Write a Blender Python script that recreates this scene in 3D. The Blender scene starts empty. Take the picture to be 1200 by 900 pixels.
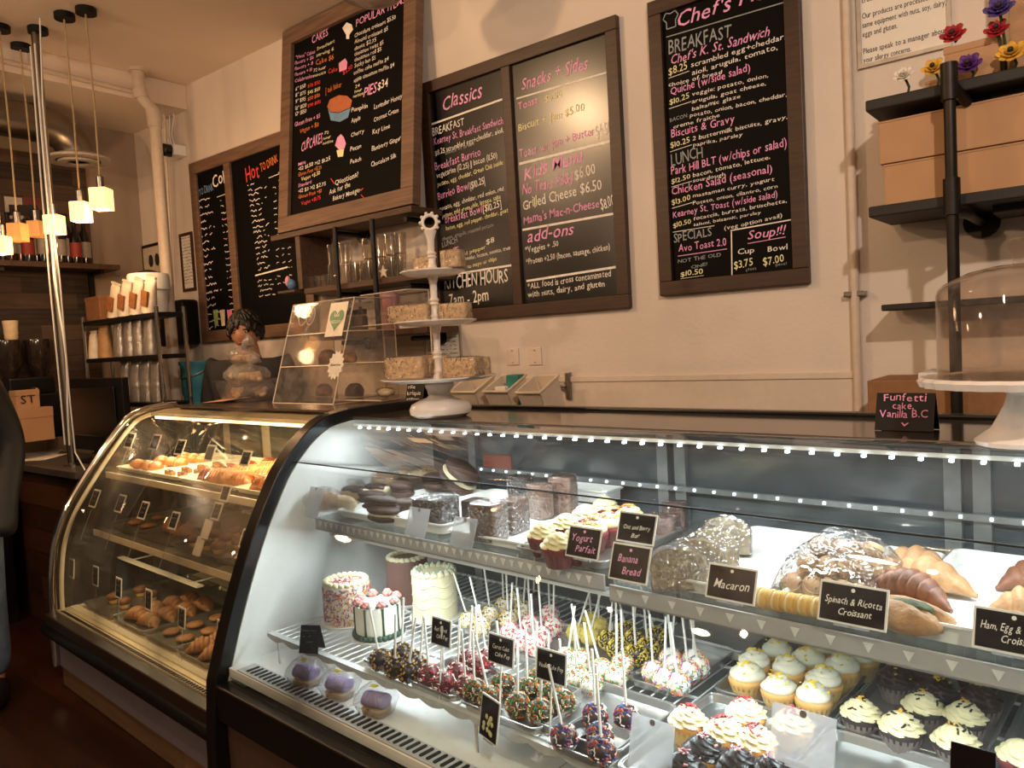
import bpy, bmesh, math, random
from mathutils import Vector, Matrix, Euler
rnd = random.Random(7)
PI = math.pi
R = math.radians
S = bpy.context.scene
COL = S.collection
# ------------------------------------------------------------------ camera, world, light, exposure
CAM_H = 1.5
FPX = 901.0
YAW, PITCH, ROLL = R(38.7), R(3.1), R(3.15)
fw = Vector((-math.sin(YAW)*math.cos(PITCH), math.cos(YAW)*math.cos(PITCH), -math.sin(PITCH)))
_r0 = Vector((math.cos(YAW), math.sin(YAW), 0)); _u0 = _r0.cross(fw)
cr = math.cos(ROLL)*_r0 - math.sin(ROLL)*_u0
cu = math.cos(ROLL)*_u0 + math.sin(ROLL)*_r0
cd = bpy.data.cameras.new('camera'); cam = bpy.data.objects.new('camera', cd); COL.objects.link(cam)
cd.sensor_width = 36; cd.lens = 36*FPX/1200; cd.clip_start = .02; cd.clip_end = 60
m = Matrix((cr, cu, -fw)).transposed().to_4x4(); m.translation = (0, 0, CAM_H); cam.matrix_world = m
S.camera = cam
S.view_settings.view_transform = 'Standard'; S.view_settings.look = 'None'
S.view_settings.gamma = 1; S.view_settings.use_curve_mapping = False
S.view_settings.exposure = 0.0
w = bpy.data.worlds.new('world'); S.world = w; w.use_nodes = True
w.node_tree.nodes['Background'].inputs[0].default_value = (1.0, .66, .42, 1)
w.node_tree.nodes['Background'].inputs[1].default_value = 0.13
WARM = (1.0, .66, .40)
def light(name, typ, loc, power, color, size=.1, to=None, sizey=None, spot=None, blend=.5, spread=None):
    l = bpy.data.lights.new(name, typ); l.energy = power; l.color = color
    if typ == 'AREA':
        l.size = size
        if sizey: l.shape = 'RECTANGLE'; l.size_y = sizey
        if spread: l.spread = spread
    else: l.shadow_soft_size = size
    if typ == 'SPOT': l.spot_size = spot; l.spot_blend = blend
    o = bpy.data.objects.new(name, l); COL.objects.link(o); o.location = loc
    if to is not None: o.rotation_euler = (Vector(to)-Vector(loc)).to_track_quat('-Z', 'Y').to_euler()
    return o
# track spots over the customers' side of the counter, then point lights out of view
light('track_spot_light', 'SPOT', (-3.2, .5, 3.22), 85, (1, .64, .34), .06, (-2.0, 2.6, 1.6), spot=R(130), blend=.8)
light('track_spot_light', 'SPOT', (.9, -.3, 3.2), 200, (1, .81, .65), .05, (-.7, 2.8, 1.7), spot=R(125), blend=.8)
light('track_spot_light', 'SPOT', (-4.0, -.2, 3.0), 42, (1, .62, .36), .05, (-4.2, 2.8, 1.9), spot=R(120), blend=.8)
light('unseen_room_light', 'POINT', (-1.0, -1.3, 2.55), 75, WARM, .05)  # invented fill, evens the light on ceiling and walls
light('unseen_room_light', 'POINT', (-4.85, -.2, 2.28), 11, (1, .60, .32), .06)
light('unseen_room_light', 'POINT', (-3.4, -1.2, 2.5), 40, WARM, .05)  # another added fill point, no lamp modelled

# ------------------------------------------------------------------ measuring helpers
def _ray(px, py): return fw + cr*((px-600)/FPX) - cu*((py-450)/FPX)
def W(px, py, X=None, Y=None, z=None):
    """A point of the room on the line of sight through (px, py), on the plane X=, Y= or height z=."""
    d = _ray(px, py)
    t = X/d.x if X is not None else Y/d.y if Y is not None else (z-CAM_H)/d.z
    return Vector((0, 0, CAM_H)) + d*t
CA = R(3.7)                                   # the two bakery cases stand a little askew to the wall
CROT = Matrix.Rotation(-CA, 3, 'Z')
def C(u, v, z): return CROT @ Vector((u, v, z))
def CP(px, py, v=None, z=None, u=None):
    """The same in the cases' own axes (u along, v into the case)."""
    d = CROT.transposed() @ _ray(px, py)
    t = v/d.y if v is not None else u/d.x if u is not None else (z-CAM_H)/d.z
    return Vector((0, 0, CAM_H)) + d*t
def depth(p): return (Vector(p)-Vector((0, 0, CAM_H))).dot(fw)
# ------------------------------------------------------------------ materials
def lin(h):
    h = h.lstrip('#'); c = [int(h[i:i+2], 16)/255 for i in (0, 2, 4)]
    return tuple(x/12.92 if x <= .04045 else ((x+.055)/1.055)**2.4 for x in c)+(1,)
MATS = {}
def mat(name, hexc, rough=.5, metal=0, var=.12, scale=30, bump=0, bscale=None, spec=.5, emit=None, es=0, stretch=None, coat=0):
    if name in MATS: return MATS[name]
    M = bpy.data.materials.new(name); M.use_nodes = True; nt = M.node_tree; b = nt.nodes['Principled BSDF']
    c = lin(hexc)
    b.inputs['Roughness'].default_value = rough; b.inputs['Metallic'].default_value = metal
    b.inputs['Specular IOR Level'].default_value = spec; b.inputs['Coat Weight'].default_value = coat
    tc = nt.nodes.new('ShaderNodeTexCoord'); n = nt.nodes.new('ShaderNodeTexNoise')
    n.inputs['Scale'].default_value = scale; n.inputs['Detail'].default_value = 3
    src = tc.outputs['Object']
    if stretch:
        mp = nt.nodes.new('ShaderNodeMapping'); mp.inputs['Scale'].default_value = stretch
        nt.links.new(src, mp.inputs[0]); src = mp.outputs[0]
    nt.links.new(src, n.inputs['Vector'])
    r = nt.nodes.new('ShaderNodeValToRGB')
    lo = [max(0, x*(1-var)) for x in c[:3]]; hi = [min(1, x*(1+var)) for x in c[:3]]
    r.color_ramp.elements[0].position = .3; r.color_ramp.elements[1].position = .7
    r.color_ramp.elements[0].color = lo+[1]; r.color_ramp.elements[1].color = hi+[1]
    nt.links.new(n.outputs['Fac'], r.inputs[0]); nt.links.new(r.outputs[0], b.inputs['Base Color'])
    if bump:
        n2 = nt.nodes.new('ShaderNodeTexNoise'); n2.inputs['Scale'].default_value = bscale or scale; n2.inputs['Detail'].default_value = 4
        nt.links.new(src, n2.inputs['Vector'])
        bp = nt.nodes.new('ShaderNodeBump'); bp.inputs['Strength'].default_value = bump; bp.inputs['Distance'].default_value = .01
        nt.links.new(n2.outputs['Fac'], bp.inputs['Height']); nt.links.new(bp.outputs[0], b.inputs['Normal'])
    if emit:
        b.inputs['Emission Color'].default_value = lin(emit); b.inputs['Emission Strength'].default_value = es
    MATS[name] = M; return M
def planks(name, h1, h2, w=.11, axis='z', rough=.6):
    """Wood boards of uneven tone, grain along X or Y, seams along the chosen axis."""
    M = bpy.data.materials.new(name); M.use_nodes = True; nt = M.node_tree; b = nt.nodes['Principled BSDF']; L = nt.links.new
    b.inputs['Roughness'].default_value = rough
    tc = nt.nodes.new('ShaderNodeTexCoord'); sp = nt.nodes.new('ShaderNodeSeparateXYZ'); L(tc.outputs['Object'], sp.inputs[0])
    k = {'x': 0, 'y': 1, 'z': 2}[axis]
    d = nt.nodes.new('ShaderNodeMath'); d.operation = 'DIVIDE'; d.inputs[1].default_value = w; L(sp.outputs[k], d.inputs[0])
    fl = nt.nodes.new('ShaderNodeMath'); fl.operation = 'FLOOR'; L(d.outputs[0], fl.inputs[0])
    fr = nt.nodes.new('ShaderNodeMath'); fr.operation = 'FRACT'; L(d.outputs[0], fr.inputs[0])
    ad = nt.nodes.new('ShaderNodeMath'); ad.operation = 'ADD'
    al = [i for i in range(3) if i != k]
    if axis == 'z': L(sp.outputs[0], ad.inputs[0]); L(sp.outputs[1], ad.inputs[1])
    else: L(sp.outputs[al[0]], ad.inputs[0]); ad.inputs[1].default_value = 0
    ml = nt.nodes.new('ShaderNodeMath'); ml.operation = 'MULTIPLY'; ml.inputs[1].default_value = 1.1; L(ad.outputs[0], ml.inputs[0])
    of = nt.nodes.new('ShaderNodeMath'); of.operation = 'MULTIPLY_ADD'; of.inputs[1].default_value = .37; L(fl.outputs[0], of.inputs[0]); L(ml.outputs[0], of.inputs[2])
    f2 = nt.nodes.new('ShaderNodeMath'); f2.operation = 'FLOOR'; L(of.outputs[0], f2.inputs[0])
    cb = nt.nodes.new('ShaderNodeCombineXYZ'); L(fl.outputs[0], cb.inputs[0]); L(f2.outputs[0], cb.inputs[1])
    wn = nt.nodes.new('ShaderNodeTexWhiteNoise'); wn.noise_dimensions = '3D'; L(cb.outputs[0], wn.inputs['Vector'])
    mp = nt.nodes.new('ShaderNodeMapping'); sc = [3, 3, 3]; sc[k] = 45; mp.inputs['Scale'].default_value = sc; L(tc.outputs['Object'], mp.inputs[0])
    n = nt.nodes.new('ShaderNodeTexNoise'); n.inputs['Scale'].default_value = 1.5; n.inputs['Detail'].default_value = 6; L(mp.outputs[0], n.inputs['Vector'])
    mx = nt.nodes.new('ShaderNodeMath'); mx.operation = 'MULTIPLY_ADD'; mx.inputs[1].default_value = .6; L(wn.outputs['Value'], mx.inputs[0])
    m2 = nt.nodes.new('ShaderNodeMath'); m2.operation = 'MULTIPLY'; m2.inputs[1].default_value = .6; L(n.outputs['Fac'], m2.inputs[0]); L(m2.outputs[0], mx.inputs[2])
    r = nt.nodes.new('ShaderNodeValToRGB'); r.color_ramp.elements[0].color = lin(h1); r.color_ramp.elements[1].color = lin(h2)
    r.color_ramp.elements[0].position = .2; r.color_ramp.elements[1].position = .95; L(mx.outputs[0], r.inputs[0])
    gt = nt.nodes.new('ShaderNodeMath'); gt.operation = 'GREATER_THAN'; gt.inputs[1].default_value = .035; L(fr.outputs[0], gt.inputs[0])
    mm = nt.nodes.new('ShaderNodeMix'); mm.data_type = 'RGBA'; mm.inputs[6].default_value = (.006, .004, .003, 1); L(gt.outputs[0], mm.inputs[0]); L(r.outputs[0], mm.inputs[7])
    L(mm.outputs[2], b.inputs['Base Color']); MATS[name] = M; return M
def clear(name, tint='ffffff', refl=1.0, rough=.02, ior=1.45, haze=0, bump=0, bscale=60, base=0.0):
    """Thin clear sheet: passes light straight on, mirrors at grazing angles; haze adds a dusty scatter."""
    M = bpy.data.materials.new(name); M.use_nodes = True; nt = M.node_tree; L = nt.links.new
    nt.nodes.remove(nt.nodes['Principled BSDF']); out = nt.nodes['Material Output']
    t = nt.nodes.new('ShaderNodeBsdfTransparent'); t.inputs[0].default_value = lin(tint)
    g = nt.nodes.new('ShaderNodeBsdfGlossy'); g.inputs['Roughness'].default_value = rough
    f = nt.nodes.new('ShaderNodeLayerWeight'); f.inputs[0].default_value = .5; f0 = ((ior-1)/(ior+1))**2
    pw = nt.nodes.new('ShaderNodeMath'); pw.operation = 'POWER'; pw.inputs[1].default_value = 5; L(f.outputs['Facing'], pw.inputs[0])
    k = nt.nodes.new('ShaderNodeMath'); k.operation = 'MULTIPLY_ADD'; k.inputs[1].default_value = refl*(1-f0); k.inputs[2].default_value = base+f0*refl; k.use_clamp = True
    L(pw.outputs[0], k.inputs[0])
    mx = nt.nodes.new('ShaderNodeMixShader'); L(k.outputs[0], mx.inputs[0]); L(t.outputs[0], mx.inputs[1]); L(g.outputs[0], mx.inputs[2])
    last = mx
    if haze or bump:
        tc = nt.nodes.new('ShaderNodeTexCoord')
        n = nt.nodes.new('ShaderNodeTexNoise'); n.inputs['Scale'].default_value = bscale; n.inputs['Detail'].default_value = 5; n.inputs['Distortion'].default_value = 1.5
        if bump > .5: n.noise_type = 'RIDGED_MULTIFRACTAL'; n.inputs['Detail'].default_value = 2
        L(tc.outputs['Object'], n.inputs['Vector'])
        if bump:
            bp = nt.nodes.new('ShaderNodeBump'); bp.inputs['Strength'].default_value = bump; bp.inputs['Distance'].default_value = .02
            L(n.outputs['Fac'], bp.inputs['Height']); L(bp.outputs[0], g.inputs['Normal']); L(bp.outputs[0], f.inputs['Normal'])
        if haze:
            df = nt.nodes.new('ShaderNodeBsdfDiffuse'); df.inputs[0].default_value = (.8, .82, .85, 1)
            tr = nt.nodes.new('ShaderNodeBsdfTranslucent'); tr.inputs[0].default_value = (.8, .82, .85, 1)
            m3 = nt.nodes.new('ShaderNodeMixShader'); m3.inputs[0].default_value = .5; L(df.outputs[0], m3.inputs[1]); L(tr.outputs[0], m3.inputs[2])
            mr = nt.nodes.new('ShaderNodeMapRange'); mr.inputs[1].default_value = .35; mr.inputs[2].default_value = .75; mr.inputs[3].default_value = haze*.4; mr.inputs[4].default_value = haze*1.8
            L(n.outputs['Fac'], mr.inputs[0])
            m2 = nt.nodes.new('ShaderNodeMixShader'); L(mr.outputs[0], m2.inputs[0]); L(mx.outputs[0], m2.inputs[1]); L(m3.outputs[0], m2.inputs[2]); last = m2
    L(last.outputs[0], out.inputs[0]); MATS[name] = M; return M
def glow(name, hexc, s):
    M = bpy.data.materials.new(name); M.use_nodes = True; nt = M.node_tree
    nt.nodes.remove(nt.nodes['Principled BSDF']); e = nt.nodes.new('ShaderNodeEmission'); e.inputs[0].default_value = lin(hexc); e.inputs[1].default_value = s
    nt.links.new(e.outputs[0], nt.nodes['Material Output'].inputs[0]); MATS[name] = M; return M

wall_m = mat('painted_wall', 'd9cdc2', .75, var=.05, scale=2.2, bump=.12, bscale=55)
ceil_m = mat('painted_ceiling', 'e2d2c2', .8, var=.05, scale=1.5, bump=.05, bscale=30)
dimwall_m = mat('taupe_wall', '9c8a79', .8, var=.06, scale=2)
floor_m = planks('dark_floorboards', '140904', '3a1c0c', .12, 'y', .35)
barn_m = planks('reclaimed_boards', '15100c', '5c4534', .105, 'z', .7)
plinth_m = planks('worn_plinth_boards', '4a3622', '84674a', .1, 'z', .6)
woodfront_m = planks('counter_boards', '24140b', '5a371d', .14, 'z', .5)
walnut_m = mat('dark_stained_wood', '3a2415', .45, var=.35, scale=6, stretch=(1, 1, 12))
oak_m = mat('weathered_oak', '725846', .55, var=.28, scale=5, stretch=(1, 1, 14))
shelfwood_m = mat('ebony_stained_plank', '1d1917', .6, var=.3, scale=6, stretch=(1, 10, 10))
brownshelf_m = mat('brown_stained_plank', '4c3526', .6, var=.3, scale=6, stretch=(1, 10, 10))
chalk_m = mat('chalkboard', '070606', .5, var=.2, scale=9, spec=.09)
glosschalk_m = mat('glossy_chalkboard', '080707', .25, var=.2, scale=9, spec=.75)
farchalk_m = mat('matt_chalkboard', '090808', .6, var=.2, scale=9, spec=.1)
white_m = mat('white_chalk', 'f1ebe2', .8); pink_m = mat('pink_chalk', 'eea6d4', .8); yell_m = mat('yellow_chalk', 'efeab4', .8)
red_m = mat('red_chalk', 'e2403c', .8); orange_m = mat('orange_chalk', 'd9793a', .8); grey_m = mat('grey_chalk', '9aa0a2', .8); blue_m = mat('blue_chalk', '6f93b8', .8); green_m = mat('green_chalk', '6fb06a', .8)
CH = dict(w=white_m, p=pink_m, y=yell_m, r=red_m, o=orange_m, g=grey_m, b=blue_m, n=green_m)
pipe_m = mat('black_iron_pipe', '2b2724', .45, .7, var=.25, scale=20, bump=.1)
blackm = mat('black_enamel', '0b0b0c', .28, var=.2, scale=12)
blackp = mat('black_plastic', '0e0d0e', .5, var=.2, spec=.25)
steel_m = mat('brushed_steel', '9b9894', .28, 1, var=.08, scale=8, stretch=(1, 1, 30))
chrome_m = mat('chrome', 'c9c4bd', .1, 1, var=.03)
galv_m = mat('galvanised_steel', '8d8579', .32, 1, var=.15, scale=6)
alu_m = mat('aluminium_tray', 'b4b4b2', .3, .9, var=.07, scale=9)
whiteplast = mat('white_plastic', 'e9e9e6', .4, var=.03)
creamplast = mat('cream_plastic', 'd8cfbc', .4, var=.03)
porc_m = mat('white_porcelain', 'e4dcd5', .25, var=.03, coat=.3)
paint_pipe = mat('cream_painted_pipe', 'cfbfae', .5, var=.06)
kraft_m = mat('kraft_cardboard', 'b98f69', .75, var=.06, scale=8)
paper_m = mat('white_paper', 'e9e2d8', .7, var=.02)
ink_m = mat('black_ink', '221f1f', .7); redink_m = mat('red_ink', 'c2453c', .7)
lilac_m = mat('slate_grey_panel', '67636d', .5, var=.05)
brownpanel_m = mat('brown_kick_panel', '4b3a30', .5, var=.08)
glass_m = clear('case_glass', 'f6fbfa', .75, .015, 1.45, haze=.010, bscale=9)
warmglass_m = clear('warm_case_glass', 'f4f2ea', .6, .02, 1.4, haze=.007, bscale=7)
acryl_m = clear('clear_acrylic', 'f4efe9', .9, .05, 1.5, haze=.09, bscale=12)
domeg_m = clear('clear_dome', 'f6f1ec', .9, .02, 1.45, haze=.03)
tumbler_m = clear('tumbler_glass', 'f6f2ec', 1.6, .05, 1.5, haze=.03, bscale=40, base=.05)
film_m = clear('cling_film', 'faf9f8', 1.4, .17, 1.45, haze=.025, bump=1.0, bscale=55, base=.12)
clam_m = clear('clear_clamshell', 'fafafc', 1.2, .06, 1.45, haze=.05, bump=.3, bscale=60, base=.05)
holder_m = clear('clear_card_holder', 'ececec', .9, .15, 1.45, haze=.40, bscale=.6)
card_m = mat('black_card', '0f080b', .55, var=.15, spec=.12)
cardw_m = mat('white_card_border', 'e6e2dd', .5, var=.02)
darkglass_m = mat('dark_rear_door', '4f585e', .16, .0, var=.25, scale=5, spec=.8)
# ------------------------------------------------------------------ mesh building
class MB:
    def __init__(s): s.v = []; s.f = []; s.mi = []
    def add(s, vs, fs, mi=0, M=None):
        n = len(s.v)
        s.v += [tuple(M @ Vector(p)) if M is not None else tuple(p) for p in vs]
        s.f += [tuple(i+n for i in f) for f in fs]; s.mi += [mi]*len(fs); return s
    def box(s, c, d, mi=0, rot=None, M=None):
        x, y, z = d[0]/2, d[1]/2, d[2]/2
        vs = [Vector(p) for p in ((-x,-y,-z),(x,-y,-z),(x,y,-z),(-x,y,-z),(-x,-y,z),(x,-y,z),(x,y,z),(-x,y,z))]
        if rot is not None:
            e = rot if isinstance(rot, Matrix) else Euler(rot).to_matrix(); vs = [e @ p for p in vs]
        c = Vector(c)
        return s.add([p+c for p in vs], [(3,2,1,0),(4,5,6,7),(0,1,5,4),(1,2,6,5),(2,3,7,6),(3,0,4,7)], mi, M)
    def box2(s, a, b, mi=0): return s.box([(a[i]+b[i])/2 for i in range(3)], [abs(b[i]-a[i]) for i in range(3)], mi)
    def tube(s, pts, r, seg=8, mi=0, closed=False, M=None):
        pts = [Vector(p) for p in pts]; n = len(pts); rr = r if isinstance(r, (list, tuple)) else [r]*n
        vs, fs = [], []; up = None
        for i, p in enumerate(pts):
            a = pts[(i-1) % n] if (i or closed) else p; b = pts[(i+1) % n] if (i < n-1 or closed) else p
            t = (b-a).normalized()
            if up is None:
                up = Vector((0, 0, 1)) if abs(t.z) < .9 else Vector((1, 0, 0))
            x = t.cross(up)
            if x.length < 1e-6: x = t.orthogonal()
            x.normalize(); y = x.cross(t).normalized(); up = y
            for k in range(seg):
                an = 2*PI*k/seg; vs.append(p + x*(rr[i]*math.cos(an)) + y*(rr[i]*math.sin(an)))
        for i in range(n if closed else n-1):
            for k in range(seg):
                j = (i+1) % n
                fs.append((i*seg+k, i*seg+(k+1) % seg, j*seg+(k+1) % seg, j*seg+k))
        if not closed: fs += [tuple(reversed(range(seg))), tuple(range((n-1)*seg, n*seg))]
        return s.add(vs, fs, mi, M)
    def lathe(s, prof, seg=24, mi=0, M=None, fn=None, cap=True):
        """prof: list of (radius, height); fn(theta, i, t) gives a factor on the radius."""
        vs, fs = [], []; n = len(prof)
        for i, (r, z) in enumerate(prof):
            for k in range(seg):
                a = 2*PI*k/seg; q = r*(fn(a, i, i/(n-1)) if fn else 1)
                vs.append((q*math.cos(a), q*math.sin(a), z))
        for i in range(n-1):
            for k in range(seg):
                fs.append((i*seg+k, i*seg+(k+1) % seg, (i+1)*seg+(k+1) % seg, (i+1)*seg+k))
        if cap:
            if prof[0][0] > 1e-5: fs.append(tuple(reversed(range(seg))))
            if prof[-1][0] > 1e-5: fs.append(tuple(range((n-1)*seg, n*seg)))
        return s.add(vs, fs, mi, M)
    def prism(s, poly, h0, h1, mi=0, M=None):
        n = len(poly)
        vs = [(x, y, h0) for x, y in poly]+[(x, y, h1) for x, y in poly]
        fs = [tuple(reversed(range(n))), tuple(range(n, 2*n))]+[(i, (i+1) % n, n+(i+1) % n, n+i) for i in range(n)]
        return s.add(vs, fs, mi, M)
    def blob(s, c, rad, seg=14, rings=9, mi=0, amp=0, fr=3.0, seed=0, M=None, flat=None, pw=1.0):
        q = random.Random(seed); ph = [(q.uniform(0, 6.3), q.uniform(-1, 1), q.uniform(-1, 1), q.uniform(-1, 1)) for _ in range(5)]
        vs, fs = [], []
        c = Vector(c)
        for i in range(rings+1):
            th = PI*i/rings
            for k in range(seg):
                a = 2*PI*k/seg
                d = Vector((math.sin(th)*math.cos(a), math.sin(th)*math.sin(a), math.cos(th)))
                if pw != 1: d = Vector([math.copysign(abs(x)**pw, x) for x in d])
                f = 1+amp*sum(math.sin(p[0]+fr*(p[1]*d.x+p[2]*d.y+p[3]*d.z)*2) for p in ph)/2.5
                p = Vector((d.x*rad[0]*f, d.y*rad[1]*f, d.z*rad[2]*f))
                if flat is not None and p.z < flat: p.z = flat
                vs.append(p+c)
        for i in range(rings):
            for k in range(seg):
                fs.append((i*seg+k, (i+1)*seg+k, (i+1)*seg+(k+1) % seg, i*seg+(k+1) % seg))
        return s.add(vs, fs, mi, M)
    def loft(s, secs, mi=0, caps=True, M=None):
        n = len(secs[0]); vs = [p for sec in secs for p in sec]; fs = []
        for i in range(len(secs)-1):
            for k in range(n): fs.append((i*n+k, i*n+(k+1) % n, (i+1)*n+(k+1) % n, (i+1)*n+k))
        if caps: fs += [tuple(reversed(range(n))), tuple(range((len(secs)-1)*n, len(secs)*n))]
        return s.add(vs, fs, mi, M)
    def strip(s, prof, u0, u1, thick=0.0, mi=0, n=1):
        """Sheet that follows a (v, z) profile and runs from u0 to u1."""
        vs = []; fs = []
        for j in range(n+1):
            u = u0+(u1-u0)*j/n
            vs += [(u, v, z) for v, z in prof]
        k = len(prof)
        for j in range(n):
            for i in range(k-1): fs.append((j*k+i, (j+1)*k+i, (j+1)*k+i+1, j*k+i+1))
        return s.add(vs, fs, mi)
    def build(s, name, ms, parent=None, smooth=None, bevel=0, loc=None, bseg=2, solid=0, subd=0):
        me = bpy.data.meshes.new(name); me.from_pydata(s.v, [], s.f)
        for x in (ms if isinstance(ms, (list, tuple)) else [ms]): me.materials.append(x)
        if max(s.mi, default=0): me.polygons.foreach_set('material_index', s.mi)
        if smooth is not None:
            me.shade_smooth()
            if smooth < 170: me.set_sharp_from_angle(angle=R(smooth))
        me.update()
        o = bpy.data.objects.new(name, me); COL.objects.link(o)
        if parent is not None: o.parent = parent
        if loc is not None: o.location = loc
        if solid: q = o.modifiers.new('solid', 'SOLIDIFY'); q.thickness = solid
        if bevel:
            q = o.modifiers.new('bevel', 'BEVEL'); q.width = bevel; q.segments = bseg; q.limit_method = 'ANGLE'; q.angle_limit = R(40)
        if subd: q = o.modifiers.new('sub', 'SUBSURF'); q.levels = subd; q.render_levels = subd
        return o
def tag(o, label, cat, group=None, kind=None):
    if label: o['label'] = label
    if cat: o['category'] = cat
    if group: o['group'] = group
    if kind: o['kind'] = kind
    return o
def thing(name, label, cat, loc=(0, 0, 0), rz=0, group=None, rot=None):
    o = bpy.data.objects.new(name, None); COL.objects.link(o); o.empty_display_size = .05
    o.location = loc; o.rotation_euler = rot if rot is not None else (0, 0, rz)
    return tag(o, label, cat, group)
def struct(o): o['kind'] = 'structure'; return o
def dup(root, label, loc, rz=None, rot=None, scale=None, group=None):
    c = root.copy(); COL.objects.link(c); c.location = loc
    if rz is not None: c.rotation_euler = (0, 0, rz)
    if rot is not None: c.rotation_euler = rot
    if scale: c.scale = (scale,)*3 if not isinstance(scale, tuple) else scale
    c['label'] = label
    if group: c['group'] = group
    for ch in list(root.children):
        d = ch.copy(); COL.objects.link(d); d.parent = c
        for g in list(ch.children):
            e = g.copy(); COL.objects.link(e); e.parent = d
    return c
class Proto:
    """First use moves the built thing itself, later uses copy it."""
    def __init__(s, root): s.r = root; s.used = False
    def put(s, label, loc, rz=0, rot=None, scale=None, group=None):
        rot = rot if rot is not None else (0, 0, rz)
        if s.used: return dup(s.r, label, loc, rot=rot, scale=scale, group=group)
        s.used = True; o = s.r; o.location = loc; o.rotation_euler = rot; o['label'] = label
        if scale: o.scale = (scale,)*3 if not isinstance(scale, tuple) else scale
        if group: o['group'] = group
        return o
ORD = ['first', 'second', 'third', 'fourth', 'fifth', 'sixth', 'seventh', 'eighth', 'ninth', 'tenth', 'eleventh', 'twelfth', 'thirteenth']
# ------------------------------------------------------------------ lettering
GL = {}
def glyph(ch):
    if ch in GL: return GL[ch]
    cu_ = bpy.data.curves.new('glyph', 'FONT'); cu_.body = ch; cu_.size = 1; cu_.resolution_u = 2; cu_.offset = .004
    o = bpy.data.objects.new('glyph', cu_)
    me = bpy.data.meshes.new_from_object(o)
    vs = [(v.co.x, v.co.y) for v in me.vertices]; fs = [tuple(p.vertices) for p in me.polygons]
    bpy.data.objects.remove(o); bpy.data.curves.remove(cu_); bpy.data.meshes.remove(me)
    x0 = min((v[0] for v in vs), default=0); x1 = max((v[0] for v in vs), default=.25)
    GL[ch] = ([(x-x0, y) for x, y in vs], fs, x1-x0); return GL[ch]
def write(mb, text, p0, p1, cap, nrm, mi=0, shear=.0, wob=.04, seed=1):
    """Lettering from baseline point p0 to p1 on a plane of normal nrm, cap height in metres."""
    p0, p1 = Vector(p0), Vector(p1); q = random.Random(seed+len(text))
    ux = (p1-p0); L = ux.length; ux.normalize(); uy = Vector(nrm).cross(ux).normalized()
    items = []; x = 0
    for ch in text:
        if ch == ' ': x += .32; continue
        g = glyph(ch); items.append((g, x)); x += g[2]+.085
    sx = L/max(x-.085, .1); sy = cap/.70
    for (vs, fs, wd), x in items:
        dy = q.uniform(-wob, wob); a = q.uniform(-wob, wob)*1.2; k = 1+q.uniform(-wob, wob)*2
        out = []
        for vx, vy in vs:
            X = vx-a*vy+shear*vy+x; Y = (vy*k+a*(vx-wd/2)+dy)
            out.append(p0+ux*(X*sx)+uy*(Y*sy))
        mb.add(out, fs, mi)
def stroke(mb, p0, p1, wd, nrm, mi=0):
    p0, p1 = Vector(p0), Vector(p1); t = (p1-p0).normalized(); s_ = Vector(nrm).cross(t).normalized()*(wd/2)
    mb.add([p0-s_, p1-s_, p1+s_, p0+s_], [(0, 1, 2, 3)], mi)
def scribble(mb, p0, p1, h, nrm, mi=0, seed=0, wd=.0035):
    """Handwriting too small to read: a wavering pen line broken into words."""
    q = random.Random(seed); p0, p1 = Vector(p0), Vector(p1); L = (p1-p0).length; t = (p1-p0)/L; up = Vector(nrm).cross(t).normalized()
    x = 0; prev = None
    while x < L:
        y = q.uniform(.15*h, .85*h); p = p0+t*x+up*y
        if prev is not None: stroke(mb, prev, p, wd, nrm, mi)
        prev = p; x += h*q.uniform(.3, .6)
        if q.random() < .12: x += h*.7; prev = None
# ================================================================== the room
YB = 2.8; XL = -5.65; CEIL = 3.33; XS = -4.89
struct(MB().box2((XL-.1, -3, -.1), (3, YB+.1, 0)).build('floor', floor_m))
struct(MB().box2((XL-.1, -3, CEIL), (3, YB+.1, CEIL+.1)).build('ceiling', ceil_m))
struct(MB().box2((XL-.1, YB, 0), (3, YB+.12, CEIL)).build('wall_back', wall_m))
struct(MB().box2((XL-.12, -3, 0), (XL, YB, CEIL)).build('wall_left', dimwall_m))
struct(MB().box2((XL, -3, 3.17), (XS, YB-.002, CEIL-.002)).build('trim_1', ceil_m))                      # dropped soffit
struct(MB().box2((XL, -3, 1.15), (XL+.02, 2.43, 2.92)).build('trim_2', barn_m))                       # reclaimed boards on the left wall
mb = MB()                                                                                             # plaster joints of the back wall
for z in (2.44,): mb.box2((XS, YB-.004, z-.004), (-3.7, YB, z+.004))
mb.box2((-3.7, YB-.004, 2.60), (-2.6, YB, 2.605))
struct(mb.build('trim_3', mat('plaster_joint', '8f7f70', .8)))
mb = MB(); a = W(760, 443, Y=YB); mb.box2((-2.2, YB-.012, a.z-.012), (-.72, YB, a.z+.012)); mb.box2((-2.2, YB-.006, .1), (-.72, YB, a.z))
struct(mb.build('baseboard_back', mat('painted_wainscot', 'd3c5b7', .6, var=.03), bevel=.004))
NB = Vector((0, -1, 0))
def onwall(px, py, off=.0): return W(px, py, Y=YB-off)
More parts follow.
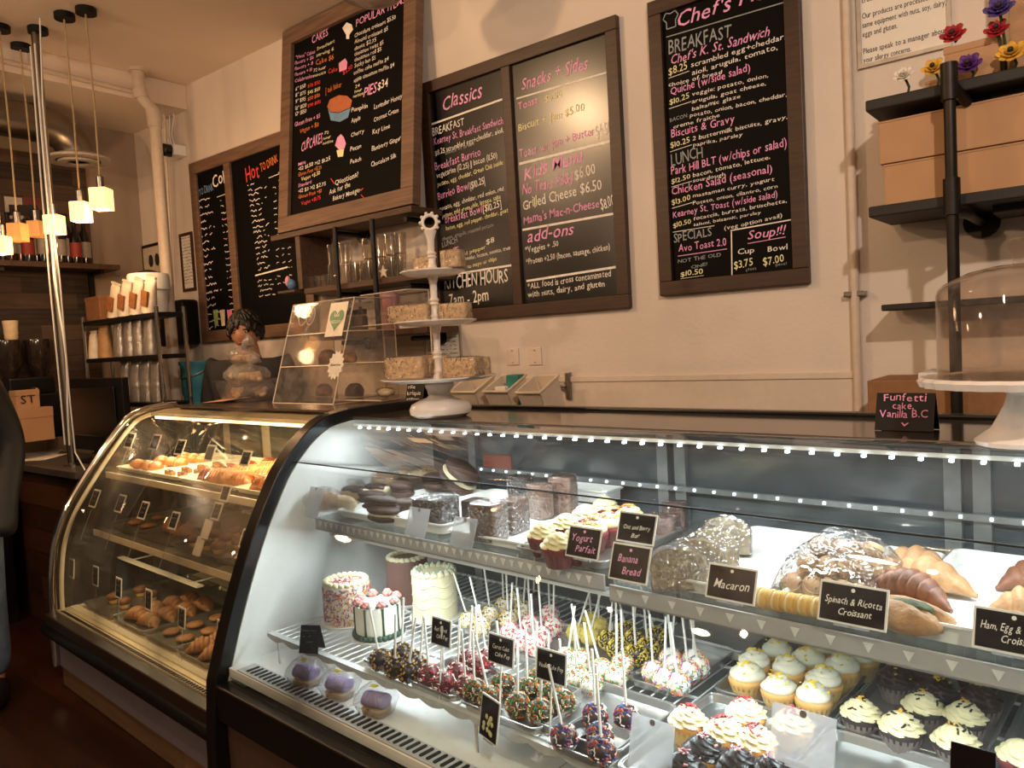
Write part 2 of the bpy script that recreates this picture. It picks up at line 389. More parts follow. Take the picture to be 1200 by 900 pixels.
# ------------------------------------------------------------------ chalkboards
PAN = {}
def wallboard(name, label, x0, x1, z0, z1, fw_, splits, frame_m, board_m, th=.03):
    t = thing(name, label, 'menu board', ((x0+x1)/2, YB, z0))
    cx = (x0+x1)/2; X0, X1 = x0-cx, x1-cx; H = z1-z0
    mb = MB()
    mb.box2((X0, -th, 0), (X1, -.001, fw_)); mb.box2((X0, -th, H-fw_), (X1, -.001, H))
    mb.box2((X0, -th, fw_), (X0+fw_, -.001, H-fw_)); mb.box2((X1-fw_, -th, fw_), (X1, -.001, H-fw_))
    for sx in splits: mb.box2((sx-cx-fw_*.45, -th, fw_), (sx-cx+fw_*.45, -.001, H-fw_))
    mb.build('frame', frame_m, t, bevel=.003)
    e = [x0]+list(splits)+[x1]
    t['splits'] = len(splits); PAN[name] = ([sx for sx in splits], [])
    for i in range(len(e)-1):
        l = e[i]-cx+(fw_ if i == 0 else fw_*.45); r = e[i+1]-cx-(fw_ if i == len(e)-2 else fw_*.45)
        PAN[name][1].append(MB().box2((l, -th*.45, fw_), (r, -.002, H-fw_)).build('chalk_panel', board_m, t))
    return t, -th*.45-.0012
def lettering(t, lines, fn, nrm, mats=('w', 'p', 'y', 'r', 'o', 'g', 'b', 'n'), name='lettering', cs=1.0):
    """One mesh per chalk colour; lines hold (text, x0, y0, x1, y1, cap height, colour) in picture measure through fn."""
    by = {}
    inv = t.matrix_basis.inverted()
    for i, (tx, x0, y0, x1, y1, cap, col) in enumerate(lines):
        p0, p1 = fn(x0, y0), fn(x1, y1); sp, pans = PAN.get(t.name, ([], [t])); mb = by.setdefault((col, sum(1 for sx in sp if (p0.x+p1.x)/2 > sx)), MB())
        k = depth(p0)/FPX*cs*((.60 if col in 'wgy' else .74) if cap < 10.4 and t.name == 'chefs_menu_board' else .86 if cap < 10.4 else .80 if cap < 30/2.4 else .92)
        if tx == '_': stroke(mb, p0, p1, cap*k, nrm)
        elif tx == '~': scribble(mb, p0, p1, cap*k, nrm, seed=i, wd=max(.0028, cap*k*.2))
        else: write(mb, tx, p0, p1, cap*k, nrm, shear=.28 if col == 'p' and cap > 12 else .06, wob=.05, seed=i)
    for (col, k), mb in by.items():
        mb.v = [tuple(inv @ Vector(p)) for p in mb.v]; mb.build(name, CH[col], PAN[t.name][1][k])
def crop(ox, oy, s, L): return [(t, ox+a/s, oy+b/s, ox+c/s, oy+d/s, h/s, k) for t, a, b, c, d, h, k in L]

b2, off = wallboard('classics_menu_board', 'double chalkboard menu headed Classics and Snacks + Sides in one dark wood frame', -.964*YB, -.566*YB, 1.5+.041*YB, 1.5+.46*YB, .055, [-.772*YB], walnut_m, glosschalk_m)
bpy.context.view_layer.update()
L = [('Classics', 470, 308, 578, 268, 42, 'p'), ('_', 440, 345, 640, 274, 6, 'w'), ('BREAKFAST', 443, 378, 530, 345, 26, 'w'),
 ('Kearney St. Breakfast Sandwich', 447, 403, 638, 342, 21, 'p'), ('$8.25 scrambled egg+cheddar, aioli,', 450, 432, 640, 366, 16, 'w'), ('choice of bread', 478, 430, 558, 402, 12, 'g'),
 ('Breakfast Burrito', 450, 474, 576, 430, 25, 'p'), ('vegetarian (12.25) || bacon (11.50)', 454, 495, 622, 437, 18, 'w'), ('potato, egg, cheddar, Green Chili inside', 457, 518, 638, 456, 14, 'y'),
 ('Burrito Bowl', 458, 555, 545, 524, 25, 'p'), ('|$10.25|', 548, 524, 588, 510, 25, 'w'), ('potato, egg, cheddar, red onion, red', 463, 585, 640, 528, 14, 'w'), ('pepper, mild green chile, lettuce, salsa', 470, 606, 632, 550, 14, 'y'),
 ('Breakfast Bowl', 478, 620, 580, 590, 24, 'p'), ('[$10.25]', 583, 590, 634, 574, 24, 'w'), ('bacon, egg, red pepper, cheddar, goat', 480, 640, 652, 588, 13, 'y'), ('cheese, arugula, roasted potato', 470, 668, 612, 628, 12, 'g'),
 ('LUNCH', 470, 688, 512, 672, 18, 'g'), ('BLT', 475, 712, 515, 700, 18, 'p'), ('red pepper', 520, 712, 590, 690, 12, 'y'), ('$8', 592, 680, 614, 672, 18, 'w'),
 ('cheddar, lettuce, tomato, cream', 530, 724, 664, 690, 12, 'w'), ('no mayo or chips', 540, 745, 620, 722, 12, 'y'), ('_', 470, 766, 668, 735, 6, 'w'),
 ('KITCHEN HOURS', 476, 803, 652, 782, 40, 'w'), ('7am - 2pm', 490, 850, 598, 832, 34, 'w'),
 ('Snacks + Sides', 690, 250, 872, 190, 36, 'p'), ('_', 675, 274, 930, 200, 5, 'w'), ('Toast', 680, 306, 735, 286, 22, 'p'), ('$3.50', 755, 285, 802, 266, 20, 'y'),
 ('Biscuit + Jam $5.00', 681, 364, 864, 306, 26, 'y'), ('Toast w/ Jam + Butter', 684, 440, 892, 372, 28, 'p'), ('$4.50', 898, 384, 940, 366, 36, 'w'), ('_', 683, 455, 942, 390, 8, 'w'),
 ('Kids Menu', 697, 500, 858, 448, 38, 'p'), ('No Tears PB&J', 692, 541, 830, 505, 30, 'p'), ('$6.00', 838, 500, 895, 482, 32, 'w'), ('Grilled Cheese $6.50', 694, 582, 912, 524, 30, 'w'),
 ("Mama's Mac-n-Cheese", 696, 622, 905, 574, 28, 'p'), ('$8.00', 911, 582, 948, 568, 32, 'w'), ('_', 692, 638, 950, 592, 7, 'w'), ('add-ons', 705, 674, 832, 648, 36, 'p'),
 ('*Veggies + .50', 700, 702, 792, 682, 18, 'w'), ('*Protein +2.50 (bacon, sausage, chicken)', 703, 734, 935, 692, 18, 'w'), ('_', 703, 780, 958, 740, 7, 'w'),
 ('*ALL food is cross contaminated', 707, 802, 937, 766, 19, 'w'), ('with nuts, dairy, and gluten', 707, 826, 920, 794, 19, 'w')]
lettering(b2, crop(320, 0, 2.368, L), lambda x, y: W(x, y, Y=YB+off), NB)

b3, off = wallboard('chefs_menu_board', "tall chalkboard headed Chef's menu in a dark brown wood frame, alone on the wall", -.516*YB, -.309*YB, 1.5+.0535*YB, 1.5+.46*YB, .055, [], walnut_m, chalk_m)
bpy.context.view_layer.update()
L = [("Chef's Menu", 135, 84, 470, -32, 45, 'p'), ('_', 105, 112, 470, 4, 5, 'g'), ('BREAKFAST', 112, 164, 300, 108, 42, 'g'), ("Chef's K. St. Sandwich", 118, 194, 414, 108, 32, 'p'),
 ('$8.25', 112, 228, 168, 208, 28, 'y'), ('scrambled egg+cheddar,', 180, 203, 465, 116, 24, 'w'), ('aioli, arugula, tomato,', 182, 227, 440, 148, 24, 'w'), ('_', 112, 236, 174, 214, 3, 'w'), ('choice of bread', 112, 262, 272, 222, 19, 'w'),
 ('Quiche (w/side salad)', 118, 286, 358, 214, 28, 'p'), ('$10.25', 115, 316, 174, 296, 26, 'y'), ('_', 113, 328, 180, 306, 3, 'w'), ('veggie: potato, onion,', 182, 290, 412, 232, 20, 'w'), ('arugula, goat cheese,', 182, 312, 405, 256, 19, 'w'), ('balsamic glaze', 182, 334, 328, 294, 19, 'w'),
 ('BACON:', 116, 368, 170, 352, 18, 'g'), ('potato, onion, bacon, cheddar,', 176, 354, 468, 290, 19, 'w'), ('creme fraiche', 126, 388, 266, 352, 18, 'w'), ('Biscuits & Gravy', 120, 415, 310, 368, 28, 'p'), ('$10.25', 118, 446, 176, 428, 26, 'y'), ('_', 116, 458, 182, 436, 3, 'w'),
 ('2 buttermilk biscuits, gravy,', 184, 424, 470, 358, 20, 'w'), ('paprika, parsley', 186, 442, 334, 410, 18, 'w'), ('LUNCH', 120, 500, 215, 472, 38, 'g'), ('Park Hill BLT (w/chips or salad)', 120, 528, 468, 440, 30, 'p'), ('$12.50', 120, 554, 177, 538, 24, 'y'), ('_', 120, 564, 182, 546, 3, 'w'),
 ('bacon, tomato, lettuce,', 185, 534, 418, 478, 20, 'w'), ('sourdough', 185, 550, 282, 530, 17, 'w'), ('Chicken Salad (seasonal)', 122, 588, 424, 518, 28, 'p'), ('$13.00', 122, 618, 178, 602, 24, 'y'), ('_', 122, 628, 184, 610, 3, 'w'), ('massaman curry, yogurt', 185, 596, 430, 544, 18, 'w'), ('Potato, onion, cilantro, corn', 185, 618, 440, 566, 17, 'w'),
 ('Kearney St. Toast (w/side salad)', 125, 656, 440, 594, 25, 'p'), ('$10.50', 126, 688, 180, 672, 24, 'y'), ('focaccia, burrata, bruschetta,', 187, 664, 468, 610, 18, 'w'), ('salami, balsamic, parsley', 187, 682, 390, 644, 15, 'w'), ('(veg option avail)', 280, 694, 454, 655, 20, 'w'), ('_', 124, 700, 250, 680, 3, 'w'),
 ('SPECIALS', 128, 732, 242, 708, 32, 'g'), ('Avo Toast 2.0', 142, 760, 286, 738, 27, 'p'), ('_', 140, 772, 288, 750, 3, 'p'), ('NOT THE OLD', 140, 794, 270, 772, 18, 'g'), ('ONE!', 180, 810, 228, 800, 15, 'g'), ('$10.50', 148, 834, 216, 824, 24, 'y'), ('_', 148, 840, 218, 830, 2, 'y'),
 ('_', 301, 692, 303, 832, 6, 'w'), ('_', 298, 695, 482, 662, 6, 'w'), ('Soup!!!', 350, 724, 460, 704, 32, 'p'), ('_', 350, 734, 464, 714, 3, 'p'), ('Cup', 320, 768, 370, 760, 26, 'w'), ('Bowl', 411, 760, 470, 750, 26, 'w'), ('$3.75', 310, 812, 366, 800, 28, 'y'), ('$7.00', 398, 800, 460, 788, 28, 'y'), ('(7oz)', 345, 818, 376, 811, 12, 'g'), ('(14oz)', 434, 803, 468, 796, 12, 'g')]
lettering(b3, crop(740, 0, 2.5717, L), lambda x, y: W(x, y, Y=YB+off), NB)
mb = MB(); p = W(740+118/2.57, 60/2.57, Y=YB+off); t = .03     # little chef hat drawing
pts = [(-.018, -.03), (.02, -.03), (.02, -.005), (.032, .012), (.02, .03), (0, .024), (-.02, .03), (-.032, .01), (-.018, -.005)]
for i in range(9):
    a, b = pts[i], pts[(i+1) % 9]; stroke(mb, (p.x+a[0]-b3.location.x, off, p.z+a[1]-b3.location.z), (p.x+b[0]-b3.location.x, off, p.z+b[1]-b3.location.z), .004, NB)
mb.build('chalk_drawing', grey_m, b3)

b4, off = wallboard('drinks_menu_board', 'far double chalkboard listing drinks and hot drinks in one wide oak frame', XS+.005, -1.30*YB, 1.5+.04*YB, 1.5+.466*YB, .075, [W(277.5, 300, Y=YB).x], oak_m, farchalk_m)
bpy.context.view_layer.update()
L = [('TO DRINK', 808, 795, 905, 745, 40, 'b'), ('Cold', 865, 770, 925, 735, 50, 'g')]
L = crop(0, 0, 3.4615, [('TO DRINK', 808, 796, 866, 770, 34, 'b'), ('Cold', 866, 766, 928, 728, 50, 'w'), ('Hot', 1000, 740, 1052, 715, 60, 'r'), ('TO DRINK', 1058, 698, 1128, 655, 40, 'o'), ('_', 880, 800, 920, 785, 3, 'w'), ('_', 1090, 722, 1150, 698, 3, 'w')])
for i in range(19):
    y = 282+i*9.0 if i < 17 else 452; 
    L.append(('~', 233+i*.55, 238+i*8.3, 233+i*.55+rnd.uniform(10, 22), 238+i*8.3-4, 5, 'w')); L.append(('~', 258+i*.7, 236+i*7.6, 264+i*.7, 235+i*7.6, 4, 'w' if i % 3 else 'p'))
for i in range(17):
    L.append(('~', 290+i*.8, 219+i*6.2, 290+i*.8+rnd.uniform(12, 22), 215+i*6.2, 5, 'w'))
    for k in range(3): L.append(('~', 319+k*7+i*.4, 206+i*8-k, 323+k*7+i*.4, 205+i*8-k, 4, 'y' if i % 4 == 2 else 'w'))
L += [('_', 299, 323, 337, 313, 2, 'w')]
for i in range(4): L.append(('~', 302+i*.6, 331+i*6, 302+rnd.uniform(14, 26), 328+i*6, 4, 'w'))
lettering(b4, L, lambda x, y: W(x, y, Y=YB+off), NB)
mb = MB()
for k, x in enumerate((253, 261, 269.5)):
    p = W(x, 372, Y=YB+off); q = Vector((p.x-b4.location.x, off, p.z-b4.location.z))
    mb.add([q+Vector((-.02, 0, -.055)), q+Vector((.02, 0, -.055)), q+Vector((.03, 0, .05)), q+Vector((-.03, 0, .05))], [(0, 1, 2, 3)], k)
mb.build('chalk_drawing', [mat('green_chalk_drink', '9fc46a', .8), mat('cream_chalk_drink', 'd8c9a8', .8), mat('pink_chalk_drink', 'e07a9a', .8)], b4)

# bakery board: stands on the pipe shelf and leans back on the wall
yb0, yb1 = 2.645, 2.77; z0, z1 = 2.178, 3.317; x0, x1 = -3.715, -2.635
lean = math.atan2(yb1-yb0, z1-z0); H = math.hypot(yb1-yb0, z1-z0); Wd = x1-x0
b1 = thing('bakery_menu_board', 'big leaning chalkboard of cakes, cupcakes and pies in an oak frame', 'menu board', ((x0+x1)/2, yb0, z0), rot=(-lean, 0, 0))
mb = MB(); f = .085
mb.box2((-Wd/2, -.035, 0), (Wd/2, .02, f)); mb.box2((-Wd/2, -.035, H-f), (Wd/2, .02, H)); mb.box2((-Wd/2, -.035, f), (-Wd/2+f, .02, H-f)); mb.box2((Wd/2-f, -.035, f), (Wd/2, .02, H-f))
mb.build('frame', oak_m, b1, bevel=.003); PAN['bakery_menu_board'] = ([], [MB().box2((-Wd/2+f, -.012, f), (Wd/2-f, .015, H-f)).build('chalk_panel', farchalk_m, b1)])
bpy.context.view_layer.update()
nb1 = b1.matrix_basis.to_3x3() @ Vector((0, -1, 0)); pl = b1.matrix_basis @ Vector((0, -.0135, 0))
def onb1(px, py):
    d = _ray(px, py); o = Vector((0, 0, CAM_H)); return o+d*((pl-o).dot(nb1)/d.dot(nb1))
L = [('CAKES', 108, 122, 152, 98, 26, 'p'), ('POPULAR ITEMS', 230, 74, 366, 8, 26, 'p'), ('"Theos" Cakes', 62, 165, 116, 148, 11, 'p'), ('Sweetheart', 122, 140, 170, 118, 11, 'y'), ('serving 6', 120, 158, 168, 140, 11, 'y'),
 ('flavors + $6', 60, 180, 112, 164, 11, 'p'), ('flavors + 8', 60, 196, 110, 180, 11, 'p'), ('flavors + 10', 60, 212, 108, 196, 11, 'p'), ('Cake $6', 118, 182, 168, 164, 16, 'o'), ('72 hour', 112, 200, 146, 190, 10, 'w'), ('notice', 112, 214, 146, 204, 10, 'y'),
 ('Celebration', 60, 230, 112, 214, 12, 'p'), ('6" $50', 62, 252, 90, 242, 12, 'w'), ('8" $75', 62, 270, 90, 260, 12, 'w'), ('9" $95', 62, 288, 90, 278, 12, 'w'), ('10" $120', 62, 306, 92, 296, 12, 'w'), ('12" $150', 62, 322, 92, 312, 12, 'w'),
 ('$30 $50', 96, 244, 130, 232, 11, 'r'), ('$45 $60', 96, 262, 130, 250, 11, 'y'), ('$50 $80', 96, 280, 130, 268, 11, 'o'), ('$90 $100', 96, 298, 132, 286, 11, 'r'), ('Gluten Free + $5', 60, 352, 130, 326, 14, 'p'), ('Vegan + $8', 74, 370, 126, 350, 14, 'o'),
 ('Cake', 153, 205, 178, 196, 14, 'r'), ('$5.50', 194, 208, 220, 190, 14, 'r'), ('[ ask baker', 146, 260, 190, 240, 18, 'o'),
 ('Chocolate croissant $5.50', 226, 104, 340, 52, 13, 'w'), ('Almond croissant $5', 226, 122, 318, 84, 13, 'w'), ('donut $2.75', 226, 140, 286, 114, 13, 'w'), ('cinnamon twist $5', 226, 156, 306, 122, 13, 'w'), ('cinnamon roll $5', 226, 172, 300, 140, 13, 'w'), ('Sticky bun $5', 226, 188, 284, 164, 13, 'w'), ('coffee cake muffin $4', 224, 208, 320, 168, 13, 'w'), ('apple cinnamon muffin $4', 224, 228, 336, 184, 13, 'w'),
 ('24', 228, 245, 240, 241, 10, 'y'), ('hour', 226, 258, 246, 252, 10, 'y'), ('notice', 222, 272, 250, 262, 10, 'y'), ('PIES', 250, 270, 286, 256, 30, 'p'), ('$34', 290, 250, 318, 240, 28, 'w'),
 ('Pumpkin', 217, 312, 262, 298, 14, 'w'), ('Lavender Honey', 280, 304, 358, 272, 16, 'w'), ('Apple', 217, 342, 242, 332, 14, 'w'), ('Coconut Cream', 280, 338, 348, 310, 15, 'w'), ('Cherry', 216, 380, 252, 368, 14, 'w'), ('Key Lime', 276, 374, 324, 354, 15, 'w'), ('Pecan', 214, 420, 244, 410, 14, 'w'), ('Blueberry Ginger', 274, 420, 355, 388, 15, 'w'), ('Peach', 214, 456, 244, 446, 14, 'w'), ('Chocolate Silk', 272, 464, 342, 436, 15, 'w'),
 ('CUPCAKES', 78, 420, 136, 396, 30, 'p'), ('72', 142, 374, 154, 370, 9, 'y'), ('hour', 140, 388, 160, 382, 9, 'y'), ('notice', 138, 402, 166, 394, 9, 'y'), ('Mini', 70, 460, 90, 454, 11, 'p'), ('<12 $1.50 >12 $1.25', 70, 474, 158, 444, 12, 'w'), ('Gluten Free +$.25', 70, 490, 134, 468, 12, 'o'), ('Vegan +$.50', 78, 502, 130, 484, 12, 'y'),
 ('Standard', 70, 520, 106, 508, 11, 'p'), ('<12 $3 >12 $2.75', 70, 536, 146, 514, 12, 'w'), ('Gluten Free +$1', 70, 552, 134, 534, 12, 'o'), ('Vegan +$1.75', 78, 570, 132, 552, 12, 'r'),
 ('Questions?', 172, 514, 236, 490, 18, 'w'), ('Ask for the', 156, 540, 214, 518, 16, 'w'), ('Bakery Manager', 166, 558, 242, 532, 16, 'w'), ('_', 160, 495, 170, 510, 3, 'r'), ('_', 242, 530, 250, 522, 3, 'r'), ('_', 244, 540, 255, 552, 3, 'r')]
lettering(b1, crop(320, 0, 2.368, L), onb1, nb1)
mb = MB(); inv = b1.matrix_basis.inverted()
def poly_on(fn, pts, mi, o=(0, 0, 0)): mb.add([inv @ (fn(320+x/2.368, y/2.368)) for x, y in pts], [tuple(range(len(pts)))], mi)
poly_on(onb1, [(150, 296), (158, 276), (182, 264), (205, 266), (219, 278), (215, 298), (182, 312), (160, 310)], 0)      # pie
poly_on(onb1, [(152, 300), (160, 312), (182, 314), (215, 300), (208, 326), (185, 338), (160, 334)], 1)
poly_on(onb1, [(172, 404), (178, 382), (188, 372), (196, 380), (202, 398), (198, 412), (184, 416)], 2)                   # cupcake
poly_on(onb1, [(176, 417), (197, 413), (194, 434), (180, 436)], 3)
poly_on(onb1, [(182, 176), (200, 162), (206, 172), (204, 192), (184, 200)], 2)                                             # cake slice
poly_on(onb1, [(192, 78), (204, 62), (218, 68), (222, 82), (212, 96), (211, 108), (203, 108), (203, 97)], 4)                  # sundae
mb.build('chalk_drawing', [mat('pie_chalk', 'b5673f', .8), blue_m, pink_m, yell_m, white_m], b1)
# ------------------------------------------------------------------ notices on the wall
def notice(name, label, quad, border, bm_, paper, lines, cat='sign', th=.012):
    (xa, ya), (xb, yb) = quad; p = onwall(xa, ya); q = onwall(xb, yb)
    x0, x1, z0, z1 = p.x, q.x, q.z, p.z
    t = thing(name, label, cat, ((x0+x1)/2, YB, z0)); w_, h = x1-x0, z1-z0
    if border:
        mb = MB(); b = border
        mb.box2((-w_/2, -th, 0), (w_/2, -.001, b)); mb.box2((-w_/2, -th, h-b), (w_/2, -.001, h)); mb.box2((-w_/2, -th, b), (-w_/2+b, -.001, h-b)); mb.box2((w_/2-b, -th, b), (w_/2, -.001, h-b))
        mb.build('frame', bm_, t)
    MB().box2((-w_/2+border*.5, -th*.4, border*.5), (w_/2-border*.5, -.002, h-border*.5)).build('sheet', paper, t)
    mb = MB(); y = -th*.4-.001
    for i, (tx, fx0, fz, fx1, cap, mi) in enumerate(lines):
        p0 = Vector((-w_/2+fx0*w_, y, fz*h)); p1 = Vector((-w_/2+fx1*w_, y, fz*h))
        if tx == '~': scribble(mb, p0, p1, cap, NB, mi, seed=i, wd=cap*.25)
        elif tx: write(mb, tx, p0, p1, cap, NB, mi, wob=0)
    mb.build('print', [ink_m, redink_m], t)
    return t
notice('allergy_notice', 'framed printed allergy notice hanging above the wall shelf with cartons', ((1002, -70), (1116, 55)), .012, mat('silver_frame', 'b9b2a8', .35, .6), paper_m,
 [('ALLERGY NOTICE', .2, .88, .8, .03, 1), ('Our kitchen handles allergens daily', .06, .76, .94, .018, 0), ('please be aware of the', .06, .66, .6, .018, 0), ('possible risk of', .06, .58, .5, .018, 0), ('cross-contamination.', .06, .50, .62, .018, 0), ('Our products are processed on the', .06, .38, .95, .018, 0), ('same equipment with nuts, soy, dairy,', .06, .31, .95, .018, 0), ('eggs and gluten.', .06, .24, .44, .018, 0), ('Please speak to a manager about', .06, .11, .95, .018, 0), ('your allergy concerns.', .06, .04, .58, .018, 0)])
notice('allergy_alert_notice', 'small framed Allergy Alert sheet on the wall behind the tiered stand', ((497, 384), (543, 428)), .008, mat('silver_frame', 'b9b2a8', .35, .6), paper_m,
 [('Allergy Alert', .1, .82, .9, .022, 1)]+[('~', .08, .68-.1*i, .92, .012, 0) for i in range(6)])
notice('framed_permit', 'tall framed permit in a dark red frame between the white pipe and drinks board', ((211, 275), (231, 340)), .02, mat('oxblood_frame', '3d1a17', .4), paper_m, [('~', .15, .9-.055*i, .85, .012, 0) for i in range(15)])
t = notice('framed_coffee_picture', 'small black framed picture of two coffee cups behind the white pipe', ((166, 289), (198, 320)), .02, blackp, mat('cream_mat', 'c9bba3', .7), [], 'picture')
mb = MB(); 
for sx in (-.045, .045): mb.lathe([(.03, 0), (.03, .002)], 14, 0, M=Matrix.Translation((sx, -.008, .11)) @ Matrix.Rotation(PI/2, 4, 'X') @ Matrix.Scale(1.5, 4, (0, 1, 0)))
mb.build('cup_print', ink_m, t)
for i, (px, lab) in enumerate(((595, 'left blank white switch plate under the classics menu board'), (621, 'right blank white switch plate under the classics menu board'))):
    p = onwall(px, 428); t = thing('switch_plate', lab, 'switch plate', (p.x+.035, YB, p.z), 0, 'blank plates on the wall')
    pl0 = MB().box2((-.036, -.006, 0), (.036, -.0005, .078)).build('plate', mat('plate_white', 'd9cabb', .4, var=.02), t, bevel=.002); MB().box2((-.004, -.007, .01), (.004, -.006, .014)).box2((-.004, -.007, .064), (.004, -.006, .068)).build('screws', steel_m, pl0)
# ------------------------------------------------------------------ conduit and pipes
t = thing('wall_conduit', 'thin painted vertical conduit on the wall left of the carton shelf', 'pipe', (onwall(1001, 250).x, YB-.02, 0))
MB().tube([(0, 0, .9), (0, 0, CEIL)], .014, 10).build('tube', paint_pipe, t, smooth=60)
for z in (1.5+.1, 2.9): MB().box((0, .004, z), (.07, .03, .018)).build('strap', steel_m, t, bevel=.003)
X0 = -4.80; p = [W(160, 86, X=X0), W(163, 104, X=X0), W(166, 114, X=X0), W(178, 128, X=X0), W(181, 140, X=X0)]; Y0 = p[-1].y
t = thing('drain_pipe', 'fat cream painted drain pipe dropping from the ceiling with an elbow', 'pipe', (X0, Y0, 0)); o = Vector((X0, Y0, 0))
p[0].z = CEIL; p[0].y = p[1].y; pts = [p[0]-o, p[1]-o, p[2]-o, p[3]-o, p[4]-o]
MB().tube([pts[-1], (0, 0, .9)], .036, 16).build('stack', paint_pipe, t, smooth=60)
MB().tube(pts, .036, 16).build('offset', paint_pipe, t, smooth=60)
mb = MB()
for q, q2 in ((pts[1], pts[2]), (pts[3], pts[4])): mb.tube([q, q2], .044, 16)
mb.tube([(0, 0, pts[-1].z-.05), (0, 0, pts[-1].z+.01)], .044, 16); mb.tube([pts[0]-Vector((0, 0, .02)), pts[0]], .055, 16); mb.build('collar', paint_pipe, t, smooth=60)
tag(MB().tube([W(181, 112, Y=2.74), W(189, 122, Y=2.74), W(193, 140, Y=2.74), W(194, 170, Y=2.74), W(203, 350, Y=2.74)], .010, 8).build('wall_cable', paint_pipe, smooth=60), 'pale cable running down the wall just right of the drain pipe', 'cable')
tag(MB().tube([(XS+.012, 2.45, W(160, 109, X=XS).z), (XS+.012, 1.3, W(160, 109, X=XS).z+.02), (XS+.012, .0, W(160, 109, X=XS).z+.03)], .016, 8).build('soffit_conduit', paint_pipe, smooth=60), 'pale horizontal conduit along the face of the dropped ceiling', 'pipe')
p = onwall(214, 180)
t = thing('security_camera', 'white box camera with black lens beside the drinks board', 'camera', (p.x, YB, p.z))
MB().box2((-.085, -.09, -.03), (.06, -.001, .04)).build('body', whiteplast, t, bevel=.008)
MB().lathe([(.042, 0), (.042, .05), (.034, .056), (.0, .05)], 18, M=Matrix.Translation((-.0, -.085, .005)) @ Matrix.Rotation(PI/2, 4, 'X')).build('lens_hood', blackm, t, smooth=40)
mb = MB()
for k in range(3): mb.tube([(-.02-.02*k, -.04, .03), (-.05-.03*k, -.04, .13), (-.02-.06*k, -.03, .25), (-.08, -.02, .42+.02*k), (.0-.05*k, -.02, .62), (-.2, -.03, .68)], .0035, 6)
mb.build('cable', whiteplast, t, smooth=60)
tag(MB().box2((onwall(203, 353).x, YB-.13, onwall(217, 405).z), (onwall(233, 353).x, YB-.002, onwall(217, 353).z)).build('towel_dispenser', blackp, bevel=.02), 'black plastic dispenser on the wall left of the drinks board', 'dispenser')
bpy.data.objects['towel_dispenser'].name = 'towel_dispenser'
p = onwall(216, 367); MB().blob((0, 0, 0), (.03, .006, .055), 14, 8).build('window', mat('grey_window_plastic', 'b9b2a8', .2), bpy.data.objects['towel_dispenser'], smooth=180, loc=(p.x+.02, YB-.132, p.z))
# towel roll rail on the wall
p = onwall(668, 452); t = thing('wall_rail', 'short metal rail on a bracket, on the wall above the plastic bins', 'rail', (p.x, YB, p.z))
MB().box2((-.012, -.02, -.06), (.012, -.001, .06)).build('bracket', steel_m, t, bevel=.003); MB().tube([(0, -.03, 0), (-.28, -.03, 0)], .007, 8).build('bar', steel_m, t, smooth=60); MB().box2((-.01, -.03, -.02), (.01, -.015, .02)).box2((-.285, -.03, -.02), (-.265, -.001, .02)).build('clamp', steel_m, t)
# ------------------------------------------------------------------ right pipe shelf with cartons and flowers
zs = [W(1015, 118, Y=2.5).z, W(1015, 243, Y=2.5).z, W(1022, 357, Y=2.5).z]; XR = .75; xs0 = -.60
t = thing('pipe_shelf', 'wall shelf of three black planks on an iron pipe post', 'shelf', (0, 2.8, 0))
for i, z in enumerate(zs):
    d0 = 2.5 if i < 2 else 2.62; MB().box2((xs0, d0-YB, z-.032 if i < 2 else z-.02), (XR, -.02, z)).build('plank', shelfwood_m, t, bevel=.004)
px_ = W(1105, 95, Y=2.46).x+.015
mb = MB().tube([(px_, 2.46-YB, .991), (px_, 2.46-YB, zs[0]+.03)], .0155, 12)
mb.build('post', pipe_m, t, smooth=60)
for i, z in enumerate(zs[:2]):
    mb = MB().tube([(px_, 2.46-YB, z-.06), (px_, 2.46-YB, z+.04)], .022, 12).tube([(px_, 2.46-YB, z-.05+.04*(i == 0)), (px_+.03, 2.53-YB, z-.055), (px_+.03, -.02, z-.055)], .015, 12).tube([(px_+.03, -.025, z-.055), (px_+.03, -.001, z-.055)], .05, 16); mb.build('fitting', pipe_m, t, smooth=50)
    MB().box2((px_+.08, -.2, z-.055), (px_+.2, -.03, z-.032)).build('batten', shelfwood_m, t)
def carton(label, a, b, group=None, lid=.03):
    a, b = Vector(a), Vector(b); c = (a+b)/2; c.z = a.z
    t = thing('cardboard_carton', label, 'box', c, 0, group); h = b.z-a.z; x, y = (b.x-a.x)/2, (b.y-a.y)/2
    MB().box2((-x+.002, -y+.002, 0), (x-.002, y-.002, h-.004)).build('carton_body', kraft_m, t, bevel=.002)
    MB().box2((-x, -y, h-lid), (x, y, h)).build('lid', kraft_m, t, bevel=.002); return t
h1 = (W(1030, 137, Y=2.54).z-zs[1])*.94
carton('long kraft carton lying on the middle wall plank under another carton', (-.565, 2.54, zs[1]+.001), (.05, 2.76, zs[1]+h1*.49), 'cartons on the wall shelf', lid=.006)
carton('long kraft carton stacked on top of another on the middle wall plank', (-.575, 2.535, zs[1]+h1*.5), (.04, 2.76, zs[1]+h1), 'cartons on the wall shelf', lid=.006)
q0 = W(1106, 80, Y=2.56); q1 = W(1172, 40, Y=2.56)
carton('small square kraft box on the top plank between red and yellow flowers', (q0.x, 2.56, zs[0]), (q1.x, 2.75, q1.z), 'cartons on the wall shelf', lid=.02)
q0 = W(1182, 60, Y=2.6)
carton('taller kraft box on the top plank behind the purple flowers', (q0.x, 2.6, zs[0]), (q0.x+.3, 2.78, zs[0]+.35), 'cartons on the wall shelf')
q0 = W(1084, 90, Y=2.7)
carton('little kraft box on the top plank behind the yellow flower', (q0.x, 2.7, zs[0]), (q0.x+.07, 2.78, zs[0]+.07), 'cartons on the wall shelf', lid=.01)
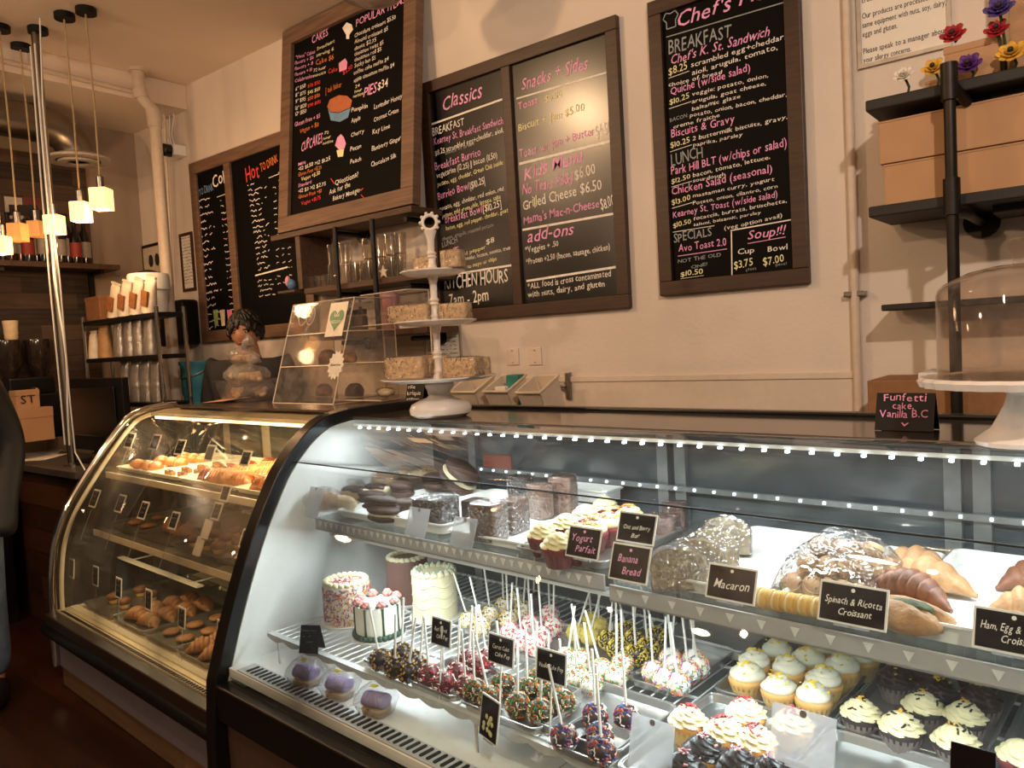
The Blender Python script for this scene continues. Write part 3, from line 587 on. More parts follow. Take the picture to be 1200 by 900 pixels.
def flower(label, px, py, y, r, m1, m2, petals=6, tall=None, cup=.5, nstem=.0):
    r *= .74
    p = W(px, py, Y=y); zb = tall if tall is not None else zs[0]
    t = thing('silk_flower', label, 'flower', (p.x, p.y, zb), 0, 'silk flowers on the wall shelf')
    h = p.z-zb; mb = MB()
    for ring in range(3):
        for k in range(petals):
            a = 2*PI*k/petals+ring*.5; rr = r*(1-.25*ring)
            M = Matrix.Translation((0, 0, h)) @ Matrix.Rotation(R(60), 4, 'X') @ Matrix.Rotation(a, 4, 'Z') @ Matrix.Translation((rr*.55, 0, r*.12*ring)) @ Matrix.Rotation(-cup-.3*ring, 4, 'Y')
            mb.blob((0, 0, 0), (rr*.5, rr*.34, rr*.07), 8, 6, amp=.12, seed=k+ring*9, M=M)
    mb.build('petals', m1, t, smooth=180)
    MB().blob((0, -.02, h+.005), (r*.2, r*.2, r*.2), 8, 6).build('flower_heart', m2, t, smooth=180)
    MB().tube([(0, 0, h), (.01, .02, h*.5), (0, .03, .0)], .004, 6).build('stem', mat('leaf_green', '3d4a25', .6), t, smooth=60)
    return t
purp = mat('purple_petal', '5b2c7c', .6, var=.3); yelp = mat('yellow_petal', 'd9a93a', .6, var=.2); redp = mat('red_petal', 'a81f2a', .6, var=.3); whp = mat('white_petal', 'e6dfd2', .6); dkp = mat('dark_heart', '30202c', .6)
flower('white ruffled silk flower at the left end of the top plank', 1059, 88, 2.56, .04, whp, whp, 7)
flower('yellow silk flower left of the small square carton', 1094, 80, 2.54, .045, yelp, dkp)
flower('red silk flower on the left corner of the small square carton', 1117, 41, 2.60, .05, redp, dkp, tall=W(1117, 46, Y=2.6).z)
flower('purple silk flower lying in front of the small square carton', 1135, 76, 2.53, .05, purp, dkp)
flower('yellow silk flower right of the small square carton', 1185, 62, 2.53, .05, yelp, dkp, 8)
flower('red silk flower low on the stem right of the small square carton', 1168, 35, 2.55, .045, redp, dkp)
flower('violet blue silk flower highest on the stem at the right', 1171, 10, 2.55, .055, mat('violet_petal', '4a3a80', .6, var=.3), dkp, 6)
# ------------------------------------------------------------------ middle pipe shelf: glasses, jars
zA = W(440, 262, Y=2.55).z; zB_ = W(370, 336, Y=2.55).z; zC = W(430, 388, Y=2.55).z
t = thing('pipe_shelf', 'brown plank shelf on thin iron pipes under the leaning bakery board', 'shelf', (0, YB, 0))
zA = z0-.014
for z, xa, xb in ((zA, -3.72, -2.60), (zB_, -3.45, -2.54), (zC, -3.45, -2.54)): MB().box2((xa, 2.565-YB, z-.03), (xb, -.02, z)).build('plank', brownshelf_m, t, bevel=.003)
MB().box2((-3.5, 2.565-YB, zB_), (-3.46, -.02, zA-.031)).build('side_board', brownshelf_m, t, bevel=.003)
xp = W(432, 300, Y=2.51).x
for x in (xp,): MB().tube([(x, 2.545-YB, zC-.06), (x, 2.545-YB, zA-.03)], .013, 10).build('post', pipe_m, t, smooth=60)
for x in (W(388, 300, Y=2.51).x,): MB().tube([(x, 2.545-YB, zC-.03), (x, 2.545-YB, zA-.03)], .012, 10).build('post', pipe_m, t, smooth=60)
for z in (zA, zB_, zC):
    for x in (-3.2, -2.68): MB().tube([(x, 2.6-YB, z-.05), (x, -.02, z-.05)], .013, 10).tube([(x, -.024, z-.05), (x, -.001, z-.05)], .042, 14).build('flange', pipe_m, t, smooth=50)
g = thing('glass_tumbler', 'glass', 'glass', (0, 0, 0), 0, 'tumblers on the plank shelf')
MB().lathe([(.0, .006), (.028, .006), (.034, .14), (.036, .14), (.030, 0), (.0, 0)], 14).build('tumbler', tumbler_m, g, smooth=50)
g2 = thing('glass_tumbler', 'glass', 'glass', (0, 0, 0), 0, 'tumblers on the plank shelf')
MB().lathe([(.0, .006), (.026, .006), (.033, .11), (.035, .11), (.028, 0), (.0, 0)], 14).build('tumbler', tumbler_m, g2, smooth=50)
pg, pg2 = Proto(g), Proto(g2)
xx = [W(x, 318, Y=2.6).x for x in (388, 400, 413, 427, 441, 454, 466)]
for i, x in enumerate(xx):
    pg2.put(f'{ORD[i]} upright tumbler from the left, lower tier of the front row on the plank shelf', (x, 2.62+.012*(i % 2), zB_), i)
    if i not in (2,): pg.put(f'{ORD[i]} upturned tumbler from the left, upper tier on the plank shelf', (x+.005, 2.62+.012*(i % 2), zB_+.111), i, scale=(1, 1, .72))
for i, x in enumerate(xx[:5]): pg2.put(f'{ORD[i]} tumbler from the left in the back row on the plank shelf', (x+.03, 2.71, zB_), i)
for i, px in enumerate((358, 368, 377)): pg2.put(f'{ORD[i]} small drinking glass from the left end of the plank shelf', (W(px, 328, Y=2.6).x+.03, 2.63, zB_), i, scale=(1.1, 1.1, .6))
pinkg = mat('pink_candle', 'c98d95', .4, var=.08); jarg = clear('jar_glass', 'efe6da', .9, .05, 1.5, haze=.1)
def candle(label, px, py0, py1, r, m_, y=2.6):
    a = W(px, py1, Y=y); b = W(px, py0, Y=y); t = thing('candle_tub', label, 'candle', a, 0, 'tubs on the lower plank'); h = b.z-a.z
    MB().lathe([(0, 0), (r*.9, 0), (r, h*.1), (r, h*.85), (r*.96, h*.86)], 18).build('tub', m_, t, smooth=40); MB().lathe([(r*1.04, h*.86), (r*1.04, h), (0, h)], 18).build('lid', mat('blush_lid', 'd9a9a9', .4), t, smooth=40); return a.z
for lab, px, r in (('pink candle tub on the lower plank, bottom of its pair', 456, .05), ):
    a = W(px, 388, Y=2.6); candle(lab, px, 366, 388, r, pinkg)
zt_ = W(456, 366, Y=2.6).z
t = thing('candle_tub', 'pink candle tub stacked on another behind the tiered stand', 'candle', (W(456, 366, Y=2.6).x, 2.6, zt_), 0, 'tubs on the lower plank'); MB().lathe([(0, 0), (.045, 0), (.048, .075), (.046, .076)], 18).build('tub', pinkg, t, smooth=40); MB().lathe([(.05, .076), (.05, .09), (0, .09)], 18).build('lid', mat('blush_lid', 'd9a9a9', .4), t, smooth=40)
for i, (px, c_) in enumerate(((401, '6a4a30'), (412, '3c2a20'), (424, '54382a'))):
    a = W(px, 388, Y=2.62); t = thing('spice_jar', f'{ORD[i]} dark lidded jar from the left on the lower plank', 'jar', (a.x, 2.62, zC), 0, 'jars on the lower plank')
    MB().lathe([(0, .004), (.034, .004), (.034, .07), (.028, .085)], 16).build('contents', mat('jar_fill_'+c_, c_, .6), t, smooth=40); MB().lathe([(.036, 0), (.036, .075), (.03, .088), (.03, .09)], 16).build('jar_glass', jarg, t, smooth=40); MB().lathe([(.032, .09), (.032, .115), (.008, .117), (.008, .13), (0, .13)], 14).build('lid', blackp, t, smooth=40)
p = W(447, 324, Y=2.56)
mb = MB(); mb.prism([(math.cos(PI/2+k*PI/5)*(.034 if k % 2 == 0 else .014), math.sin(PI/2+k*PI/5)*(.034 if k % 2 == 0 else .014)) for k in range(10)], -.004, .004, M=Matrix.Rotation(PI/2, 4, 'X'))
tag(mb.build('wooden_star', mat('cream_star', 'dccdb9', .6), loc=(p.x, 2.575, zB_+.028), bevel=.001), 'small cream star standing at the front of the tumbler plank', 'ornament')
# little toy figure bits on the plank end: a plain blue and pink ornament
p = W(342, 340, Y=2.55); t = thing('toy_ornament', 'tiny blue and pink toy ornament by the corner of the drinks board', 'ornament', (p.x, 2.55, p.z))
MB().blob((0, 0, .03), (.03, .02, .03), 10, 7).build('body', mat('toy_blue', '4a6f9c', .5), t, smooth=180); MB().blob((-.03, 0, .05), (.018, .015, .03), 10, 7).build('head', mat('toy_pink', 'd78fa0', .5), t, smooth=180); MB().box2((-.1, -.02, -.012), (.05, .245, .0)).build('bracket_plate', brownshelf_m, t)
# ================================================================== service area behind and left
t = thing('back_counter', 'low dark back counter along the wall behind the bakery cases', 'counter', (-1.2, 2.64, 0))
MB().box2((-.85, -.16, 0), (2.1, .15, .95)).build('cabinet_body', blackp, t); MB().box2((-.9, -.18, .95), (2.12, .155, .99)).build('countertop', steel_m, t, bevel=.003)
ZB = .99
t = thing('espresso_counter', 'plank-fronted counter with a grey stone top at the far left', 'counter', (-4.95, 2.0, 0))
MB().box2((-.68, -.28, 0), (.62, .06, .91)).build('plank_front', woodfront_m, t); MB().box2((-.69, -.33, .91), (.66, .09, .95)).build('countertop', mat('grey_stone_top', '4d4844', .35, var=.2), t, bevel=.004)
t = thing('back_bar', 'dark back bar along the reclaimed board wall', 'counter', (-5.4, 1.4, 0))
MB().box2((-.23, -1.6, 0), (.22, .24, 1.02)).build('cabinet_body', blackp, t); MB().box2((-.23, -1.62, 1.02), (.24, .26, 1.06)).build('countertop', walnut_m, t, bevel=.003)
ZC = .95; ZBAR = 1.06
# steel pole with its bundle of cables
p = W(85, 546, z=ZC)
t = thing('steel_pole', 'tall steel conduit pole rising from the plank-fronted counter', 'pole', p)
MB().tube([(0, 0, 0), (0, 0, CEIL-ZC)], .021, 12).build('tube', galv_m, t, smooth=60); MB().lathe([(.04, 0), (.04, .012), (.02, .02)], 16).build('base_flange', galv_m, t, smooth=40)
mb = MB()
for k, (dx, ph) in enumerate(((.031, 0), (-.031, 1))):
    mb.tube([(dx+.008*math.sin(ph+z*3)+(.05*math.exp(-((z-.6)/.25)**2) if k == 0 else 0), -.02, z) for z in [i*.12 for i in range(1, 20)]], .005, 6)
mb.build('cable_bundle', whiteplast, t, smooth=60)
tag(MB().tube([W(70, 330, Y=1.7), W(64, 280, Y=1.7), W(58, 210, Y=1.72), W(50, 120, Y=1.74), W(46, 0, Y=1.75)], .004, 6).tube([W(70, 330, Y=1.7), W(76, 400, Y=1.72), W(82, 470, Y=1.74), W(88, 530, Y=1.75), W(97, 556, z=ZC+.012)+Vector((0, .02, 0))], .004, 6).build('power_cable', whiteplast, smooth=60), 'loose white cable hanging in a curve beside the steel pole', 'cable')
# pendants
lampg = glow('lit_bulb', 'ffc27a', 22)
shade_lit = mat('lit_shade_glass', 'f3c888', .4, var=.05, emit='ffb768', es=3.0); shade_dim = mat('amber_shade_glass', 'b98b58', .35, var=.1, emit='ff9a4a', es=.35)
cordm = mat('cotton_cord', 'b9a27e', .7)
rail_pts = []
def pendant(label, px, py, d, sz, lit, pw, topx):
    p = Vector((0, 0, CAM_H))+_ray(px, py)*d
    t = thing('pendant_lamp', label, 'lamp', p, YAW, 'pendant lamps')
    s = sz*.70; hz = s*1.25; sh = MB()
    o = [(-s, -s), (s, -s), (s, s), (-s, s)]; i_ = [(x*.9, y*.9) for x, y in o]
    for k in range(4):
        a, b = o[k], o[(k+1) % 4]; c_, e = i_[(k+1) % 4], i_[k]
        sh.add([(a[0], a[1], -hz), (b[0], b[1], -hz), (b[0], b[1], hz), (a[0], a[1], hz), (e[0], e[1], -hz), (c_[0], c_[1], -hz), (c_[0], c_[1], hz), (e[0], e[1], hz)], [(0, 1, 2, 3), (7, 6, 5, 4), (0, 4, 5, 1), (3, 2, 6, 7)])
    sh.box2((-s, -s, hz), (s, s, hz*1.08)); sh_ = sh.build('glass_shade', shade_lit if lit else shade_dim, t, bevel=.003)
    MB().blob((0, 0, -.01), (.03, .03, .04), 12, 8).build('bulb', lampg if lit else shade_dim, sh_, smooth=180)
    MB().lathe([(.018, hz*1.08), (.018, hz*1.08+.06), (.006, hz*1.08+.07)], 12).build('socket', steel_m, t, smooth=40)
    MB().tube([(0, 0, hz*1.08+.06), (.004, 0, .5), (-.004, 0, 1.0), (0, 0, CEIL-p.z-.02)], .0045, 6).build('cord', cordm, t, smooth=60)
    MB().lathe([(.05, CEIL-p.z-.03), (.05, CEIL-p.z)], 14).build('ceiling_canopy', blackp, t, smooth=40)
    if pw:
        l = light('pendant_light', 'POINT', p-Vector((0, 0, sz+.05)), pw, (1, .60, .30), .05)
for a in (('lit square pendant highest and furthest right of the cluster', 119, 234, 4.0, .060, 1, 7, 0), ('lit square pendant just left of the highest one', 95, 249, 4.05, .056, 1, 7, 0), ('lit square pendant hanging in front of the steel pole', 64, 264, 4.2, .056, 1, 5, 0),
          ('amber dim pendant between the steel pole and the leftmost lamps', 43, 269, 4.4, .050, 0, 0, 0), ('amber dim pendant second from the left edge', 21, 273, 4.15, .053, 0, 0, 0), ('lit pendant at the very left edge over the bottle shelf', 2, 288, 4.0, .05, 1, 3, 0)): pendant(*a)
# duct with elbow and round diffuser
e = W(66, 148, X=-5.25)
t = thing('air_duct', 'round galvanised air duct with an elbow and ceiling diffuser', 'duct', (-5.25, e.y, e.z))
r_ = .11
MB().tube([(0, -3.0, 0), (0, -.12, 0)], r_, 22).build('duct_run', galv_m, t, smooth=60)
MB().tube([(0, -.12, 0), (0, -.03, -.012), (0, .05, -.05), (0, .1, -.12), (0, .115, -.17)], r_, 22).build('elbow', galv_m, t, smooth=60)
MB().lathe([(.19, -.20), (.19, -.185), (.13, -.16), (.13, -.2)], 26, M=Matrix.Translation((0, .115, 0))).lathe([(.12, -.2), (.12, -.215), (.07, -.215), (.07, -.2)], 22, M=Matrix.Translation((0, .115, 0))).build('diffuser', mat('white_diffuser', 'b7ab9c', .4), t, smooth=40)
mb = MB()
for y in (-.15, -.9, -1.8): mb.tube([(0, y, 0), (0, y+.02, 0)], r_+.006, 22)
mb.build('seam', galv_m, t, smooth=40)
# bottle shelf
t = thing('bottle_shelf', 'dark plank shelf of bottles on the reclaimed board wall', 'shelf', (XL+.02, 1.6, W(50, 308, X=-5.45).z))
MB().box2((0, -1.2, -.035), (.25, .9, 0)).build('plank', brownshelf_m, t, bevel=.003)
zsb = t.location.z
for y in (-.9, .2, .8): MB().box2((0, y-.015, -.2), (.02, y+.015, -.036)).box2((0, y-.012, -.06), (.2, y+.012, -.036)).build('bracket', pipe_m, t)
cols = ['1c1512', '2a1a12', '5a1f1a', '1b1f2a', '241a14', '17130f', '33241a', '1d1a18', '2a1510', '14110f', '201816']
syr = ['amber syrup', 'brown', 'dark red', 'blue black', 'brown black', 'black', 'tan', 'grey black', 'russet', 'jet', 'dark umber']
for i, px in enumerate((3, 13, 24, 34, 43, 52, 62, 72, 80, 90, 101)):
    p = W(px, 305, X=-5.47+.05*(i % 2)); p.z = zsb
    t = thing('syrup_bottle', f'dark bottle on the wall shelf, {ORD[i]} from the left, with {"white" if i % 3 else "red"} label', 'bottle', p, i, 'bottles on the plank wall shelf')
    hh = .27+.03*((i*7) % 3)
    mb0 = MB().lathe([(0, 0), (.034, 0), (.036, .01), (.036, hh*.58), (.03, hh*.68), (.014, hh*.78), (.013, hh*.94)], 14); bb_ = mb0.build('bottle_body', mat('bottle_'+cols[i], cols[i], .12, var=.05), t, smooth=50)
    MB().lathe([(.0365, hh*.15), (.0365, hh*.5)], 14, cap=False).build('label_band', mat('label_red', '8a2a22', .6) if i % 3 == 0 else mat('label_grey', '8d8377', .6), bb_, smooth=50)
    MB().lathe([(.015, hh*.93), (.015, hh), (0, hh)], 12).build('cap', blackp, t, smooth=40)
for i, px in enumerate((16, 27, 38)):
    p = W(px, 244, X=-5.62); t = thing('wall_print', f'small dark print pinned on the boards, {ORD[i]} from the left above the bottles', 'print', p)
    MB().box2((-.001, -.05, -.07), (.008, .05, .07)).build('sheet', mat('print_'+str(i), ('c9bfb0', '4a4744', '6b2f2a')[i], .6), t); MB().box2((.008, -.03, -.05), (.009, .03, .02)).build('print_panel', mat('printdark', '2c2623', .6), t)
# back bar: grinder, boxes
p = Vector((-5.42, W(32, 460, X=-5.42).y, ZBAR)); zt = W(32, 398, X=-5.42).z
t = thing('coffee_grinder', 'black coffee grinder with two smoked bean hoppers', 'grinder', p, R(90)); h = zt-ZBAR
MB().box2((-.16, -.12, 0), (.16, .12, h*.45)).build('base', blackp, t, bevel=.01); MB().box2((-.13, -.10, h*.45), (.13, .10, h*.62)).build('neck', blackm, t, bevel=.01)
for sx in (-.085, .085): MB().lathe([(.03, h*.6), (.05, h*.68), (.08, h*.76), (.08, h*.98), (.078, h)], 18, M=Matrix.Translation((sx, 0, 0))).build('hopper', mat('smoked_hopper', '2a211d', .12, spec=.7), t, smooth=40)
MB().box2((-.05, -.126, h*.16), (.05, -.12, h*.28)).build('badge', mat('grey_badge', '9a938c', .4), t); MB().tube([(0, -.1, h*.5), (0, -.16, h*.5), (0, -.16, h*.42)], .012, 8).build('spout', steel_m, t, smooth=60)
zc_ = zt
t = thing('cup_stack', 'stack of white paper cups on top of the coffee grinder', 'cups', (p.x, W(22, 395, X=-5.3).y, zc_)); MB().lathe([(.032, 0), (.04, .02), (.036, .02), (.041, .05), (.038, .05), (.044, .12), (0, .12)], 16).build('cups', mat('cream_cup', 'd9c6a5', .6), t, smooth=40)
xb = -4.85
for i, (xa, xb_, ya, yb_, lab) in enumerate(((6, 58, 476, 491, 'kraft box at the left on the counter, bottom of the pair'), (16, 42, 456, 476, 'small kraft box stamped in dark ink standing on another box'))):
    a = W(xa, yb_, X=-5.22); b = W(xb_, ya, X=-5.22)
    if i == 0: zmid = max(b.z, ZBAR+.08)
    t = thing('kraft_box', lab, 'box', (-5.22, (a.y+b.y)/2, ZBAR if i == 0 else zmid), R(90), 'kraft boxes on the counter'); hh = (zmid-ZBAR) if i == 0 else max(.08, b.z-zmid); ww = abs(b.y-a.y)/2
    MB().box2((-ww, -.045, 0), (ww, .05, hh*.97)).build('carton_body', kraft_m, t, bevel=.002); MB().box2((-ww-.002, -.047, hh*.7), (ww+.002, .052, hh)).build('lid', kraft_m, t, bevel=.002)
    if i == 1:
        mb = MB(); write(mb, 'ST', (-.04, -.0485, hh*.3), (.04, -.0485, hh*.3), .05, NB); mb.build('stamp', ink_m, t)
# paper and bottle on the counter
for i, (px, py) in enumerate(((38, 528), (48, 536), (60, 530))):
    q = W(px, py, z=ZC+.002+.002*i); tag(MB().box((0, 0, 0), (.21, .28, .0016), rot=(0, 0, .3+.4*i)).build('paper_sheet', paper_m if i else kraft_m, loc=(max(-5.5, q.x), min(1.92, q.y), ZC+.0012+.0022*i)), ('brown sheet lying lowest on the counter by the pole', 'white sheet lying second in the loose pile on the counter', 'white sheet lying on top of the loose pile on the counter')[i], 'paper')
q = W(60, 512, Y=2.0); t = thing('spray_bottle', 'small clear bottle on the counter left of the black monitor', 'bottle', (q.x, 2.0, ZC)); MB().lathe([(0, .002), (.035, .002), (.037, .09), (.014, .12), (.014, .14)], 16).build('bottle_body', jarg, t, smooth=50); MB().lathe([(.016, .13), (.016, .165), (.0, .17)], 12).build('cap', whiteplast, t, smooth=50)
# monitor
a = W(86, 546, Y=1.95); b = W(146, 442, Y=1.95)
t = thing('till_monitor', 'black till monitor seen from behind, right of the steel pole', 'monitor', ((a.x+b.x)/2, 1.95, ZC)); hw = (b.x-a.x)/2; hh = b.z-ZC
MB().box2((-hw, -.02, hh*.12), (hw, .02, hh)).build('screen_back', blackp, t, bevel=.006); MB().box2((-hw*.8, -.035, hh*.3), (hw*.8, -.02, hh*.9)).build('rear_housing', blackm, t, bevel=.008); MB().box2((-.05, -.01, 0), (.05, .03, hh*.3)).box2((-.12, -.1, 0), (.12, .1, .012)).build('stand', blackp, t, bevel=.003)
# wire rack with coffee bags
YR = 2.20; xa = W(99, 400, Y=YR-.08).x; xb_ = W(186, 400, Y=YR-.08).x
zr = [W(150, 372, Y=YR).z, W(150, 418, Y=YR).z, W(150, 470, Y=YR).z]
t = thing('wire_rack', 'chrome and black wire rack of coffee bags by the drain pipe', 'rack', ((xa+xb_)/2, YR, 0)); hw = (xb_-xa)/2
for sx in (-1, 1):
    for sy in (-.08, .08): MB().tube([(sx*hw, sy, 0), (sx*hw, sy, zr[0]+.03)], .012, 10).build('post', chrome_m, t, smooth=60)
for z in [.4]+zr: MB().box2((-hw, -.085, z-.025), (hw, .085, z)).build('shelf', blackp, t, bevel=.003)
pk = [mat('brown_bag', '8a5a34', .5, var=.15), mat('foil_bag', 'a7a097', .25, .6, var=.12, bump=.4, bscale=25), mat('white_bag', 'cfc3b2', .5)]
def bag(name, label, x, y, z, w_, h, d, m_, band=None, tilt=0, cat='bag', group=None):
    t = thing(name, label, cat, (x, y, z), rot=(0, tilt, 0), group=group); secs = []
    for i in range(9):
        q = i/8; wx = w_/2*(1-.06*math.sin(q*PI)+.03*math.sin(q*9)); dd = d/2*max(.06, (1-q)**.35)
        secs.append([(wx*math.cos(a)*(abs(math.cos(a))**-.4 if abs(math.cos(a)) > .05 else 1)*.9, dd*math.sin(a), q*h) for a in [2*PI*k/16 for k in range(16)]])
    MB().loft(secs).build('pouch', m_, t, smooth=50)
    if band: MB().box2((-w_*.3, -d*.5-.004, h*.2), (w_*.3, -d*.36, h*.62)).build('label_patch', band, t, bevel=.003)
    MB().box2((-w_*.45, -.008, h*.97), (w_*.45, .008, h*1.03)).build('fold_top', m_, t, bevel=.002)
    return t
yr = YR-.03
for i, px in enumerate((134, 147, 161, 175)):
    q = W(px, 368, Y=yr); bag('snack_bag', f'{ORD[i]} brown and white snack bag from the left on top of the wire rack', q.x, yr, zr[0]+.004, .115, .21, .07, pk[2], pk[0], R(16), group='bags on the wire rack')
for i, px in enumerate((142, 154, 165, 178)):
    q = W(px, 415, Y=yr); bag('coffee_bag', f'{ORD[i]} silver coffee bag from the left on the middle rack shelf', q.x, yr, zr[1]+.002, .10, .235, .075, pk[1], group='bags on the wire rack')
for i, px in enumerate((150, 162, 174, 186)):
    q = W(px, 468, Y=yr); bag('coffee_bag', f'{ORD[i]} silver coffee bag from the left on the lowest rack shelf', q.x, yr, zr[2]+.002, .105, .24, .08, pk[1], group='bags on the wire rack')
for i, (px, lab) in enumerate(((112, 'white card sleeve box'), (124, 'kraft paper carrier'))):
    q = W(px, 415, Y=yr); bag('paper_bag', f'{lab} at the left of the middle rack shelf', q.x, yr, zr[1]+.002, .09+.03*i, .17+.03*i, .08, pk[2] if i == 0 else mat('tan_bag', 'a37e56', .6), group='bags on the wire rack')
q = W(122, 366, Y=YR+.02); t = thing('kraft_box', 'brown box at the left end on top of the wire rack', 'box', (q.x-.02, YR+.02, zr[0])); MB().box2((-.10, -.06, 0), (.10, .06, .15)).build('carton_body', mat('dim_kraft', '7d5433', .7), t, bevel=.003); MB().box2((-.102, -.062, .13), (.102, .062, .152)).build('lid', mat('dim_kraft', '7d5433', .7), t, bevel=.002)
a = W(138, 348, Y=YR+.02); b = W(181, 316, Y=YR+.02)
t = thing('drink_dispenser', 'round white drink container with green label above the snack bags', 'container', ((a.x+b.x)/2, YR+.1, zr[0])); rr = 22.5*depth(a)/FPX; hh = b.z-zr[0]
MB().lathe([(0, 0), (rr*.82, 0), (rr*.88, hh*.55), (rr*.9, hh*.6), (rr, hh*.62), (rr, hh*.96), (rr*.95, hh), (0, hh)], 24).build('tub', whiteplast, t, smooth=40)
MB().lathe([(rr*.5, hh), (rr*.45, hh*1.06), (.02, hh*1.1), (0, hh*1.1)], 20).build('lid', blackp, t, smooth=40); MB().box2((-rr*.9, -rr*.98, hh*.68), (-rr*.2, -rr*.8, hh*.86)).build('label_patch', mat('green_label', '4a8a45', .5), t, bevel=.004)
# blue bucket
a = W(212, 424, Y=2.52); b = W(250, 424, Y=2.52)
t = thing('blue_bucket', 'teal blue ribbed bucket behind the left bakery case', 'bucket', ((a.x+b.x)/2, 2.52, ZC)); rr = 19*depth(a)/FPX; hh = a.z-ZC
MB().lathe([(0, 0), (rr*.72, 0), (rr*.78, hh*.3), (rr*.84, hh*.31), (rr*.88, hh*.6), (rr*.93, hh*.62), (rr*.97, hh*.96), (rr*1.04, hh*.96), (rr*1.04, hh), (rr*.93, hh), (rr*.7, .02), (0, .02)], 28).build('bucket_shell', mat('teal_bucket', '3f8ea0', .4, var=.08), t, smooth=35); MB().tube([(rr*1.03*math.cos(a_), rr*1.03*math.sin(a_), hh*.9-abs(math.sin(a_))*.05) for a_ in [PI+PI*k/10 for k in range(11)]], .004, 6).build('handle', steel_m, t, smooth=60)
t = thing('prep_table', 'dark prep table under the blue bucket behind the left case', 'table', (-4.56, 2.56, 0)); MB().box2((-.17, -.14, .9), (.17, .2, ZC)).build('table_top', blackp, t)
for x in (-.14, .14):
    for y in (-.11, .17): MB().box2((x-.02, y-.02, 0), (x+.02, y+.02, .9)).build('leg', steel_m, t)
# bins on the back counter
def bin_(label, px0, px1, pyt, y, m_):
    a = W(px0-8, pyt, Y=y); b = W(px1-8, pyt, Y=y); t = thing('storage_bin', label, 'bin', ((a.x+b.x)/2-.01, y+.17, ZB+.03), group='plastic bins', rot=(R(24), 0, 0)); w_ = (b.x-a.x)/2*.86; hh = a.z-ZB-.01
    q = [(-.8, -.8), (.8, -.8), (.8, .8), (-.8, .8)]; mb = MB(); d = .07
    def rect(s, z, k=1.0): return [(x/.8*w_*s, y_/.8*d*s, z) for x, y_ in q]
    mb.loft([rect(.72, 0), rect(1, hh-.01), rect(1.08, hh-.01), rect(1.08, hh), rect(.96, hh), rect(.7, .01)]); mb.build('bin_shell', m_, t, smooth=30, bevel=.004); return t
bm = mat('ivory_bin', 'd8c8b2', .45, var=.04)
bin_('ivory bin furthest left behind the tiered stand', 540, 574, 447, 2.42, bm); bin_('ivory bin in the middle holding napkins and a teal box', 580, 612, 446, 2.42, bm); bin_('ivory bin furthest right, nearest the wall rail', 618, 650, 447, 2.42, bm)
a = W(593, 448, Y=2.46); tag(MB().box2((a.x-.0, 2.46, a.z-.12), (a.x+.06, 2.52, a.z+.03)).build('teal_packet', mat('teal_packet', '2f7f78', .5), bevel=.004), 'teal packet standing in the middle ivory bin', 'packet')
a = W(598, 458, Y=2.47); tag(MB().box2((a.x-.06, 2.44, ZB+.02), (a.x-.002, 2.50, a.z+.02)).build('napkin_stack', paper_m, bevel=.004), 'white napkins standing in the middle ivory bin', 'napkins')
a = W(618, 470, Y=2.30); tag(MB().box((0, 0, 0), (.20, .004, .09), rot=(.2, -.35, 0)).build('kraft_flap', kraft_m, loc=(a.x, 2.50, ZB+.075)), 'kraft cardboard flap leaning in front of the ivory bins', 'cardboard')
# things right of the sign, low behind the case
q = W(1150, 436, Y=2.5); tag(MB().box2((q.x-.16, 2.5, q.z-.02), (q.x+.4, 2.77, q.z)).build('paper_stack', paper_m, bevel=.002), 'stack of white paper on a box behind the funfetti sign', 'paper')
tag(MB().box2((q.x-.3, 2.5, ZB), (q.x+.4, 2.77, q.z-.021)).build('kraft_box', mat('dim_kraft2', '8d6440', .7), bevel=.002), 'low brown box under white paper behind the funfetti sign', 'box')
# ------------------------------------------------------------------ ceiling lamp at the top edge
q = W(436, -2, Y=2.2)
t = thing('ceiling_lamp', 'ribbed glass ceiling lamp cut by the top edge above the bakery board', 'lamp', q)
MB().lathe([(0, .0), (.05, .002), (.07, .012), (.085, .01), (.10, .03), (.12, .028), (.135, .06), (.15, .09), (.155, .13), (.06, .2), (.05, .24), (0, .24)], 28, M=Matrix.Translation((0, 0, -.02))).build('lamp_shade', mat('ribbed_glass', 'b9a898', .15, var=.1, coat=.5), t, smooth=40)
MB().tube([(0, 0, .2), (0, 0, CEIL-q.z)], .012, 8).build('stem', steel_m, t, smooth=60); MB().lathe([(.06, CEIL-q.z-.03), (.06, CEIL-q.z)], 16).build('ceiling_canopy', steel_m, t, smooth=40)
# ================================================================== people
def skin_body(name, mat_, parent, pts, edges, sub=2):
    """Continuous surface grown over a skeleton: pts = name: (pos, rx, ry)."""
    keys = list(pts); me = bpy.data.meshes.new(name); me.from_pydata([pts[k][0] for k in keys], [(keys.index(a), keys.index(b)) for a, b in edges], [])
    o = bpy.data.objects.new(name, me); COL.objects.link(o)
    if parent is not None: o.parent = parent
    s = o.modifiers.new('skin', 'SKIN'); s.use_smooth_shade = True
    for i, k in enumerate(keys):
        sv = me.skin_vertices[0].data[i]; sv.radius = pts[k][1:3]; sv.use_root = (i == 0)
    q = o.modifiers.new('sub', 'SUBSURF'); q.levels = sub; q.render_levels = sub
    me.materials.append(mat_); return o
skin_m = mat('skin', 'b98262', .5, var=.06); jacket_m = mat('black_quilted_jacket', '100e10', .6, var=.3, bump=.3, bscale=18); jean_m = mat('blue_denim', '5a6a80', .8, var=.22, scale=14, bump=.2); hair_m = mat('dark_hair', '140d0a', .55, var=.4, scale=40, stretch=(1, 1, 6)); shoe_m = mat('dark_shoe', '1a1310', .5); shirt_m = mat('dark_shirt', '1f1d20', .8)
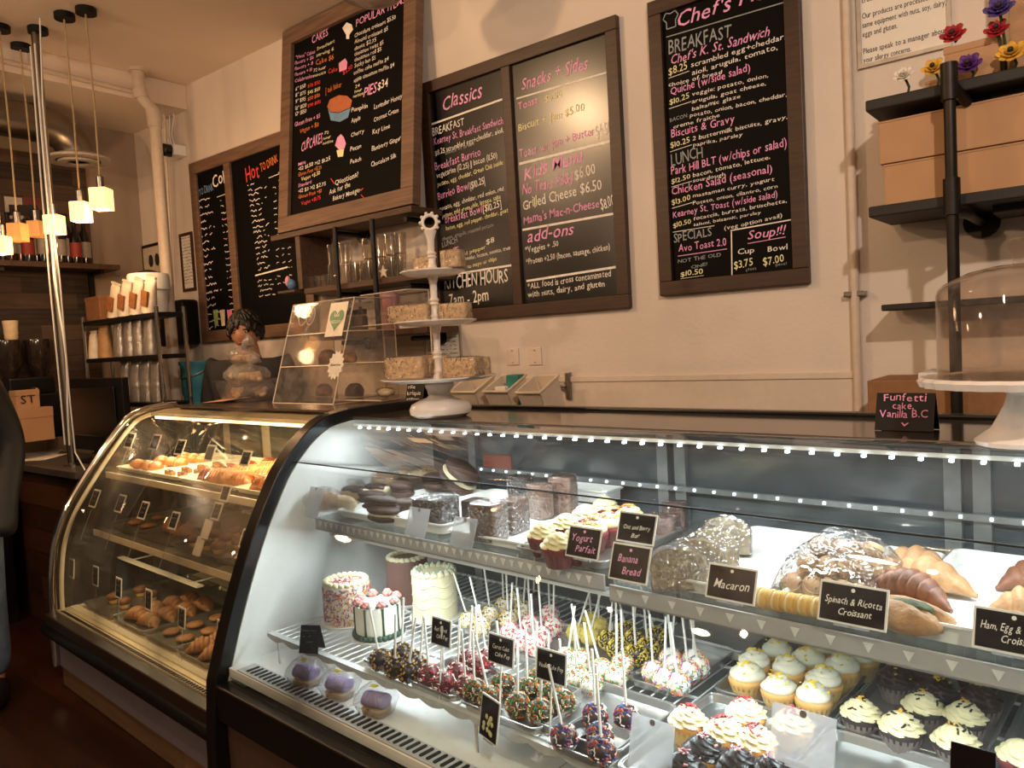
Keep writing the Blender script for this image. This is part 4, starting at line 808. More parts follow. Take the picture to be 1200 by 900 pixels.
def head(parent, c, s, yaw, hair=True, tilt=0):
    """Head with brow, nose, mouth, ears and hair; faces -Y before yaw; s = head height."""
    M = Matrix.Translation(c) @ Matrix.Rotation(yaw, 4, 'Z') @ Matrix.Rotation(tilt, 4, 'X')
    mb = MB(); vs = []; n, rg = 24, 18
    for i in range(rg+1):
        th = PI*i/rg
        for k in range(n):
            a = 2*PI*k/n; x, y, z = math.sin(th)*math.sin(a), -math.sin(th)*math.cos(a), math.cos(th)
            wx = .385*(1 if z > -.1 else 1-.42*((-z-.1)/.9)**1.3); wy = .47 if y > 0 else .46
            px, py, pz = x*wx*s, y*wy*s, z*.5*s
            if y < -.5 and abs(x) < .22: py -= .07*s*math.exp(-((z+.12)/.16)**2)*math.exp(-(x/.12)**2)          # nose
            if y < -.4: py += .035*s*(math.exp(-((z-.06)/.08)**2)*(math.exp(-((x-.38)/.16)**2)+math.exp(-((x+.38)/.16)**2)))   # eye sockets
            if y < -.4: py -= .02*s*math.exp(-((z+.46)/.07)**2)*math.exp(-(x/.25)**2)
            vs.append((px, py, pz))
    fs = [(i*n+k, (i+1)*n+k, (i+1)*n+(k+1) % n, i*n+(k+1) % n) for i in range(rg) for k in range(n)]
    mb.add(vs, fs, 0, M)
    for sx in (-1, 1): mb.blob((sx*.385*s, .02*s, -.03*s), (.04*s, .08*s, .12*s), 10, 7, 0, M=M)
    hd = mb
    f = MB()
    for sx in (-1, 1):
        f.blob((sx*.145*s, -.40*s, .03*s), (.046*s, .022*s, .018*s), 10, 7, 0, M=M); f.blob((sx*.145*s, -.428*s, .03*s), (.02*s, .010*s, .019*s), 8, 6, 1, M=M)
        f.box((sx*.15*s, -.435*s, .10*s), (.13*s, .03*s, .022*s), 1, rot=(0, -sx*.12, 0), M=M)
    f.box((0, -.45*s, -.235*s), (.15*s, .03*s, .025*s), 2, M=M)
    h = MB()
    vs = []; 
    for i in range(13):
        th = PI*.62*i/12
        for k in range(n):
            a = 2*PI*k/n; front = max(0, math.cos(a)); t2 = th*(1-.42*front**2)
            x, y, z = math.sin(t2)*math.sin(a), -math.sin(t2)*math.cos(a), math.cos(t2); w_ = 1.04+.05*math.sin(k*2.3+i*1.9)+.035*math.sin(k*5.1-i*2.3)
            vs.append((x*.42*s*w_, y*.50*s*w_+.012*s, z*.525*s*w_))
    fs = [(i*n+k, (i+1)*n+k, (i+1)*n+(k+1) % n, i*n+(k+1) % n) for i in range(12) for k in range(n)]
    h.add(vs, fs, 0, M); q = random.Random(3)
    for i in range(90):
        th = PI*.60*math.sqrt(q.random()); a = q.uniform(0, 2*PI); fr_ = max(0, math.cos(a)); t2 = th*(1-.36*fr_**2)
        d = Vector((math.sin(t2)*math.sin(a), -math.sin(t2)*math.cos(a), math.cos(t2)))
        T = Matrix.Translation((d.x*.42*s, d.y*.50*s+.012*s, d.z*.525*s)) @ d.to_track_quat('Z', 'Y').to_matrix().to_4x4() @ Matrix.Rotation(q.uniform(-.6, .6), 4, 'Z')
        h.blob((0, 0, 0), (.045*s, .13*s, .05*s), 8, 6, 0, amp=.1, seed=i, M=M @ T)
    return hd, f, h
def hand(mb_pts, base, d, side, up, s, curl):
    pass
# person at the left edge, seen from the waist area down; stands facing the counter, away to the left
fx = Vector((-4.10, 1.06, 0))
t = thing('person', 'person at the left edge in a black quilted jacket and blue jeans', 'person', fx, R(62))
B = dict(pelvis=((0, 0, .96), .15, .115), chest=((0, -.01, 1.28), .175, .125), neck=((0, 0, 1.5), .06, .06), skull0=((0, -.01, 1.58), .062, .07))
for sx, n in ((-1, 'l'), (1, 'r')):
    B[n+'sh'] = ((sx*.19, 0, 1.43), .065, .065); B[n+'el'] = ((sx*.25, .03, 1.15), .045, .045); B[n+'wr'] = ((sx*.235, -.09, .93), .03, .025); B[n+'pa'] = ((sx*.23, -.13, .86), .02, .036)
    B[n+'hip'] = ((sx*.095, 0, .9), .105, .10); B[n+'kn'] = ((sx*.11, -.015, .5), .068, .07); B[n+'an'] = ((sx*.115, .02, .09), .042, .045); B[n+'to'] = ((sx*.13, -.13, .035), .04, .03)
    for k in range(4): 
        B[f'{n}f{k}a'] = ((sx*(.235), -.165+.022*k, .815-.004*k), .009, .009); B[f'{n}f{k}b'] = ((sx*.222, -.168+.022*k, .775+.006*abs(k-1.5)), .008, .008)
    B[n+'th'] = ((sx*.205, -.17, .84), .009, .009)
E_ = [('pelvis', 'chest'), ('chest', 'neck'), ('neck', 'skull0')]
for n in 'lr':
    E_ += [('chest', n+'sh'), (n+'sh', n+'el'), (n+'el', n+'wr'), (n+'wr', n+'pa'), ('pelvis', n+'hip'), (n+'hip', n+'kn'), (n+'kn', n+'an'), (n+'an', n+'to'), (n+'pa', n+'th')]
    for k in range(4): E_ += [(n+'pa', f'{n}f{k}a'), (f'{n}f{k}a', f'{n}f{k}b')]
skin_body('body', skin_m, t, B, E_)
J = dict(pelvis=((0, 0, .88), .19, .15), waist=((0, 0, 1.08), .18, .14), chest=((0, -.01, 1.3), .205, .15), upper=((0, -.01, 1.41), .16, .125), collar=((0, 0, 1.49), .08, .08))
for sx, n in ((-1, 'l'), (1, 'r')):
    J[n+'sh'] = ((sx*.2, 0, 1.42), .088, .088); J[n+'el'] = ((sx*.255, .03, 1.15), .07, .07); J[n+'wr'] = ((sx*.237, -.10, .92), .052, .056); J[n+'cuff'] = ((sx*.228, -.165, .765), .05, .062)
skin_body('quilted_jacket', jacket_m, t, J, [('pelvis', 'waist'), ('waist', 'chest'), ('chest', 'upper'), ('upper', 'collar'), ('chest', 'lsh'), ('lsh', 'lel'), ('lel', 'lwr'), ('lwr', 'lcuff'), ('chest', 'rsh'), ('rsh', 'rel'), ('rel', 'rwr'), ('rwr', 'rcuff')])
P_ = dict(pelvis=((0, 0, .97), .165, .135))
for sx, n in ((-1, 'l'), (1, 'r')): P_[n+'hip'] = ((sx*.1, 0, .86), .115, .115); P_[n+'kn'] = ((sx*.112, -.015, .5), .085, .088); P_[n+'an'] = ((sx*.118, .015, .1), .07, .075)
skin_body('jeans', jean_m, t, P_, [('pelvis', 'lhip'), ('lhip', 'lkn'), ('lkn', 'lan'), ('pelvis', 'rhip'), ('rhip', 'rkn'), ('rkn', 'ran')])
for sx in (-1, 1):
    MB().blob((sx*.128, -.06, .05), (.052, .155, .062), 16, 10, flat=-.05).build('shoe', shoe_m, t, smooth=180)
hd, f, h = head(t, (0, -.03, 1.68), .23, 0); hd.build('head_skin', skin_m, t, smooth=180); f.build('face', [mat('eye_white', 'd9cfc6', .3), hair_m, mat('lips', '9a5548', .5)], t, smooth=180); h.build('hair', hair_m, t, smooth=180)
# worker behind the left case, only brow and eyes show
hp = W(290, 388, Y=2.55)
t = thing('person', 'person with short dark hair peeking over the left case', 'person', (hp.x, hp.y, 0), R(38))
k = (hp.z)/1.62
B2 = {n: (tuple(c*k for c in v[0]), v[1], v[2]) for n, v in B.items()}
skin_body('body', skin_m, t, B2, E_); J2 = {n: (tuple(c*k for c in v[0]), v[1]*.97, v[2]*.97) for n, v in J.items() if 'cuff' not in n}
skin_body('shirt', shirt_m, t, J2, [('pelvis', 'waist'), ('waist', 'chest'), ('chest', 'upper'), ('upper', 'collar'), ('chest', 'lsh'), ('lsh', 'lel'), ('lel', 'lwr'), ('chest', 'rsh'), ('rsh', 'rel'), ('rel', 'rwr')])
skin_body('trousers', shirt_m, t, {n: (tuple(c*k for c in v[0]), v[1], v[2]) for n, v in P_.items()}, [('pelvis', 'lhip'), ('lhip', 'lkn'), ('lkn', 'lan'), ('pelvis', 'rhip'), ('rhip', 'rkn'), ('rkn', 'ran')])
for sx in (-1, 1): MB().blob((sx*.128, -.06, .05), (.052, .155, .062), 16, 10, flat=-.05).build('shoe', shoe_m, t, smooth=180)
hd, f, h = head(t, (0, -.03, hp.z-.0), .225, 0, tilt=.15); hd.build('head_skin', skin_m, t, smooth=180); f.build('face', [mat('eye_white', 'd9cfc6', .3), hair_m, mat('lips', '9a5548', .5)], t, smooth=180); h.build('hair', hair_m, t, smooth=180)
# ================================================================== bakery cases (built in the cases' own axes)
def cthing(name, label, cat, u, v, z=0, rz=0, group=None): return thing(name, label, cat, C(u, v, z), rz-CA, group)
def off(mb, u, v, z=0): mb.v = [(a-u, b-v, c-z) for a, b, c in mb.v]; return mb
def outset(prof, d):
    out = []
    for i, p in enumerate(prof):
        a = prof[max(0, i-1)]; b = prof[min(len(prof)-1, i+1)]; t = Vector((b[0]-a[0], b[1]-a[1])).normalized(); out.append((p[0]-t.y*d, p[1]+t.x*d))
    return out
def arcband(prof, d0, d1, u0, u1, mi=0):
    a, b = outset(prof, d0), outset(prof, d1); mb = MB()
    mb.loft([[(u0, *a[i]), (u1, *a[i]), (u1, *b[i]), (u0, *b[i])] for i in range(len(prof))], mi); return mb
def smooth_prof(P, n=4):
    out = []
    for i in range(len(P)-1):
        p0 = P[max(0, i-1)]; p1 = P[i]; p2 = P[i+1]; p3 = P[min(len(P)-1, i+2)]
        for k in range(n):
            t = k/n; out.append(tuple(.5*((2*p1[j])+(-p0[j]+p2[j])*t+(2*p0[j]-5*p1[j]+4*p2[j]-p3[j])*t*t+(-p0[j]+3*p1[j]-3*p2[j]+p3[j])*t**3) for j in (0, 1)))
    return out+[P[-1]]
U2, U2R = -2.30, .55
G2 = [(1.10, .485), (1.125, .56), (1.155, .65), (1.206, .783), (1.261, .909), (1.315, 1.011), (1.37, 1.102), (1.43, 1.168), (1.49, 1.218), (1.555, 1.25), (1.64, 1.263)]
G2s = smooth_prof(G2); iseam = 26
DECK, RACK = .53, .632
c2 = cthing('bakery_case', 'big black-framed curved glass bakery case lit white, full of cakes and cupcakes', 'display case', -.9, 1.6)
def c2b(mb, name, m_, **k): return off(mb, -.9, 1.6).build(name, m_, c2, **k)
c2b(arcband([(1.08, .0), (1.085, .3)]+G2s+[(1.75, 1.266), (2.03, 1.264)], -.024, .030, U2-.055, U2+.006), 'end_frame', blackm, smooth=35, bevel=.003)
c2b(arcband([(1.08, .0), (1.085, .3)]+G2s+[(1.75, 1.266), (2.03, 1.264)], -.024, .030, U2R-.006, U2R+.055), 'end_frame', blackm, smooth=35, bevel=.003)
for ua, ub in ((U2-.03, U2+.012), (U2R-.012, U2R+.03)):
    poly = [(v, z) for v, z in outset(G2s, -.012)]+[(2.03, 1.25), (2.03, .45), (1.11, .45)]
    mb = MB(); n = len(poly); mb.add([(ua, v, z) for v, z in poly]+[(ub, v, z) for v, z in poly], [tuple(range(n)), tuple(reversed(range(n, 2*n)))]+[(i, n+i, n+(i+1) % n, (i+1) % n) for i in range(n)]); c2b(mb, 'end_panel', whiteplast)
gl = G2s[:iseam+1]; c2b(MB().strip(gl, U2+.002, U2R-.002), 'front_glass', glass_m, smooth=180, solid=.005)
gu = G2s[iseam:]; c2b(MB().strip(gu, U2+.002, U2R-.002), 'upper_glass', glass_m, smooth=180, solid=.005)
s_ = G2s[iseam]; c2b(MB().tube([(U2, s_[0], s_[1]), (U2R, s_[0], s_[1])], .0022, 6), 'glass_seam', blackp)
c2b(MB().box2((U2, 1.65, 1.252), (U2R, 2.02, 1.264)), 'top_panel', mat('dark_top_glass', '5c554f', .12, .55, var=.1, scale=3), bevel=.003)
c2b(MB().box2((U2-.03, 2.0, 1.25), (U2R+.03, 2.045, 1.275)), 'top_rail', blackm, bevel=.004)
c2b(MB().box2((U2, 1.07, .375), (U2R, 1.125, .487)), 'front_sill', blackm, bevel=.006)
c2b(MB().box2((U2, 1.10, .09), (U2R, 1.14, .375)), 'kick_panel', brownpanel_m); c2b(MB().box2((U2, 1.15, 0), (U2R, 2.0, .45)), 'cabinet_base', blackp)
c2b(MB().box2((U2+.012, 1.115, DECK-.03), (U2R-.012, 2.02, DECK)), 'deck', whiteplast, bevel=.002)
mb = MB(); k = U2+.10
while k < U2R-.05:
    pl_ = [(k+.0065*math.cos(a)+(.0), 1.150+.0065*math.sin(a)+(.016 if math.sin(a) > 0 else -.016)) for a in [2*PI*i/10+.01 for i in range(10)]]; mb.prism(pl_, DECK+.0045, DECK+.006); k += .0245
c2b(MB().box2((U2+.06, 1.118, DECK), (U2R-.02, 1.178, DECK+.0045)), 'vent_strip', mat('vent_grey', 'c3c4c4', .4, .3, var=.03)); c2b(mb, 'vent_slot_row', blackp)
p = CP(525, 890, z=DECK); c2b(MB().lathe([(.011, 0), (.011, .001), (0, .001)], 16, M=Matrix.Translation((p.x, p.y, DECK+.0005))), 'drain_hole', blackp)
mb = MB()
for du in (-1.75, -1.1, -.4): mb.box2((du-.001, 1.178, DECK), (du+.001, 1.5, DECK+.0006))
c2b(mb, 'deck_joint', mat('joint_grey', '8b8b8b', .6))
# white wire rack over the deck
mb = MB(); u = -2.19
while u < U2R-.04: mb.tube([(u, 1.215, RACK-.003), (u, 1.99, RACK-.003)], .0021, 5); u += .032
for v in (1.215, 1.40, 1.60, 1.80, 1.99): mb.tube([(-2.2, v, RACK-.008), (U2R-.03, v, RACK-.008)], .004, 6)
for u in (-2.18, -1.3, -.4, .45):
    for v in (1.23, 1.97): mb.tube([(u, v, DECK), (u, v, RACK-.006)], .004, 6)
c2b(mb, 'wire_rack', mat('white_wire', 'dcdcda', .4, .2, var=.02), smooth=60)
mb = MB(); vs = []
n = 240; u0, u1 = -2.2, U2R-.03
for i in range(n+1): vs += [(u0+(u1-u0)*i/n, 1.205, RACK), (u0+(u1-u0)*i/n, 1.205, RACK-.010-.010*abs(math.sin(i*PI/8)))]
mb.add(vs, [(2*i, 2*i+1, 2*i+3, 2*i+2) for i in range(n)]); mb.box2((u0, 1.205, RACK-.002), (u1, 1.225, RACK)); c2b(mb, 'rack_edge', mat('pale_rack_edge', 'cfd1d0', .35, .2), solid=.003)
# shelves
SH = [(-2.17, -1.02, .965, 1.40), (-.995, U2R-.02, .952, 1.385)]
lipm = mat('clear_grey_lip', 'a9a8a6', .3, var=.05); shelfglass = clear('shelf_glass', 'eef4f2', .6, .02, 1.45, haze=.10)
for ua, ub, z, v in SH:
    c2b(MB().box2((ua, v, z-.008), (ub, 1.94, z-.001)), 'glass_shelf', shelfglass)
    mb = MB().box2((ua, v-.012, z-.040), (ub, v-.006, z-.002)).box2((ua, v-.012, z-.040), (ub, v+.012, z-.036))
    c2b(mb, 'price_channel', lipm); mb = MB(); u = ua+.02
    while u < ub-.02: mb.add([(u, v-.0135, z-.010), (u+.018, v-.0135, z-.010), (u+.009, v-.0135, z-.028)], [(0, 2, 1)]); u += .03 if ua < -1.5 else .065
    c2b(mb, 'channel_tooth_row', mat('tooth_white', 'd9d9d6', .4), solid=.002)
    for u in (ua+.08, (ua+ub)/2, ub-.06): c2b(MB().box2((u-.008, v+.03, z-.03), (u+.008, 1.97, z-.009)), 'shelf_bracket', steel_m)
# rear doors
mb = MB().box2((U2+.01, 2.02, .5), (U2R-.01, 2.03, 1.245)); c2b(mb, 'rear_door', darkglass_m)
ud = CP(790, 590, v=2.01).x
for u in (-2.05, ud-.03, ud+.03, ud+.75, ud+.81): c2b(MB().box2((u-.018, 2.0, .5), (u+.018, 2.02, 1.24)), 'door_stile', mat('stile_grey', '8e9294', .35, .5))
c2b(MB().box2((U2+.02, 1.985, 1.2), (U2R-.02, 2.02, 1.245)).box2((U2+.02, 1.985, .5), (U2R-.02, 2.02, .55)), 'door_track', steel_m)
p = CP(582, 543, v=2.01); c2b(MB().box2((p.x-.07, 2.012, p.z-.03), (p.x+.07, 2.019, p.z+.03)), 'door_sticker', mat('orange_sticker', 'a85a44', .5))
# LEDs
led = glow('white_led', 'eaf3ff', 14); ledw = glow('warm_led', 'ffd9a0', 6)
VL, ZL = 1.60, 1.247
mb = MB(); dots = MB(); u = U2+.12
while u < U2R-.05:
    dots.box((u, VL-.004, ZL-.012), (.007, .010, .005)); u += .052
c2b(MB().box2((U2+.08, VL-.001, ZL-.008), (U2R-.03, VL+.005, ZL)), 'led_strip', whiteplast); c2b(dots, 'led_row', led)
dots = MB(); u = U2+.32
while u < U2R-.1: dots.box((u, 1.975, 1.043), (.006, .004, .007)); u += .062
c2b(MB().box2((U2+.3, 1.978, 1.035), (U2R-.1, 1.99, 1.05)), 'led_strip', mat('stile_grey', '8e9294', .35, .5)); c2b(dots, 'led_row', glow('led_reflection', 'eaf3ff', 5))  # added strip; its glowing dots stand in for the LED row's reflection
LEDC = (.90, .95, 1.0)
def caselight(u0, u1, v, z, power, color, tv, tz, sy=.015):
    a = C((u0+u1)/2, v, z); b = C((u0+u1)/2, tv, tz); d = (b-a).normalized()
    l = bpy.data.lights.new('case_light', 'AREA'); l.shape = 'RECTANGLE'; l.size = u1-u0; l.size_y = sy; l.energy = power; l.color = color
    o = bpy.data.objects.new('case_light', l); COL.objects.link(o); x = C(1, 0, 0); zc = -d; y = zc.cross(x).normalized()
    mm = Matrix((x, y, zc)).transposed().to_4x4(); mm.translation = a; o.matrix_world = mm
caselight(U2+.1, U2R-.1, VL, ZL-.016, 16, LEDC, 1.50, .6)
c2b(MB().box2((U2+.15, 1.425, .9), (U2R-.1, 1.445, .908)), 'shelf_led', whiteplast)
caselight(U2+.15, U2R-.1, 1.435, .897, 17, LEDC, 1.28, .5)
# ------------------------------------------------------------------ left case
V0 = 0
G1 = [(1.118, .38), (1.121, .48), (1.133, .60), (1.155, .71), (1.20, .82), (1.274, .935), (1.381, 1.08), (1.489, 1.205), (1.56, 1.25), (1.66, 1.268), (1.75, 1.27)]
G1s = smooth_prof(G1); U1, U1R = -3.95, -2.362
c1 = cthing('bakery_case', 'chrome-edged curved glass bakery case lit warm yellow, beyond the black-framed one', 'display case', -3.1, 1.7)
def c1b_(mb, name, m_, **k): return off(mb, -3.1, 1.7).build(name, m_, c1, **k)
c1b_(MB().tube([(U1, v, z) for v, z in [(1.105, .13), (1.108, .30)]+outset(G1s, .004)], .019, 10), 'end_trim', chrome_m, smooth=60)
c1b_(MB().tube([(U1+.045, v, z) for v, z in outset(G1s, -.02)], .010, 8), 'inner_trim', creamplast, smooth=60)
c1b_(MB().strip(G1s, U1+.005, U1R), 'front_glass', warmglass_m, smooth=180, solid=.005)
poly = outset(G1s, -.005)+[(2.0, 1.26), (2.0, .37)]; n = len(poly); mb = MB(); mb.add([(U1+.008, v, z) for v, z in poly], [tuple(range(n))]); c1b_(mb, 'end_glass', clear('end_glass_clear', 'dcd8d0', .8, .03, 1.5, haze=.06), solid=.006)
c1b_(MB().box2((U1, 1.74, 1.262), (U1R, 2.34, 1.272)), 'top_panel', mat('warm_top_steel', '6e5f50', .18, .6, var=.1, scale=3), bevel=.003)
c1b_(MB().box2((U1, 1.60, 1.235), (U1R, 1.98, 1.25)), 'hood_lining', creamplast)
c1b_(MB().box2((U1-.005, 1.075, .33), (U1R, 1.125, .378)), 'front_sill', mat('dark_brown_sill', '241a14', .4), bevel=.004)
mb = MB(); mb.tube([(U1-.02, 1.09, .305), (U1R, 1.09, .305)], .032, 12); c1b_(mb, 'bumper_rail', blackm, smooth=60)
c1b_(MB().box2((U1+.01, 1.12, .125), (U1R, 1.15, .29)), 'lower_panel', lilac_m); c1b_(MB().box2((U1+.02, 1.16, .1), (U1R, 2.22, .36)), 'cabinet_base', blackp); c1b_(MB().box2((U1+.02, 2.0, .36), (U1R, 2.22, 1.26)), 'rear_cabinet', blackp)
struct_pl = off(MB().box2((-4.02, 1.15, 0), (U1R, 2.2, .098)), -3.3, 1.7).build('trim_4', plinth_m, loc=C(-3.3, 1.7, 0)); struct_pl.rotation_euler = (0, 0, -CA); struct(struct_pl)
c1b_(MB().box2((U1+.01, 1.125, .36), (U1R, 1.99, .385)), 'deck', creamplast)
mb = MB(); u = U1+.05
while u < U1R-.01: mb.box2((u, 1.127, .385), (u+.010, 1.142, .388)); u += .02
c1b_(mb, 'vent_slot_row', blackp)
c1b_(MB().box2((U1+.03, 1.15, .385), (U1R, 1.20, .391)), 'air_grille', mat('cream_grille', 'cfc0a0', .35, .3)); mb = MB(); u = U1+.05
while u < U1R-.01: mb.box2((u, 1.17, .391), (u+.004, 1.2, .398)); u += .012
c1b_(mb, 'grille_comb', creamplast)
c1b_(MB().box2((U1+.02, 1.985, .36), (U1R, 1.995, 1.235)), 'rear_panel', mat('cream_rear', 'b7ab94', .5, var=.05))
for k in range(4): u = U1+.12+k*.4; c1b_(MB().box2((u, 1.97, .42), (u+.30, 1.984, 1.22)), 'rear_door', mat('rear_door_green', '4c5148', .15, .2, var=.3, scale=4))
SH1 = [(.995, 1.375), (.735, 1.30)]
for z, v in SH1:
    c1b_(MB().box2((U1+.06, v, z-.008), (U1R, 1.95, z-.001)), 'glass_shelf', clear('warm_shelf_glass', 'ece9da', .5, .03, 1.45, haze=.14))
    c1b_(MB().box2((U1+.06, v-.01, z-.03), (U1R, v-.004, z-.002)), 'price_channel', creamplast); mb = MB(); u = U1+.07
    while u < U1R-.02: mb.add([(u, v-.012, z-.026), (u+.012, v-.012, z-.026), (u+.006, v-.012, z-.012)], [(0, 1, 2)]); u += .015
    c1b_(mb, 'channel_tooth_row', mat('tooth_cream', 'e5d9bd', .4))
    for u in (U1+.1, -3.2, U1R-.08): c1b_(MB().box2((u-.008, v+.03, z-.035), (u+.008, 1.97, z-.009)), 'shelf_bracket', creamplast)
a = CP(142, 652, z=.56); b = CP(233, 688, z=.56); c1b_(MB().box((( a.x+b.x)/2, (a.y+b.y)/2-.0, .56), (abs(b.x-a.x), .03, .006)), 'price_rail', creamplast)
for u in ((a.x+.1), (b.x-.1)): c1b_(MB().box2((u-.008, a.y+.01, .553), (u+.008, 1.97, .557)), 'rail_arm', creamplast)
c1b_(MB().box2((U1+.1, 1.60, 1.222), (U1R-.02, 1.63, 1.234)), 'led_strip', ledw)
caselight(U1+.1, U1R-.05, 1.62, 1.215, 8, (1, .80, .50), 1.6, .6)
caselight(U1+.1, U1R-.05, 1.55, 1.215, 5, (1, .80, .50), 1.20, .39)  # extra light added to brighten the deck front, no strip of its own
caselight(U1+.1, U1R-.05, 1.30, .70, 3.2, (1, .80, .50), 1.25, .4)  # light added under the middle shelf to lift the lower goods
# ------------------------------------------------------------------ trays
def rrect(hw, hd, r, n=4):
    out = []
    for cx, cy, a0 in ((hw-r, hd-r, 0), (-hw+r, hd-r, PI/2), (-hw+r, -hd+r, PI), (hw-r, -hd+r, 1.5*PI)):
        for k in range(n+1): a = a0+PI/2*k/n; out.append((cx+r*math.cos(a), cy+r*math.sin(a)))
    return out
def tray(label, u0, u1, v0, v1, z, m_=None, h=.022, r=.022, name='baking_tray', cat='tray', group=None, rim=.007, flare=.008):
    m_ = m_ or alu_m; t = cthing(name, label, cat, (u0+u1)/2, (v0+v1)/2, z, 0, group); hw, hd = (u1-u0)/2, (v1-v0)/2
    secs = []
    for (dx, zz) in ((-.02-flare, 0), (-flare, .003), (-rim, h-.003), (0, h-.002), (.0, h+.001), (-rim, h+.001), (-flare-.003, .006), (-.025-flare, .003)):
        secs.append([(x, y, zz) for x, y in rrect(hw+dx, hd+dx, r)])
    MB().loft(secs).build('pan', m_, t, smooth=35)
    MB().tube([(x, y, h) for x, y in rrect(hw-.003, hd-.003, r)], .0035, 6, closed=True).build('rolled_rim', m_, t, smooth=60)
    return t
def tray_px(label, left, bottom, right, z, **k):
    a, b, c_ = CP(*left, z=z+.02), CP(*bottom, z=z+.02), CP(*right, z=z+.02)
    u0, u1, v0, v1 = a.x, (b.x+c_.x)/2, (a.y+b.y)/2, c_.y
    return tray(label, u0, u1, v0, v1, z, **k), (u0, u1, v0, v1)
# ================================================================== food
def sprk(mb, c, rad, n, cols, seed, top=-1.0, L=.0075, r=.0013, M=None):
    """Short sugar strands lying on a ball or dome."""
    q = random.Random(seed)
    for i in range(n):
        z = q.uniform(top, 1); a = q.uniform(0, 2*PI); s = math.sqrt(max(0, 1-z*z)); d = Vector((s*math.cos(a), s*math.sin(a), z))
        p = Vector(c)+Vector((d.x*rad[0], d.y*rad[1], d.z*rad[2])); t = d.orthogonal().normalized(); t.rotate(Matrix.Rotation(q.uniform(0, 6.3), 3, d))
        e = d.cross(t); k = q.randrange(cols); h = L/2
        vs = [p+t*sx*h+e*sy*r+d*sz*r for sx in (-1, 1) for sy, sz in ((-1, -.5), (1, -.5), (0, 1.2))]
        mb.add(vs, [(0, 1, 4, 3), (1, 2, 5, 4), (2, 0, 3, 5), (0, 2, 1), (3, 4, 5)], k, M)
stick_m = mat('white_paper_stick', 'e2dfd8', .6, var=.02)
def sm(h): return mat('sprinkle_'+h, h, .45, var=.05)
def cakepop(kind, ball, cols, n, L=.009, r=.0016, rad=.0285, seed=1):
    t = thing('cake_pop', kind, 'cake pop', (0, 0, 0)); c = (0, 0, rad*.93)
    cb_ = MB().blob(c, (rad, rad, rad*.95), 18, 12, amp=.04, seed=seed).build('cake_ball', ball, t, smooth=180)
    mb = MB(); sprk(mb, c, (rad*1.01,)*3, n, len(cols), seed, -.85, L, r); o = mb.build('sprinkles', [sm(x) for x in cols], cb_); o['kind'] = 'stuff'
    MB().tube([(0, 0, rad), (0, 0, rad+.150)], .0030, 8).build('stick', stick_m, t, smooth=60)
    return Proto(t)
choc_m = mat('dark_chocolate', '24130d', .35, var=.2, spec=.5); wchoc = mat('white_candy_coat', 'ece4d6', .35, var=.04); redv = mat('red_velvet_coat', '5c1417', .45, var=.2); ychoc = mat('yellow_candy_coat', 'd9c05a', .4, var=.08); pchoc = mat('plum_coat', '2c1418', .4, var=.2)
POPS = {
 'gold': cakepop('x', choc_m, ['c29a45', 'a87a2c', '3a2114'], 120, .006, .0022, seed=1),
 'redvelvet': cakepop('x', redv, ['efe6e0', 'c94a4a', '4a1012'], 120, seed=2),
 'carrot': cakepop('x', choc_m, ['c7662a', '4d7a35', 'd9c9a0', '3b5a2a'], 170, seed=3),
 'plum': cakepop('x', pchoc, ['5a3a80', 'c9682f', 'e6dcd0', 'b8304a', '3a5a8a'], 150, seed=4),
 'yellowblack': cakepop('x', wchoc, ['d8b13c', '2a1c14', 'e8d9a0', 'b88a2a'], 170, .006, .0018, seed=5),
 'redwhite': cakepop('x', wchoc, ['c92c3e', 'd9424f', 'f2ece6'], 150, .0085, .0014, seed=6),
 'yellow': cakepop('x', ychoc, ['d9b93a', 'efe08a', 'c8a42c'], 110, .005, .0013, seed=7),
 'yellowchoc': cakepop('x', choc_m, ['e0c33c', 'ead76a', 'caa52c'], 230, .006, .0014, seed=8),
 'greenorange': cakepop('x', wchoc, ['4f8a44', 'd9722f', '6fa35a', 'c95a3a'], 150, .0085, .0014, seed=9),
 'rainbow': cakepop('x', wchoc, ['d9486a', '4a6fb0', 'e0b040', 'e07a3a', '5f9a58', 'f0e8e2'], 190, .0085, .0014, seed=10),
 'darkpurple': cakepop('x', mat('dull_mauve_coat', '3a2c33', .4, var=.2), ['5a4a55', '2c2228'], 110, seed=11)}
POPN = {'gold': 'dark chocolate cake pop crusted with gold nuts', 'redvelvet': 'dark red cake pop with white sprinkles', 'carrot': 'chocolate cake pop with orange and green sprinkles', 'plum': 'plum dark cake pop with mixed bright sprinkles',
 'yellowblack': 'white cake pop crusted in yellow and black crumbs', 'redwhite': 'white cake pop with red sprinkles', 'yellow': 'plain pale yellow cake pop', 'yellowchoc': 'chocolate cake pop covered in yellow sprinkles', 'greenorange': 'white cake pop with green and orange sprinkles', 'rainbow': 'white cake pop with rainbow sprinkles', 'darkpurple': 'lone dull mauve cake pop'}
def pops(kind, pts, z, group):
    """pts: ball centre and stick top in the photograph; ordered from the left."""
    pts = sorted(pts); n = len(pts)
    for i, (x, y, dx, dy) in enumerate(pts):
        c = CP(x, y, z=z+.021); q = random.Random(i*7+n)
        side = 'only one' if n == 1 else f'{ORD[i]} from the left' if i < n-1 else 'furthest right'
        tip = CP(x+dx, y-dy, v=c.y+q.uniform(-.02, .02)); d = (tip-c); ax = math.atan2(-d.y, max(.05, d.z)); ay = math.atan2(d.x, max(.05, d.z))
        POPS[kind].put(f'{POPN[kind]}, {side} of its kind', C(c.x, c.y, z), rot=(max(-.5, min(.5, ax)), max(-.5, min(.5, ay)), 0), group=group)
ZT = RACK+.004
def poptray(label, l, b, r): return tray_px(label, l, b, r, RACK, group='cake pop trays', h=.02)[1]
